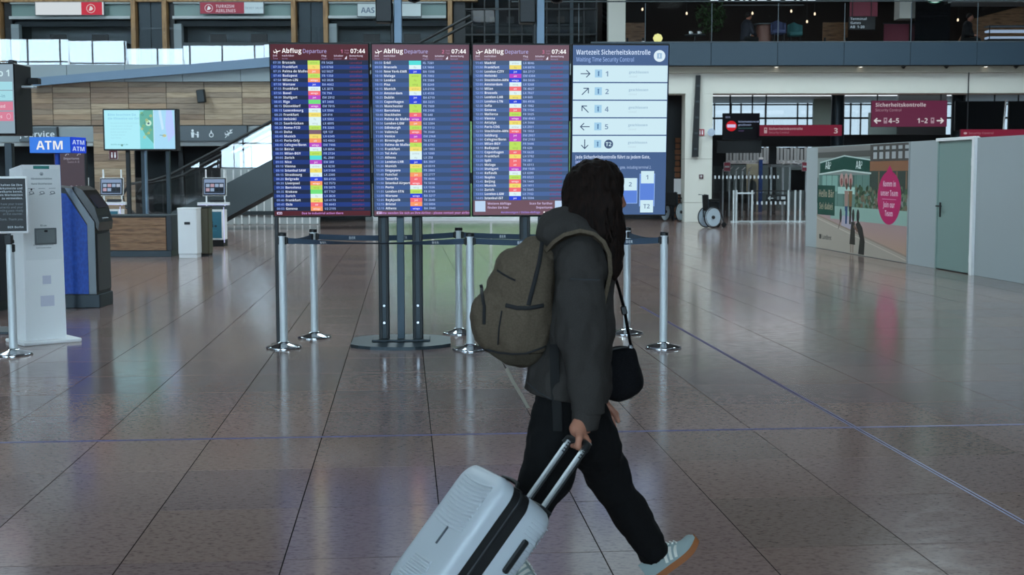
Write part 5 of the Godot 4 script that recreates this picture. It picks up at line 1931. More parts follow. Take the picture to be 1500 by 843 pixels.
# ---------------------------------------------------------------- left foreground and counters
func build_left_furniture() -> void:
	# sign on a stanchion, closest to the viewer on the left
	var sp := thing("sign_stanchion", "stanchion at the left edge carrying a framed black notice", "stanchion", Vector3(-4.412, 0, -11.586))
	stanchion_parts(sp, 0.99)
	var fr := lb("sign_frame", Vector3(-0.04, 1.325, 0.05), Vector3(0.44, 0.50, 0.03), mt("white_metal"), sp, 0.012, Vector3(-0.05, 0.30, 0.0))
	var p := Pn.new(300, 350, Color("#17191c"))
	var lines := ["Bitte halten Sie Ihre", "Reisedokumente und", "die Bordkarte bereit,", "um Wartezeiten", "zu vermeiden.", "Please have your travel", "documents and your", "boarding pass ready", "at the counter.", "Vielen Dank. Thank you."]
	for i in lines.size():
		p.text(282, 50 + i * 22 + (16 if i > 4 else 0) + (14 if i > 8 else 0), 19, lines[i], Color("#d9dde0") if i < 5 else Color("#9aa0a4"), i < 5, 2)
	p.rect(20, 292, 36, 40, Color("#6a7074"))
	p.text(282, 330, 20, "BER Berlin", Color("#cfd4d8"), true, 2)
	put("notice", sheet(0.40, 0.46), printed("notice_print", p), fr, Vector3(0, 0, 0.0165))
	lb("clamp", Vector3(0.0, 1.02, 0.02), Vector3(0.06, 0.08, 0.06), mt("near_black"), sp)
	# sanitiser column
	var k := thing("sanitiser_column", "tall white hand sanitiser column on a wide foot plate", "dispenser", Vector3(-4.501, 0, -12.5), 0.72)
	var body := MB.new()
	body.t = Transform3D(Basis(Vector3.UP, PI / 2), Vector3(-0.21, 0, 0))
	body.prism(PackedVector2Array([Vector2(-0.17, 0.03), Vector2(0.20, 0.03), Vector2(0.15, 1.60), Vector2(0.12, 1.66), Vector2(-0.17, 1.66)]), 0.0, 0.42)
	# prism x is the column's depth; turned so that its sloping face looks forward
	body.t = Transform3D()
	var kb := MB.new()
	for r in [0]:
		var dz := 0.155
		var f0 := 0.195
		var f1 := 0.182
		kb.quad(Vector3(-f0, 0.03, dz), Vector3(f0, 0.03, dz), Vector3(f1, 1.68, dz), Vector3(-f1, 1.68, dz))
		kb.quad(Vector3(f0, 0.03, dz), Vector3(f0, 0.03, -dz), Vector3(f1, 1.64, -dz), Vector3(f1, 1.68, dz))
		kb.quad(Vector3(-f0, 0.03, -dz), Vector3(-f0, 0.03, dz), Vector3(-f1, 1.68, dz), Vector3(-f1, 1.64, -dz))
		kb.quad(Vector3(f0, 0.03, -dz), Vector3(-f0, 0.03, -dz), Vector3(-f1, 1.64, -dz), Vector3(f1, 1.64, -dz))
		kb.quad(Vector3(-f1, 1.68, dz), Vector3(f1, 1.68, dz), Vector3(f1, 1.64, -dz), Vector3(-f1, 1.64, -dz))
		kb.quad(Vector3(-f0, 0.03, -dz), Vector3(f0, 0.03, -dz), Vector3(f0, 0.03, dz), Vector3(-f0, 0.03, dz))
	put("body", kb.mesh(), mt("kiosk_white"), k)
	lb("foot_plate", Vector3(0.02, 0.0175, 0.03), Vector3(0.56, 0.035, 0.46), mt("kiosk_white"), k, 0.008)
	# front print as raised plates and lettering
	var fp := Pn.new(330, 760, Color("#c3c8ca"))
	fp.im.fill(Color("#eef0f0"))
	var g := Color("#7a8186")
	fp.ell(165, 40, 16, 14, g, 4)
	fp.ell(165, 42, 8, 7, g)
	fp.text(165, 88, 21, "Händedesinfektion", g, true, 1)
	fp.text(165, 130, 22, "Hand Disinfection", g, true, 1)
	for i in 3:
		var x := 70 + i * 95
		fp.rect(x - 30, 160, 60, 3, g)
		fp.ell(x, 196, 22, 12, g, 4)
		fp.line(Vector2(x - 24, 214), Vector2(x + 24, 204), 5, g)
		if i == 0:
			fp.ell(x, 170, 8, 8, Color("#2a2d30"))
	fp.text(165, 480, 22, "▲ 10 cm", g, true, 1)
	fp.text(165, 640, 17, "Bitte Hände unterhalten", g, false, 1)
	fp.text(165, 664, 17, "Hold hands below", g, false, 1)
	put("front_print", sheet(0.345, 0.85), printed("sanitiser_print", fp, 0.0, 0.4), k, Vector3(0, 1.215, 0.1565))
	lb("label_strip", Vector3(0.0, 1.655, 0.157), Vector3(0.15, 0.028, 0.004), mt("teal_strip", Color("#3d8a84"), 0.5), k, 0.001)
	var rec := lb("recess_rim", Vector3(0.02, 1.01, 0.158), Vector3(0.21, 0.155, 0.012), mt("rim_grey", Color("#6d7477"), 0.5), k, 0.005)
	lb("recess", Vector3(0, 0.0, 0.004), Vector3(0.175, 0.125, 0.012), mt("recess_grey", Color("#7f8789"), 0.6), rec, 0.004)
	lb("nozzle", Vector3(0, 0.05, 0.012), Vector3(0.03, 0.02, 0.02), mt("near_black"), rec)
	for q in [[0.02, 0.60, 0.08, 0.08], [0.02, 0.40, 0.13, 0.10]]:
		lb("sticker", Vector3(q[0], q[1], 0.1565), Vector3(q[2], q[3], 0.002), mt("sticker", Color("#d7d8e6"), 0.5), k, 0.0)
	# cash machine, seen from its blue side
	var at := thing("cash_machine", "cash machine with a bright blue side and a black sloping console", "cash machine", Vector3(-5.135, 0, -15.9), 0.0)
	var w := 0.404
	var prof := PackedVector2Array([Vector2(-0.42, 0.16), Vector2(0.20, 0.16), Vector2(0.20, 1.02), Vector2(-0.06, 1.42), Vector2(-0.42, 1.46)])
	var bm := MB.new()
	bm.prism(prof, -0.28, 0.28)
	put("cabinet", bm.mesh(), mt("atm_dark"), at)
	var bs := MB.new()
	bs.prism(PackedVector2Array([Vector2(-0.40, 0.17), Vector2(0.11, 0.17), Vector2(0.11, 0.98), Vector2(-0.13, 1.36), Vector2(-0.40, 1.40)]), 0.28, 0.29)
	grained("atm_blue_weave", noise_tex(0.05, [[0.0, Color("#164aa8")], [0.5, Color("#1b55bd")], [1.0, Color("#2060cc")]], 256, FastNoiseLite.TYPE_CELLULAR, false, 2, 61), Vector3(2.2, 1.4, 2.2), Color.WHITE, 0.5)
	put("side_panel", bs.mesh(), mt("atm_blue_weave"), at)
	var ed := MB.new()
	ed.prism(PackedVector2Array([Vector2(0.115, 0.17), Vector2(0.20, 0.17), Vector2(0.20, 1.02), Vector2(-0.06, 1.42), Vector2(-0.14, 1.43), Vector2(0.115, 1.0)]), 0.281, 0.296)
	put("edge_trim", ed.mesh(), mt("atm_grey"), at)
	var cn := MB.new()
	cn.prism(PackedVector2Array([Vector2(0.195, 0.98), Vector2(0.235, 0.92), Vector2(0.25, 1.02), Vector2(0.225, 1.10), Vector2(0.20, 1.20), Vector2(0.06, 1.40), Vector2(-0.03, 1.45), Vector2(-0.06, 1.43)]), -0.27, 0.27)
	put("console", cn.mesh(), mt("black_gloss"), at)
	lb("front_door", Vector3(0.206, 0.54, 0), Vector3(0.022, 0.70, 0.50), mt("atm_door", Color("#44474a"), 0.45, 0.2), at, 0.012)
	lb("keyhole", Vector3(0.219, 0.55, 0.12), Vector3(0.008, 0.05, 0.02), mt("chrome"), at)
	lb("screen", Vector3(0.135, 1.29, 0), Vector3(0.012, 0.26, 0.36), mt("atm_screen", Color("#2c2a3a"), 0.2), at, 0.003, Vector3(0, 0, 0.68))
	lb("keypad", Vector3(0.225, 1.07, 0), Vector3(0.05, 0.012, 0.22), mt("atm_grey"), at, 0.002, Vector3(0, 0, -0.5))
	lb("plinth", Vector3(-0.05, 0.08, 0), Vector3(0.56, 0.16, 0.52), mt("steel_dark"), at, 0.006)
	# its lit sign
	var sg := thing("cash_sign", "lit blue double-faced sign lettered ATM on a short post", "sign", Vector3(-5.146, 0, -15.3), 0.0)
	put("post", rod(Vector3(-0.13, 0, -0.10), Vector3(-0.13, 1.84, -0.10), 0.03), mt("sign_blue", Color("#2a5bd0"), 0.5), sg)
	var sa := Pn.new(230, 96, Color("#3f86f4"))
	sa.text(115, 76, 74, "ATM", Color.WHITE, true, 1)
	var sb := Pn.new(96, 96, Color("#1e48dc"))
	sb.text(48, 44, 38, "ATM", Color("#cfe0ff"), true, 1)
	sb.text(48, 84, 38, "ATM", Color("#cfe0ff"), true, 1)
	var bx := lb("light_box", Vector3(-0.13, 1.925, -0.13), Vector3(0.50, 0.185, 0.40), mt("sign_blue"), sg, 0.004, Vector3(0, -0.12, 0))
	put("lit_face", sheet(0.49, 0.18), printed("atm_face", sa, 0.85), bx, Vector3(0, 0, 0.202))
	put("lit_face", sheet(0.39, 0.18), printed("atm_side", sb, 0.85), bx, Vector3(0.252, 0, 0), Vector3(0, PI / 2, 0))
	# portrait monitor on a dark pole at the left edge
	var mo := thing("pole_monitor", "tall information monitor on a dark pole cut by the left edge", "monitor", Vector3(-5.036, 0, -13.3))
	lb("pole", Vector3(0.0, 0.95, 0), Vector3(0.075, 1.9, 0.075), mt("steel_dark"), mo)
	lb("foot_plate", Vector3(0.0, 0.0125, 0), Vector3(0.5, 0.025, 0.5), mt("steel_dark"), mo)
	var mh := 0.673
	var mc := lb("case", Vector3(-0.06, 2.33, 0.0), Vector3(0.44, mh + 0.03, 0.46), mt("near_black"), mo, 0.01)
	var ip := Pn.new(300, 470, Color("#8fa6b4"))
	ip.text(282, 82, 62, "Info 1", Color("#d5f1f7"), true, 2)
	ip.rect(8, 118, 284, 56, Color("#a8e3ee"))
	ip.rect(8, 180, 284, 66, Color("#a8e3ee"))
	ip.text(240, 226, 30, "Check-in", Color("#7fb8ca"), true, 2)
	ip.rect(8, 254, 284, 60, Color("#e07d98"))
	ip.text(238, 296, 30, "closed", Color("#f4d5df"), true, 2)
	ip.rect(8, 322, 284, 64, Color("#e07d98"))
	ip.text(214, 366, 30, "Gates", Color("#f4d5df"), true, 2)
	ip.ell(258, 354, 16, 20, Color("#eab3c8"), 4)
	ip.text(120, 440, 28, "Service", Color("#c8d8e2"), true, 2)
	put("screen", sheet(0.42, mh), printed("info_screen", ip, 0.85, 0.3), mc, Vector3(0, 0, 0.2315))
	lb("top_bracket", Vector3(0.16, mh / 2 + 0.03, 0.1), Vector3(0.05, 0.04, 0.1), mt("near_black"), mc)
	lb("side_arm", Vector3(0.26, 0.20, -0.18), Vector3(0.12, 0.06, 0.10), mt("near_black"), mc)
	lb("side_arm", Vector3(0.27, 0.13, 0.0), Vector3(0.14, 0.02, 0.10), mt("satin_aluminium"), mc)
	# timber desk at the left edge
	counter("walnut-fronted desk at the far left edge behind the sign", Vector3(-5.939 - 0.9, 0, -15.6), 1.8, 0.98, 0.7)
	# long counter with the big landscape monitor
	counter("long walnut-fronted counter below the landscape monitor", Vector3(-7.528, 0, -25.6), 2.034, 0.80, 0.7)
	var tv := thing("landscape_monitor", "wide bright advertising monitor on dark poles behind the counter", "monitor", Vector3(-7.285, 0, -26.3))
	var tw := 1.377
	var thh := 0.755
	var ty := 2.451
	for q in [[180.5, "near_black"], [203.0, "steel_dark"], [206.5, "mast_grey"], [239.5, "steel_dark"]]:
		lb("pole", Vector3((q[0] - 206.0) * 26 / 1933, ty / 2 + 0.2, -0.06), Vector3(0.075 if q[0] != 206.5 else 0.04, ty + 0.4, 0.08), mt(q[1]), tv)
	var tc := lb("case", Vector3(0, ty, 0.14), Vector3(tw + 0.06, thh + 0.06, 0.3), mt("near_black"), tv, 0.01)
	var ap := Pn.new(520, 290, Color("#aeeefa"))
	ap.text(26, 42, 24, "Bitte beachten Sie", Color("#8fd0ea"), true)
	ap.text(26, 70, 24, "die Hinweise vor Ort!", Color("#8fd0ea"), true)
	for i in 6:
		ap.text(44, 102 + i * 22, 16, ["Reisedokumente bereithalten", "Flüssigkeiten im Beutel", "Elektronik entnehmen", "Jacken ausziehen", "Taschen leeren", "Gute Reise"][i], Color("#9fdcea"))
	ap.text(44, 262, 16, "berlin-airport.de", Color("#7fc0c8"), true)
	ap.ell(126, 262, 8, 8, Color("#6a9a92"))
	ap.rect(262, 0, 100, 290, Color("#7ad6dc"))
	ap.poly([Vector2(262, 30), Vector2(300, 0), Vector2(362, 0), Vector2(362, 250), Vector2(300, 180), Vector2(262, 110)], Color("#5fae9c"))
	ap.ell(326, 96, 22, 22, Color("#c8efd8"))
	ap.ell(326, 98, 8, 8, Color("#3a5a7a"))
	for i in 14:
		ap.ell(276 + (i * 37) % 80, 20 + (i * 53) % 190, 9, 9, [Color("#8fb45c"), Color("#d5c45a"), Color("#4a8a7a")][i % 3], 4)
	ap.rect(362, 0, 4, 290, Color("#d8f6ff"))
	ap.rect(366, 0, 154, 290, Color("#a8dcf8"))
	ap.poly([Vector2(460, 0), Vector2(500, 0), Vector2(520, 180), Vector2(470, 240), Vector2(450, 120)], Color("#b8ccff"))
	ap.poly([Vector2(400, 0), Vector2(420, 0), Vector2(440, 140), Vector2(424, 150)], Color("#c8eaff"))
	ap.ell(440, 190, 16, 10, Color("#c9c48a"))
	ap.line(Vector2(410, 186), Vector2(436, 190), 6, Color("#7ab0c0"))
	put("screen", sheet(tw, thh), printed("advert_screen", ap, 0.95, 0.3), tc, Vector3(0, 0, 0.1515))
	# bins
	var wb := thing("waste_bin", "white upright waste bin with a dark slot at the end of the counter", "bin", Vector3(-6.129, 0, -25.1), 0.0)
	var bw := 0.362
	lb("body", Vector3(0, 0.50, 0), Vector3(bw, 0.86, 0.36), mt("bin_white", Color("#f7f8f8"), 0.4), wb, 0.01)
	lb("plinth", Vector3(0, 0.035, 0), Vector3(bw - 0.02, 0.07, 0.34), mt("kiosk_white"), wb)
	lb("slot", Vector3(0, 0.655, 0.182), Vector3(0.11, 0.05, 0.012), mt("near_black"), wb, 0.005)
	lb("lid", Vector3(0, 0.935, 0), Vector3(bw + 0.01, 0.02, 0.37), mt("white_metal"), wb)
	var bb := thing("dark_bin", "bronze-coloured upright bin right behind the white bin", "bin", Vector3(-5.939, 0, -25.5))
	lb("body", Vector3(0, 0.49, 0), Vector3(0.24, 0.90, 0.34), mt("bronze"), bb, 0.02)
	lb("plinth", Vector3(0, 0.02, 0), Vector3(0.22, 0.04, 0.32), mt("near_black"), bb)
	lb("lid", Vector3(0, 0.95, 0), Vector3(0.25, 0.03, 0.35), mt("near_black"), bb)
	# hanging service sign, direction board
	var ss := Pn.new(260, 110, Color("#5c666b"))
	ss.text(252, 76, 64, "g Service", Color("#e3e9eb"), true, 2)
	var so := thing("service_sign", "grey sign with white lettering right of the pole monitor", "sign", Vector3(-14.636, 2.585, -41.05))
	lb("panel", Vector3(0, 0.21, 0), Vector3(1.16, 0.44, 0.06), mt("dark_sign"), so)
	put("print", sheet(1.12, 0.42), printed("service_print", ss), so, Vector3(0.0, 0.21, 0.032))
	lb("end_cap", Vector3(0.6, 0.21, 0.0), Vector3(0.04, 0.47, 0.08), mt("near_black"), so)
	lb("fixing", Vector3(0.3, 0.21, -0.06), Vector3(0.1, 0.2, 0.06), mt("near_black"), so)
	var dp := Pn.new(220, 360, Color("#5e4348"))
	dp.plane(132, 42, 16, Color("#d88aa0"))
	dp.arrow(182, 84, 16, 45, 6, Color("#d9c8cc"))
	dp.arrow(92, 84, 16, 45, 6, Color("#d9c8cc"))
	dp.text(186, 126, 22, "Departures", Color("#d0b8be"), true, 2)
	dp.text(186, 150, 20, "Gates A–B", Color("#c0a4aa"), false, 2)
	for i in 3:
		dp.ell(120 + i * 38, 326, 12, 12, Color("#c9b4ba"))
	var dd := thing("direction_board", "dark plum direction board with arrows behind the cash machine", "sign", Vector3(-9.998, 0, -30))
	var dh := 2.321
	lb("panel", Vector3(0, dh / 2, 0), Vector3(0.683, dh, 0.08), mt("plum", Color("#5e4348"), 0.5), dd)
	put("print", sheet(0.652, 1.12), printed("plum_print", dp), dd, Vector3(0, dh - 0.58, 0.041))
	lb("edge_post", Vector3(0.36, dh / 2, 0), Vector3(0.04, dh + 0.02, 0.10), mt("near_black"), dd)
	small_sign("maroon washroom sign with two white figures on the timber pier", Vector3(-12.342, 2.167, -41.10), 0.27, Color("#5c1f2a"), 0)
	# glass partition and pale desks in the recess
	var gp := thing("glass_partition", "clear glass partition panels behind the check-in kiosks", "partition", Vector3(-10.199, 0, -33))
	for i in 4:
		lb("glass_pane", Vector3(-0.9 + i * 0.62, 0.85, 0), Vector3(0.60, 1.3, 0.012), mt("clear_glass"), gp, 0.0)
		lb("post", Vector3(-1.21 + i * 0.62, 0.8, 0), Vector3(0.03, 1.6, 0.03), mt("satin_aluminium"), gp)


func counter(label: String, at: Vector3, w: float, h: float, d: float) -> void:
	var o := thing("service_desk", label, "desk", at)
	lb("carcass", Vector3(0, 0.12 + (h - 0.14) / 2, -0.02), Vector3(w - 0.03, h - 0.16, d - 0.04), mt("counter_dark", Color("#2c323a"), 0.5), o)
	var n := 4
	for i in n:
		var hh := (h - 0.17) / n
		lb("front_board", Vector3(-0.05, 0.125 + hh * (i + 0.5), d / 2 - 0.01), Vector3(w - 0.12, hh - 0.004, 0.03), mt("walnut"), o, 0.003)
	lb("side_panel", Vector3(w / 2 - 0.05, 0.12 + (h - 0.14) / 2, 0), Vector3(0.10, h - 0.15, d), mt("counter_dark"), o)
	lb("plinth", Vector3(0, 0.06, 0), Vector3(w - 0.04, 0.12, d - 0.03), mt("steel_dark"), o)
	lb("worktop", Vector3(0, h - 0.015, 0), Vector3(w, 0.03, d + 0.03), mt("dark_grey"), o, 0.006)


func build_kiosks() -> void:
	var first := check_in_kiosk()
	first.position = Vector3(-6.512, 0, -29)
	tag(first, "self check-in kiosk with a teal body, fully in view right of the bins", "kiosk", "self check-in kiosks")
	var spots := [[Vector3(-8.919, 0, -29.5), "self check-in kiosk seen between the dark poles above the long counter"], [Vector3(-10.014, 0, -30.5), "self check-in kiosk almost hidden behind the white sanitiser column"]]
	for q in spots:
		var c := first.duplicate()
		c.name = numbered("check_in_kiosk")
		add_child(c)
		c.position = q[0]
		c.set_meta("label", q[1])


func check_in_kiosk() -> Node3D:
	var o := thing("check_in_kiosk", "", "kiosk", Vector3.ZERO, 0.0)
	lb("plinth", Vector3(0, 0.07, 0), Vector3(0.44, 0.14, 0.40), mt("near_black"), o)
	lb("body", Vector3(0, 0.47, 0), Vector3(0.44, 0.66, 0.36), mt("white_metal"), o, 0.01)
	var p := Pn.new(160, 240, Color("#2f7489"))
	p.ell(70, 96, 10, 10, Color("#16323c"))
	p.poly([Vector2(60, 110), Vector2(80, 110), Vector2(84, 140), Vector2(58, 140)], Color("#16323c"))
	p.rect(92, 122, 22, 18, Color("#16323c"))
	p.text(80, 176, 16, "Check-in", Color("#4f93a6"), true, 1)
	put("front_print", sheet(0.37, 0.58), printed("kiosk_print", p), o, Vector3(-0.01, 0.47, 0.181))
	lb("edge_light", Vector3(0.225, 0.47, 0.17), Vector3(0.014, 0.78, 0.02), glow("edge_glow", Color(0.80, 0.82, 1.0), 0.9), o, 0.002)
	var sh := MB.new()
	sh.t = Transform3D(Basis(Vector3.RIGHT, -PI / 2), Vector3(0, 0.90, 0))
	sh.prism(PackedVector2Array([Vector2(-0.35, -0.16), Vector2(0.35, -0.16), Vector2(0.33, -0.02), Vector2(0.22, 0.18), Vector2(-0.22, 0.18), Vector2(-0.33, -0.02)]), 0.0, 0.06)
	put("shelf", sh.mesh(), mt("kiosk_white"), o)
	lb("shelf_light", Vector3(0, 0.905, 0.165), Vector3(0.62, 0.012, 0.012), glow("edge_glow", Color(0.80, 0.82, 1.0), 0.9), o, 0.0)
	lb("printer", Vector3(0.05, 0.99, -0.02), Vector3(0.30, 0.06, 0.16), mt("near_black"), o)
	for s in [-0.20, 0.20]:
		lb("upright", Vector3(s, 1.28, -0.06), Vector3(0.03, 0.80, 0.03), mt("white_metal"), o)
	var c := lb("monitor", Vector3(0, 1.30, 0.0), Vector3(0.50, 0.38, 0.05), mt("near_black"), o, 0.008, Vector3(-0.12, 0, 0))
	lb("bezel", Vector3(0, 0, -0.012), Vector3(0.52, 0.40, 0.03), mt("white_metal"), c, 0.004)
	var q := Pn.new(200, 140, Color("#8fa6c8"))
	q.rect(8, 34, 184, 98, Color("#1e2a3c"))
	for i in 4:
		for j in 2:
			q.rect(18 + i * 44, 44 + j * 40, 36, 30, [Color("#a9c0dc"), Color("#c9a9b8"), Color("#9fb8d8"), Color("#b8c4d8")][(i + j) % 4] if not (j == 1 and i > 1) else Color("#0f141c"))
	put("screen", sheet(0.45, 0.33), printed("kiosk_screen", q, 0.75, 0.3), c, Vector3(0, 0, 0.0262))
	return o
# ---------------------------------------------------------------- the traveller, her backpack, shoulder bag and wheeled case
func fabric(key: String, c: Color, freq := 0.09, scale := 9.0, bump := 0.5) -> StandardMaterial3D:
	var m := mt(key, Color.WHITE, 0.95)
	m.albedo_texture = noise_tex(freq, [[0.0, c.darkened(0.14)], [0.5, c], [1.0, c.lightened(0.05)]], 256, FastNoiseLite.TYPE_SIMPLEX, false, 4, 70)
	m.normal_enabled = true
	m.normal_texture = noise_tex(0.16, [], 256, FastNoiseLite.TYPE_SIMPLEX, true, 3, 71)
	m.normal_scale = bump
	m.uv1_triplanar = true
	m.uv1_scale = Vector3.ONE * scale
	m.metallic_specular = 0.3
	return m


func wrinkles(sd: int, freq: float) -> FastNoiseLite:
	var f := FastNoiseLite.new()
	f.seed = sd
	f.frequency = freq
	f.fractal_octaves = 3
	return f


func soft(called: String, s: Soft, cell: float, m: Material, parent: Node3D) -> MeshInstance3D:
	var b := MB.new()
	s.net(b, cell)
	return put(called, b.mesh(), m, parent)


func build_traveller() -> void:
	var root := Vector3(0.254, 0, -4.9)
	var o := thing("person", "walking traveller with long dark wavy hair, charcoal hoodie, black trousers, hand on a case handle", "person", root)
	var skin := mt("skin", Color("#a5705a"), 0.6)
	skin.subsurf_scatter_enabled = true
	skin.subsurf_scatter_strength = 0.05
	var hood_cloth := fabric("hoodie_fleece", Color("#363331"))
	var black := fabric("trouser_cloth", Color("#101011"), 0.09, 9.0, 0.4)

	# joints, in metres from the point on the floor below her
	var head := Vector3(0.063, 1.513, -0.01)
	var neck := Vector3(0.035, 1.367, 0)
	var sh_r := Vector3(-0.011, 1.274, 0.17)
	var el_r := Vector3(-0.013, 1.036, 0.26)
	var wr_r := Vector3(0.004, 0.761, 0.32)
	var hd_r := Vector3(0.001, 0.709, 0.33)
	var sh_l := Vector3(0.029, 1.257, -0.16)
	var el_l := Vector3(0.028, 0.97, -0.22)
	var wr_l := Vector3(0.092, 0.717, -0.2)
	var pelvis := Vector3(-0.034, 0.744, 0)
	var hip_r := Vector3(-0.063, 0.727, 0.08)
	var kn_r := Vector3(-0.129, 0.47, 0.1)
	var an_r := Vector3(-0.312, 0.161, 0.1)
	var hip_l := Vector3(-0.005, 0.698, -0.08)
	var kn_l := Vector3(0.107, 0.448, -0.13)
	var an_l := Vector3(0.302, 0.097, -0.2)

	# ---- body: one skin from crown to ankle; head and hands on finer grids
	var body := MB.new()
	var s := Soft.new()
	s.chain([pelvis, Vector3(-0.009, 0.971, 0), Vector3(0.016, 1.201, 0)], [0.12, 0.10, 0.115], 0.04, Vector3(0.85, 1, 1.25))
	s.add(Vector3(0.01, 1.26, 0.1), Vector3(0.021, 1.245, -0.1), 0.06, 0.06, 0.05)
	s.add(Vector3(0.02, 1.278, 0), Vector3(0.045, 1.392, 0), 0.058, 0.05, 0.03)
	s.chain([sh_r, el_r, wr_r, hd_r], [0.05, 0.042, 0.03, 0.027], 0.02)
	s.chain([sh_l, el_l, wr_l], [0.05, 0.042, 0.03], 0.02)
	s.chain([hip_r, kn_r, an_r], [0.09, 0.058, 0.04], 0.04)
	s.chain([hip_l, kn_l, an_l], [0.09, 0.058, 0.04], 0.04)
	s.net(body, 0.014)
	# head, turned a little away from the viewer
	var turn := Basis(Vector3.UP, 0.34)
	var h := Soft.new()
	h.ball(Vector3(-0.012, 0.025, 0), Vector3(0.095, 0.095, 0.076), 0.03)
	h.ball(Vector3(0.03, -0.03, 0), Vector3(0.062, 0.078, 0.060), 0.04)
	h.add(Vector3(0.055, -0.085, 0), Vector3(0.03, -0.075, 0), 0.026, 0.034, 0.03)      # chin and jaw
	h.add(Vector3(0.083, 0.018, 0), Vector3(0.103, -0.030, 0), 0.010, 0.014, 0.014)       # nose
	for k in [-1.0, 1.0]:
		h.ball(Vector3(0.100, -0.034, 0.010 * k), Vector3(0.009, 0.008, 0.008), 0.01)    # nostril wings
		h.add(Vector3(0.078, 0.032, 0.016 * k), Vector3(0.066, 0.034, 0.045 * k), 0.011, 0.011, 0.015)   # brow
		h.ball(Vector3(0.062, -0.022, 0.040 * k), Vector3(0.024, 0.022, 0.020), 0.03)    # cheek
		h.ball(Vector3(-0.012, -0.005, 0.076 * k), Vector3(0.022, 0.032, 0.010), 0.008)  # ear
	h.ball(Vector3(0.090, -0.058, 0), Vector3(0.011, 0.007, 0.022), 0.008)               # lips
	h.ball(Vector3(0.088, -0.069, 0), Vector3(0.010, 0.007, 0.018), 0.006)
	h.add(Vector3(0.0, -0.06, 0), Vector3(-0.03, -0.16, 0), 0.05, 0.05, 0.03)
	body.t = Transform3D(turn, head)
	h.net(body, 0.005)
	body.t = Transform3D()
	# right hand closed round the grip; bar runs away from the viewer
	var bar := Vector3(0.42, 0, 0.9075)
	var grip := case_point(0.075, 0.782, 0.015) - root
	var up := Vector3.UP
	var fwd := bar.cross(up).normalized()
	if fwd.x < 0:
		fwd = -fwd
	var hnd := Soft.new()
	var kn := []
	for i in 4:
		kn.append(grip + bar * (0.030 - i * 0.0195) + up * 0.030 - fwd * 0.004)
	hnd.add(wr_r, (kn[1] + kn[2]) * 0.5 + up * 0.016 - fwd * 0.006, 0.026, 0.024, 0.02)
	for i in 4:
		hnd.add(wr_r.lerp(kn[i], 0.35), kn[i], 0.018, 0.0125, 0.018)
		var len: float = [0.9, 1.0, 0.95, 0.8][i]
		var pts := [kn[i]]
		for a in [60.0, 5.0, -60.0, -115.0]:
			var g := deg_to_rad(a)
			pts.append(grip + bar * (0.030 - i * 0.0195) + (fwd * cos(g) + up * sin(g)) * 0.0235 * (0.92 + 0.08 * len))
		hnd.chain(pts, [0.0105, 0.0100, 0.0095, 0.0088, 0.0078], 0.005)
	hnd.chain([wr_r.lerp(kn[0], 0.5) - fwd * 0.012, grip + bar * 0.048 + up * 0.022 - fwd * 0.022, grip + bar * 0.046 - up * 0.004 - fwd * 0.026, grip + bar * 0.040 - up * 0.020 - fwd * 0.012], [0.014, 0.0115, 0.0105, 0.0085], 0.008)
	hnd.net(body, 0.0035)
	# left hand, relaxed by the bag
	var lh := Soft.new()
	var ld := (wr_l - el_l).normalized()
	var lp := wr_l + ld * 0.065
	lh.add(wr_l, lp, 0.026, 0.026, 0.02, Vector3(1, 1, 0.8))
	for i in 4:
		var k0 := lp + Vector3(0.027 - i * 0.018, -0.012, 0)
		var l: float = [0.032, 0.036, 0.034, 0.026][i]
		lh.chain([k0, k0 + ld * l + Vector3(0, 0, 0.004), k0 + ld * l * 1.7 + Vector3(-0.006, 0, 0.018), k0 + ld * l * 2.1 + Vector3(-0.014, 0.004, 0.030)], [0.0102, 0.0095, 0.0085, 0.0075], 0.006)
	lh.chain([wr_l + ld * 0.02 + Vector3(0.018, 0, 0.01), wr_l + ld * 0.055 + Vector3(0.042, 0, 0.018), wr_l + ld * 0.085 + Vector3(0.045, 0, 0.024)], [0.014, 0.011, 0.009], 0.01)
	lh.net(body, 0.0045)
	put("body", body.mesh(), skin, o)
	for k in [-1.0, 1.0]:
		var e := MB.new()
		e.lathe([Vector2(0, -0.011), Vector2(0.0078, -0.0078), Vector2(0.011, 0), Vector2(0.0078, 0.0078), Vector2(0, 0.011)], 14)
		var eye := put("eye", e.mesh(), mt("eye_white", Color("#d8d2cc"), 0.25), o, head + turn * Vector3(0.074, 0.012, 0.030 * k))
		put("iris", turned([Vector2(0, -0.0012), Vector2(0.0052, -0.0008), Vector2(0.0052, 0.0008), Vector2(0, 0.0012)], 12), mt("iris", Color("#2a1a12"), 0.2), eye, turn * Vector3(0.0104, 0, 0), Vector3(0, 0.34, -PI / 2))

	# ---- hair
	var hr := Soft.new()
	hr.noise = wrinkles(5, 1.0)
	hr.amp = 0.011
	hr.stretch = Vector3(34, 9, 34)
	hr.ball(Vector3(0.046, 1.529, -0.01), Vector3(0.104, 0.116, 0.098), 0.04)
	hr.ball(Vector3(0.005, 1.501, 0), Vector3(0.066, 0.098, 0.090), 0.04)
	hr.ball(Vector3(0.085, 1.556, 0), Vector3(0.070, 0.078, 0.080), 0.04)
	hr.chain([Vector3(0.051, 1.482, 0.07), Vector3(0.079, 1.409, 0.1), Vector3(0.097, 1.331, 0.125), Vector3(0.112, 1.262, 0.135), Vector3(0.117, 1.217, 0.135)], [0.062, 0.052, 0.042, 0.026, 0.010], 0.03, Vector3(1, 1, 0.8))
	hr.chain([Vector3(0.103, 1.482, 0.07), Vector3(0.119, 1.396, 0.1), Vector3(0.126, 1.305, 0.115), Vector3(0.122, 1.242, 0.13)], [0.036, 0.032, 0.022, 0.010], 0.025)
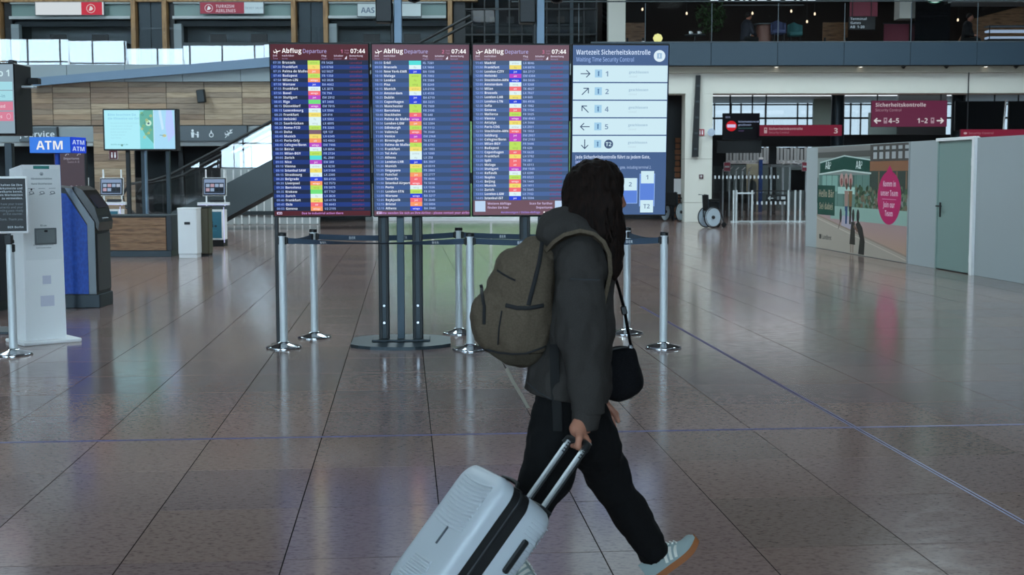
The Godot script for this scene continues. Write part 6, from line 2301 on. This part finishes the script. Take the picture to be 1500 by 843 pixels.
	hr.chain([Vector3(0.091, 1.466, -0.08), Vector3(0.125, 1.361, -0.11), Vector3(0.131, 1.239, -0.11)], [0.05, 0.045, 0.014], 0.03)
	hr.chain([Vector3(0.072, 1.562, 0.05), Vector3(0.1, 1.483, 0.08), Vector3(0.115, 1.408, 0.09)], [0.040, 0.036, 0.032], 0.03)
	hr.chain([Vector3(-0.003, 1.457, 0.06), Vector3(0.026, 1.383, 0.08)], [0.055, 0.035], 0.03)
	var hm := mt("hair_dark_brown", Color.WHITE, 0.75)
	hm.albedo_texture = noise_tex(0.05, [[0.0, Color("#0c0807")], [0.5, Color("#17100d")], [1.0, Color("#2a1a14")]], 256, FastNoiseLite.TYPE_SIMPLEX, false, 3, 75)
	hm.uv1_triplanar = true
	hm.uv1_scale = Vector3(9, 1.2, 9)
	hm.metallic_specular = 0.22
	var hair := soft("hair", hr, 0.006, hm, o)
	var lock := MB.new()
	for i in 26:
		var a: float = rng.randf()
		var p0 := Vector3(0.084, 1.483, 0.1).lerp(Vector3(0.125, 1.483, 0.08), a) + Vector3(0, rng.randf_range(-0.02, 0.03), rng.randf_range(-0.01, 0.02))
		var pts := []
		for k in 9:
			var t := k / 8.0
			var q := p0.lerp(Vector3(0.099, 1.226, 0.15).lerp(Vector3(0.131, 1.237, 0.14), a), t * rng.randf_range(0.92, 1.03))
			pts.append(q + Vector3(sin(t * 15.0 + i) * 0.006, 0, cos(t * 13.0 + i * 2) * 0.006 + 0.028 * sin(PI * t)))
		lock.tube(pts, [0.006, 0.0065, 0.0065, 0.006, 0.0055, 0.005, 0.004, 0.003, 0.0012], 5)
	put("lock", lock.mesh(), hm, hair)

	# ---- hoodie
	var g := Soft.new()
	g.noise = wrinkles(11, 1.0)
	g.amp = 0.016
	g.stretch = Vector3(9, 6, 9)
	g.chain([Vector3(0.005, 1.207, 0), Vector3(-0.009, 1.022, 0), Vector3(-0.042, 0.816, 0), Vector3(-0.06, 0.7, 0)], [0.128, 0.140, 0.158, 0.158], 0.05, Vector3(0.95, 1, 1.25))
	g.add(Vector3(-0.003, 1.273, 0.15), Vector3(0.024, 1.252, -0.15), 0.085, 0.085, 0.06)
	g.chain([sh_r, Vector3(-0.011, 1.171, 0.22), Vector3(-0.01, 1.029, 0.26), Vector3(0.005, 0.899, 0.29)], [0.086, 0.083, 0.083, 0.070], 0.025)
	g.chain([sh_l, el_l, Vector3(0.087, 0.757, -0.2)], [0.088, 0.082, 0.064], 0.03)
	# the hood lies heaped behind the neck
	g.chain([Vector3(-0.025, 1.404, 0.1), Vector3(-0.068, 1.399, 0.04), Vector3(-0.064, 1.395, -0.06), Vector3(-0.004, 1.395, -0.12)], [0.055, 0.068, 0.068, 0.055], 0.04)
	g.chain([Vector3(-0.108, 1.372, 0.06), Vector3(-0.104, 1.366, -0.08)], [0.05, 0.05], 0.05)
	g.chain([Vector3(0.035, 1.354, 0.1), Vector3(0.085, 1.325, 0.02), Vector3(0.089, 1.321, -0.04), Vector3(0.053, 1.343, -0.12)], [0.05, 0.05, 0.05, 0.05], 0.05)
	g.cuts = [Plane(Vector3(-0.13, -1, 0.0).normalized(), Vector3(-0.037, 0.77, 0))]
	var hood := soft("hoodie", g, 0.0095, hood_cloth, o)
	# sleeves run on below the hem: add the forearm again where the hem plane cut it
	var fs := Soft.new()
	fs.noise = g.noise
	fs.amp = 0.012
	fs.stretch = g.stretch
	fs.chain([Vector3(0.003, 0.923, 0.285), Vector3(0.01, 0.84, 0.3), Vector3(0.011, 0.756, 0.32)], [0.070, 0.066, 0.058], 0.02)
	fs.cuts = [Plane(Vector3.DOWN, Vector3(0.009, 0.754, 0.322))]
	soft("sleeve_end", fs, 0.0085, hood_cloth, hood)
	var cuff := Soft.new()
	cuff.add(Vector3(0.007, 0.761, 0.32), Vector3(0.001, 0.719, 0.33), 0.052, 0.048, 0.01)
	cuff.cuts = [Plane(Vector3.DOWN, Vector3(0.009, 0.7, 0.322)), Plane(Vector3.UP, Vector3(0.009, 0.771, 0.322))]
	cuff.noise = wrinkles(3, 1.0)
	cuff.amp = 0.003
	cuff.stretch = Vector3(160, 3, 160)
	soft("cuff", cuff, 0.005, hood_cloth, hood)
	var seam := MB.new()
	var sp := []
	for k in 9:
		var x := lerpf(836, 876, k / 8.0)
		var q := Vector3(-0.049, 1.228, 0.3).lerp(Vector3(0.056, 1.223, 0.3), k / 8.0)
		q.z = g.front(q.x, q.y) + 0.001
		if q.z > -0.2:
			sp.append(q)
	seam.tube(sp, [0.0025], 6)
	put("seam", seam.mesh(), mt("seam_grey", Color("#2f3236"), 0.95), hood)
	var hb := MB.new()
	var hp := []
	for k in 11:
		var q := Vector3(-0.219, 0.835, 0).lerp(Vector3(-0.034, 0.744, 0), k / 10.0)
		q.z = g.front(q.x, q.y, 0.5) + 0.001
		if q.z > -0.2:
			hp.append(q)
	hb.tube(hp, [0.0025], 6)
	put("seam", hb.mesh(), mt("seam_grey"), hood)

	# ---- trousers
	var t := Soft.new()
	t.noise = wrinkles(21, 1.0)
	t.amp = 0.014
	t.stretch = Vector3(10, 7, 10)
	t.add(Vector3(-0.037, 0.826, 0.06), Vector3(-0.032, 0.807, -0.06), 0.115, 0.115, 0.06)
	t.chain([hip_r, Vector3(-0.099, 0.589, 0.09), kn_r, Vector3(-0.215, 0.321, 0.1), Vector3(-0.301, 0.171, 0.1)], [0.112, 0.100, 0.086, 0.076, 0.068], 0.04)
	t.chain([hip_l, Vector3(0.058, 0.566, -0.08), kn_l, Vector3(0.192, 0.292, -0.16), Vector3(0.302, 0.108, -0.2)], [0.112, 0.098, 0.082, 0.070, 0.064], 0.03)
	t.cuts = [Plane((an_l - kn_l).normalized(), Vector3(0.308, 0.086, -0.2))]
	soft("trousers", t, 0.009, black, o)

	# ---- shoes
	shoe(o, Vector3(0.287, -0.013, -0.2), 0.66)
	shoe(o, Vector3(-0.352, 0.156, 0.1), -0.60)

	backpack(root)
	shoulder_bag(root)
	suitcase()


# a low suede trainer: heel at the origin, toe along +x, sole tilted by pitch
func shoe(o: Node3D, at: Vector3, pitch: float) -> void:
	var sh := Node3D.new()
	sh.name = "shoe"
	o.add_child(sh, true)
	sh.position = at
	sh.rotation = Vector3(0, 0.10, pitch)
	var L := 0.255
	var suede := mt("shoe_suede", Color("#8f9c9a"), 0.9)
	# outline of the sole, half widths along the length
	var hw := func(t: float) -> float:
		return 0.001 + 0.047 * pow(sin(PI * clampf(t * 0.92 + 0.06, 0.0, 1.0)), 0.42) * (0.80 + 0.20 * smoothstep(0.35, 0.7, t))
	var rows := []
	for y in [-0.012, -0.012, 0.0, 0.014, 0.014]:
		var row := PackedVector3Array()
		for j in 40:
			var a := TAU * j / 40
			var u := 0.5 + 0.5 * cos(a)
			var x := L * u
			var z: float = hw.call(u) * (1.0 if sin(a) < 0 else -1.0)
			if absf(sin(a)) < 0.02:
				z = 0.0
			var rise := 0.020 * pow(maxf(0.0, (u - 0.72) / 0.28), 2.0)
			row.append(Vector3(x, y + rise, z))
		rows.append(row)
	var first: PackedVector3Array = rows[0]
	var low := PackedVector3Array()
	var high := PackedVector3Array()
	for j in 40:
		low.append(Vector3(first[j].x, first[j].y, 0))
		high.append(Vector3(first[j].x, first[j].y + 0.026, 0))
	rows.push_front(low)
	rows.push_back(high)
	var m := MB.new()
	m.grid(rows)
	put("sole", m.mesh(), mt("gum_rubber", Color("#96592f"), 0.6), sh)
	m = MB.new()
	rows = []
	for k in 22:
		var u := k / 21.0
		var top: float = lerpf(0.070, 0.060, smoothstep(0.0, 0.3, u))
		top = lerpf(top, 0.078, smoothstep(0.28, 0.42, u))
		top = lerpf(top, 0.036, smoothstep(0.42, 0.86, u))
		top *= 1.0 - 0.85 * pow(maxf(0.0, (u - 0.86) / 0.14), 2.2)
		var rise := 0.020 * pow(maxf(0.0, (u - 0.72) / 0.28), 2.0)
		var row := PackedVector3Array()
		var w: float = maxf(0.004, hw.call(clampf(u, 0.012, 0.985)) - 0.003)
		for j in 15:
			var a := PI * j / 14.0
			row.append(Vector3(0.004 + (L - 0.010) * u, 0.010 + rise + top * pow(sin(a), 0.75), -cos(a) * w * (1.0 - 0.32 * pow(sin(a), 2.0))))
		rows.append(row)
	rows.reverse()
	m.grid(rows, false)
	put("upper", m.mesh(), suede, sh)
	for k in 3:
		for sd in [-1.0, 1.0]:
			var b := MB.new()
			var pts := []
			for i in 5:
				var q := i / 4.0
				var u := 0.40 + k * 0.085 + q * 0.10
				var ww: float = hw.call(u) - 0.003
				var ang := lerpf(0.12, 0.95, q)
				var tp: float = lerpf(0.078, 0.036, smoothstep(0.42, 0.86, u))
				pts.append(Vector3(0.004 + (L - 0.010) * u, 0.010 + tp * pow(sin(ang), 0.75) + 0.001, sd * (cos(ang) * ww * (1.0 - 0.32 * pow(sin(ang), 2.0)) + 0.0015)))
			b.band(pts, [Vector3(1, 0.2, 0)], 0.012, 0.003)
			put("stripe", b.mesh(), mt("stripe_cream", Color("#d7d6cc"), 0.6), sh)
	for k in 5:
		var u := 0.46 + k * 0.055
		var tp: float = 0.012 + lerpf(0.078, 0.036, smoothstep(0.42, 0.86, u))
		put("lace", rod(Vector3(L * u, tp - 0.004, -0.022), Vector3(L * (u + 0.02), tp, 0.022), 0.0035, 6), mt("lace_white", Color("#dcdcd6"), 0.8), sh)
	put("tongue", rod(Vector3(L * 0.34, 0.090, 0), Vector3(L * 0.44, 0.088, 0), 0.018, 10), mt("stripe_cream"), sh)


func backpack(root: Vector3) -> void:
	var o := thing("backpack", "bulging olive-grey backpack on the traveller's back", "backpack", root)
	var cloth := fabric("pack_cloth", Color("#5a4f42"), 0.06, 6.0, 0.6)
	var dark := mt("pack_dark", Color("#17171a"), 0.8)
	var base_cloth := fabric("pack_base", Color("#4a4338"), 0.06, 6.0, 0.6)
	var s := Soft.new()
	s.noise = wrinkles(31, 1.0)
	s.amp = 0.014
	s.stretch = Vector3(9, 7, 9)
	var zs := Vector3(1, 1, 1.3)
	s.chain([Vector3(-0.135, 1.3, 0.02), Vector3(-0.188, 1.203, 0.02), Vector3(-0.216, 1.076, 0.02), Vector3(-0.224, 1, 0.02)], [0.058, 0.100, 0.122, 0.122], 0.05, zs)
	s.chain([Vector3(-0.183, 1.297, 0.02), Vector3(-0.254, 1.249, 0.02), Vector3(-0.274, 1.178, 0.02)], [0.056, 0.052, 0.078], 0.05, zs)
	s.ball(Vector3(-0.325, 1.051, 0.02), Vector3(0.088, 0.118, 0.13), 0.02)
	s.cuts = [Plane(Vector3.DOWN, Vector3(-0.229, 0.944, 0.1))]
	soft("main_body", s, 0.009, cloth, o)
	s.cuts = [Plane(Vector3.UP, Vector3(-0.229, 0.944, 0.1))]
	soft("base_panel", s, 0.009, base_cloth, o)
	s.cuts = []
	# zips, pocket edge and compression straps lie on the near side
	for q in [[[Vector2(-0.372, 1.180), Vector2(-0.363, 1.150), Vector2(-0.355, 1.115), Vector2(-0.356, 1.051)], 0.007, "zip"], [[Vector2(-0.276, 1.123), Vector2(-0.237, 1.115), Vector2(-0.192, 1.115), Vector2(-0.141, 1.122)], 0.0085, "pocket_edge"], [[Vector2(-0.141, 1.357), Vector2(-0.155, 1.276), Vector2(-0.178, 1.189), Vector2(-0.195, 1.125)], 0.009, "compression_strap"], [[Vector2(-0.308, 1.244), Vector2(-0.276, 1.227), Vector2(-0.242, 1.212)], 0.004, "seam"], [[Vector2(-0.291, 1.103), Vector2(-0.301, 1.041), Vector2(-0.306, 0.976)], 0.003, "seam"], [[Vector2(-0.383, 0.958), Vector2(-0.304, 0.943), Vector2(-0.205, 0.946), Vector2(-0.131, 0.970)], 0.004, "seam"]]:
		var pts := []
		var list: Array = q[0]
		for i in list.size() - 1:
			for k in 4:
				pts.append(on_pack(s, list[i].lerp(list[i + 1], k / 4.0)))
		pts.append(on_pack(s, list[-1]))
		var m := MB.new()
		m.tube(pts, [q[1]], 6, 0.6, Vector3(0, 0, 1))
		put(q[2], m.mesh(), dark, o)
	# shoulder strap over the near shoulder, its mate over the far one
	for far in 2:
		var z := 0.0 if far == 0 else -0.33
		var pts := []
		for p in [Vector3(-0.115, 1.32, 0.1), Vector3(-0.086, 1.352, 0.14), Vector3(-0.053, 1.373, 0.175), Vector3(-0.01, 1.383, 0.185), Vector3(0.035, 1.373, 0.18), Vector3(0.069, 1.348, 0.18), Vector3(0.091, 1.309, 0.175), Vector3(0.1, 1.239, 0.16), Vector3(0.076, 1.115, 0.16), Vector3(0.023, 1.014, 0.14), Vector3(-0.064, 0.959, 0.1)]:
			pts.append(p + Vector3(0, 0.004, z))
		var m := MB.new()
		m.band(pts, [Vector3(0, 0.25, 1)], 0.055, 0.014)
		put("shoulder_strap", m.mesh(), cloth, o)
	var hs := MB.new()
	hs.band([Vector3(-0.275, 0.885, 0.11), Vector3(-0.25, 0.835, 0.115), Vector3(-0.22, 0.784, 0.11), Vector3(-0.195, 0.738, 0.11)], [Vector3(0.6, 0.3, 0.6)], 0.016, 0.003)
	put("loose_strap", hs.mesh(), mt("strap_pale", Color("#8a8478"), 0.8), o)
	hs = MB.new()
	hs.band([Vector3(-0.102, 0.982, 0.18), Vector3(-0.1, 0.848, 0.2), Vector3(-0.092, 0.749, 0.2), Vector3(-0.09, 0.669, 0.2)], [Vector3(1, 0, 0.2)], 0.034, 0.004)
	put("waist_strap", hs.mesh(), mt("strap_black", Color("#0c0c0d"), 0.9), o)
	hs = MB.new()
	hs.tube([Vector3(-0.141, 1.358, 0.07), Vector3(-0.153, 1.387, 0.04), Vector3(-0.152, 1.385, 0), Vector3(-0.139, 1.353, -0.03)], [0.010], 8)
	put("grab_loop", hs.mesh(), dark, o)


# a point on the near side of the pack
func on_pack(s: Soft, p: Vector2) -> Vector3:
	var z := s.front(p.x, p.y, 0.5)
	return Vector3(p.x, p.y, clampf(z, -0.05, 0.3) + 0.002)


func shoulder_bag(root: Vector3) -> void:
	var o := thing("shoulder_bag", "small black shoulder bag hanging in front of the traveller on a thin strap", "bag", root)
	var cloth := fabric("bag_nylon", Color("#0e0e11"), 0.06, 6.0, 0.4)
	var s := Soft.new()
	s.noise = wrinkles(41, 1.0)
	s.amp = 0.008
	s.stretch = Vector3(10, 8, 10)
	s.chain([Vector3(0.15, 0.884, -0.1), Vector3(0.157, 0.786, -0.09)], [0.048, 0.058], 0.04, Vector3(1.35, 1, 0.9))
	s.chain([Vector3(0.184, 0.905, -0.1), Vector3(0.199, 0.801, -0.09)], [0.032, 0.040], 0.04)
	s.cuts = [Plane(Vector3(0.15, 1, 0).normalized(), Vector3(0.168, 0.939, -0.1))]
	soft("bag_body", s, 0.007, cloth, o)
	var m := MB.new()
	m.band([Vector3(0.2, 0.929, -0.08), Vector3(0.188, 0.988, -0.07), Vector3(0.171, 1.078, -0.055), Vector3(0.15, 1.158, -0.05), Vector3(0.126, 1.233, -0.05), Vector3(0.091, 1.309, -0.07), Vector3(0.037, 1.348, -0.12)], [Vector3(0.4, 0, 1)], 0.020, 0.004)
	put("strap", m.mesh(), cloth, o)
	lb("slider", Vector3(0.168, 1.081, -0.05), Vector3(0.022, 0.034, 0.014), mt("near_black"), o, 0.004, Vector3(0, 0, 0.25))
	lb("ring", Vector3(0.197, 0.94, -0.075), Vector3(0.02, 0.02, 0.012), mt("chrome"), o, 0.004)
	m = MB.new()
	m.tube([Vector3(0.102, 0.928, -0.05), Vector3(0.144, 0.938, -0.035), Vector3(0.189, 0.941, -0.05)], [0.003], 6)
	put("zip", m.mesh(), mt("near_black"), o)


# the case's own axes: x from front to back, y towards the handle, z towards the viewer
func case_frame() -> Transform3D:
	var W := Vector3(-0.42, 0, -0.9075)
	var hz := Vector3(0.9075, 0, -0.42)
	var a := deg_to_rad(40.0)
	var L := Vector3.UP * cos(a) + hz * sin(a)
	var D := -Vector3.UP * sin(a) + hz * cos(a)
	var corner := Vector3(0.015, 0.554, -4.28)
	return Transform3D(Basis(D, L, -W), corner + D * 0.09 - L * 0.50 + W * 0.165)


func case_point(x: float, y: float, z: float) -> Vector3:
	return case_frame() * Vector3(x, y, z)


# a rounded slab from x0 to x1 with the case's outline; ribs cut across it
func shell(x0: float, x1: float, front: bool) -> ArrayMesh:
	var rows := []
	var hx := x1 - x0
	var prof := [[0.0, 0.0], [0.0, 0.0], [0.55, 0.0], [0.80, 0.004], [0.92, 0.011], [0.98, 0.024], [1.0, 0.040]]
	for p in prof:
		rows.append(case_outline(x0 + hx * p[0], p[1], 0.066))
	var m := MB.new()
	var last: PackedVector3Array = rows[-1]
	if front:
		rows.reverse()
	m.grid(rows)
	# flat face with shallow ribs: rows of quads across the width
	var inset := 0.048
	var n := 60
	var y0 := 0.0 + inset
	var y1 := 0.50 - inset
	var sgn := -1.0 if front else 1.0
	var poly := PackedVector2Array()
	for q in last:
		poly.append(Vector2(q.z, q.y))
	var k := Geometry2D.triangulate_polygon(poly)
	for i in range(0, k.size(), 3):
		var a := last[k[i]]
		var b := last[k[i + 1]]
		var c := last[k[i + 2]]
		if (b - a).cross(c - a).x * sgn < 0:
			m.tri(a, c, b)
		else:
			m.tri(a, b, c)
	return m.mesh()


func case_outline(x: float, inset: float, r: float) -> PackedVector3Array:
	var row := PackedVector3Array()
	var hz := 0.165 - inset
	var y0 := inset
	var y1 := 0.512 - inset
	r = maxf(0.012, r - inset * 0.4)
	for q in [[hz - r, y1 - r, 0.0], [-hz + r, y1 - r, 0.5], [-hz + r, y0 + r, 1.0], [hz - r, y0 + r, 1.5]]:
		for j in 9:
			var a: float = PI * (q[2] + 0.5 * j / 8.0)
			row.append(Vector3(x, q[1] + r * sin(a), q[0] + r * cos(a)))
	return row


func suitcase() -> void:
	var f := case_frame()
	var o := thing("suitcase", "pale hard-shell cabin case with black band, tipped on its wheels behind the traveller", "suitcase", f.origin)
	o.basis = f.basis
	var pale := mt("case_pale", Color("#bfc6cc"), 0.38)
	var black := mt("near_black")
	var fr := put("front_shell", shell(-0.088, -0.142, true), pale, o)
	var bk := put("back_shell", shell(-0.014, 0.105, false), pale, o)
	# dark band with zip between the shells
	var m := MB.new()
	m.grid([case_outline(-0.09, 0.004, 0.066), case_outline(-0.09, 0.004, 0.066), case_outline(-0.012, 0.004, 0.066), case_outline(-0.012, 0.004, 0.066)])
	put("zip_band", m.mesh(), mt("band_black", Color("#0e0f11"), 0.7), o)
	m = MB.new()
	m.grid([case_outline(-0.060, 0.001, 0.055), case_outline(-0.058, -0.001, 0.055), case_outline(-0.050, -0.001, 0.055), case_outline(-0.048, 0.001, 0.055)])
	put("zip", m.mesh(), mt("zip_dark", Color("#1c1e21"), 0.5), o)
	# raised ribs: bent bars on the upper and lower thirds of the front, and along the near side
	for part in 2:
		for i in 13:
			var y: float = 0.452 - i * 0.0145 if part == 0 else 0.145 - i * 0.0105
			var half := 0.115 if part == 0 else 0.012 + 0.0095 * (12 - i)
			if part == 1:
				half = 0.115 - absf(i - 12) * 0.004
			var b := MB.new()
			var pts := []
			for k in 11:
				var z := lerpf(-half, half, k / 10.0)
				pts.append(Vector3(-0.1412, y + (0.012 * (z / 0.128) * (z / 0.128) if part == 0 else 0.0) + z * 0.02, z))
			b.tube(pts, [0.0050], 8, 1.0, Vector3(1, 0, 0))
			put("rib", b.mesh(), pale, fr)
	for i in 30:
		var y := 0.46 - i * 0.0142
		var b := MB.new()
		b.tube([Vector3(0.024, y, 0.1645), Vector3(0.060, y, 0.1647), Vector3(0.084, y, 0.1625), Vector3(0.097, y, 0.154)], [0.0022], 6, 1.0, Vector3(0, 0, 1))
		if y > 0.40 or y < 0.10:
			put("rib", b.mesh(), pale, bk)
		else:
			b = MB.new()
			b.tube([Vector3(0.066, y, 0.1645), Vector3(0.084, y, 0.1625), Vector3(0.097, y, 0.154)], [0.0022], 6, 1.0, Vector3(0, 0, 1))
			put("rib", b.mesh(), pale, bk)
	# badge, side handle and lock
	lb("badge", Vector3(-0.1435, 0.245, 0.015), Vector3(0.004, 0.075, 0.013), mt("badge_dark", Color("#4a525c"), 0.4, 0.4), o, 0.002)
	lb("side_handle", Vector3(0.046, 0.325, 0.171), Vector3(0.026, 0.13, 0.014), black, o, 0.006)
	lb("lock", Vector3(0.046, 0.235, 0.169), Vector3(0.026, 0.012, 0.010), mt("lock_red", Color("#7a2630"), 0.5), o, 0.002)
	lb("lock_plate", Vector3(0.046, 0.165, 0.170), Vector3(0.028, 0.11, 0.012), mt("zip_dark"), o, 0.004)
	# top handle and telescopic rods with grip
	lb("handle_well", Vector3(0.072, 0.512, 0.015), Vector3(0.058, 0.014, 0.20), black, o, 0.005)
	m = MB.new()
	m.tube([Vector3(-0.045, 0.508, -0.07), Vector3(-0.045, 0.528, -0.06), Vector3(-0.045, 0.532, 0.0), Vector3(-0.045, 0.528, 0.06), Vector3(-0.045, 0.508, 0.07)], [0.008], 8)
	put("top_handle", m.mesh(), black, o)
	for s in [-1.0, 1.0]:
		var rd := lb("handle_rod", Vector3(0.075, 0.646, 0.015 + s * 0.062), Vector3(0.012, 0.272, 0.020), mt("rod_silver", Color("#c6cdd1"), 0.3, 0.7), o, 0.003)
		for k in 4:
			lb("notch", Vector3(0, 0.118 - k * 0.012, 0.0101), Vector3(0.008, 0.004, 0.002), black, rd, 0.0)
		lb("rod_backing", Vector3(0.010, 0, 0), Vector3(0.008, 0.272, 0.018), mt("zip_dark"), rd, 0.002)
	m = MB.new()
	m.tube([Vector3(0.075, 0.757, 0.090), Vector3(0.075, 0.780, 0.085), Vector3(0.075, 0.784, 0.055), Vector3(0.075, 0.784, -0.025), Vector3(0.075, 0.780, -0.055), Vector3(0.075, 0.757, -0.060)], [0.013], 10)
	var gp := put("grip", m.mesh(), black, o)
	lb("grip_plate", Vector3(0.084, 0.786, 0.067), Vector3(0.014, 0.016, 0.030), mt("rod_silver"), gp, 0.003)
	# wheels
	for s in [-1.0, 1.0]:
		for x in [0.075, -0.105]:
			var w := put("wheel", turned([Vector2(0, -0.011), Vector2(0.020, -0.011), Vector2(0.026, -0.006), Vector2(0.026, 0.006), Vector2(0.020, 0.011), Vector2(0, 0.011)], 20), mt("wheel_dark", Color("#191a1c"), 0.6), o, Vector3(x, -0.024, s * 0.130), Vector3(PI / 2, 0, 0))
			put("wheel_fork", boxm(Vector3(0.03, 0.034, 0.034), 0.005), black, w, Vector3(0, 0, -0.02))
	lb("corner_guard", Vector3(-0.115, 0.025, 0.135), Vector3(0.045, 0.05, 0.055), black, o, 0.015)
	lb("corner_guard", Vector3(-0.115, 0.025, -0.135), Vector3(0.045, 0.05, 0.055), black, o, 0.015)
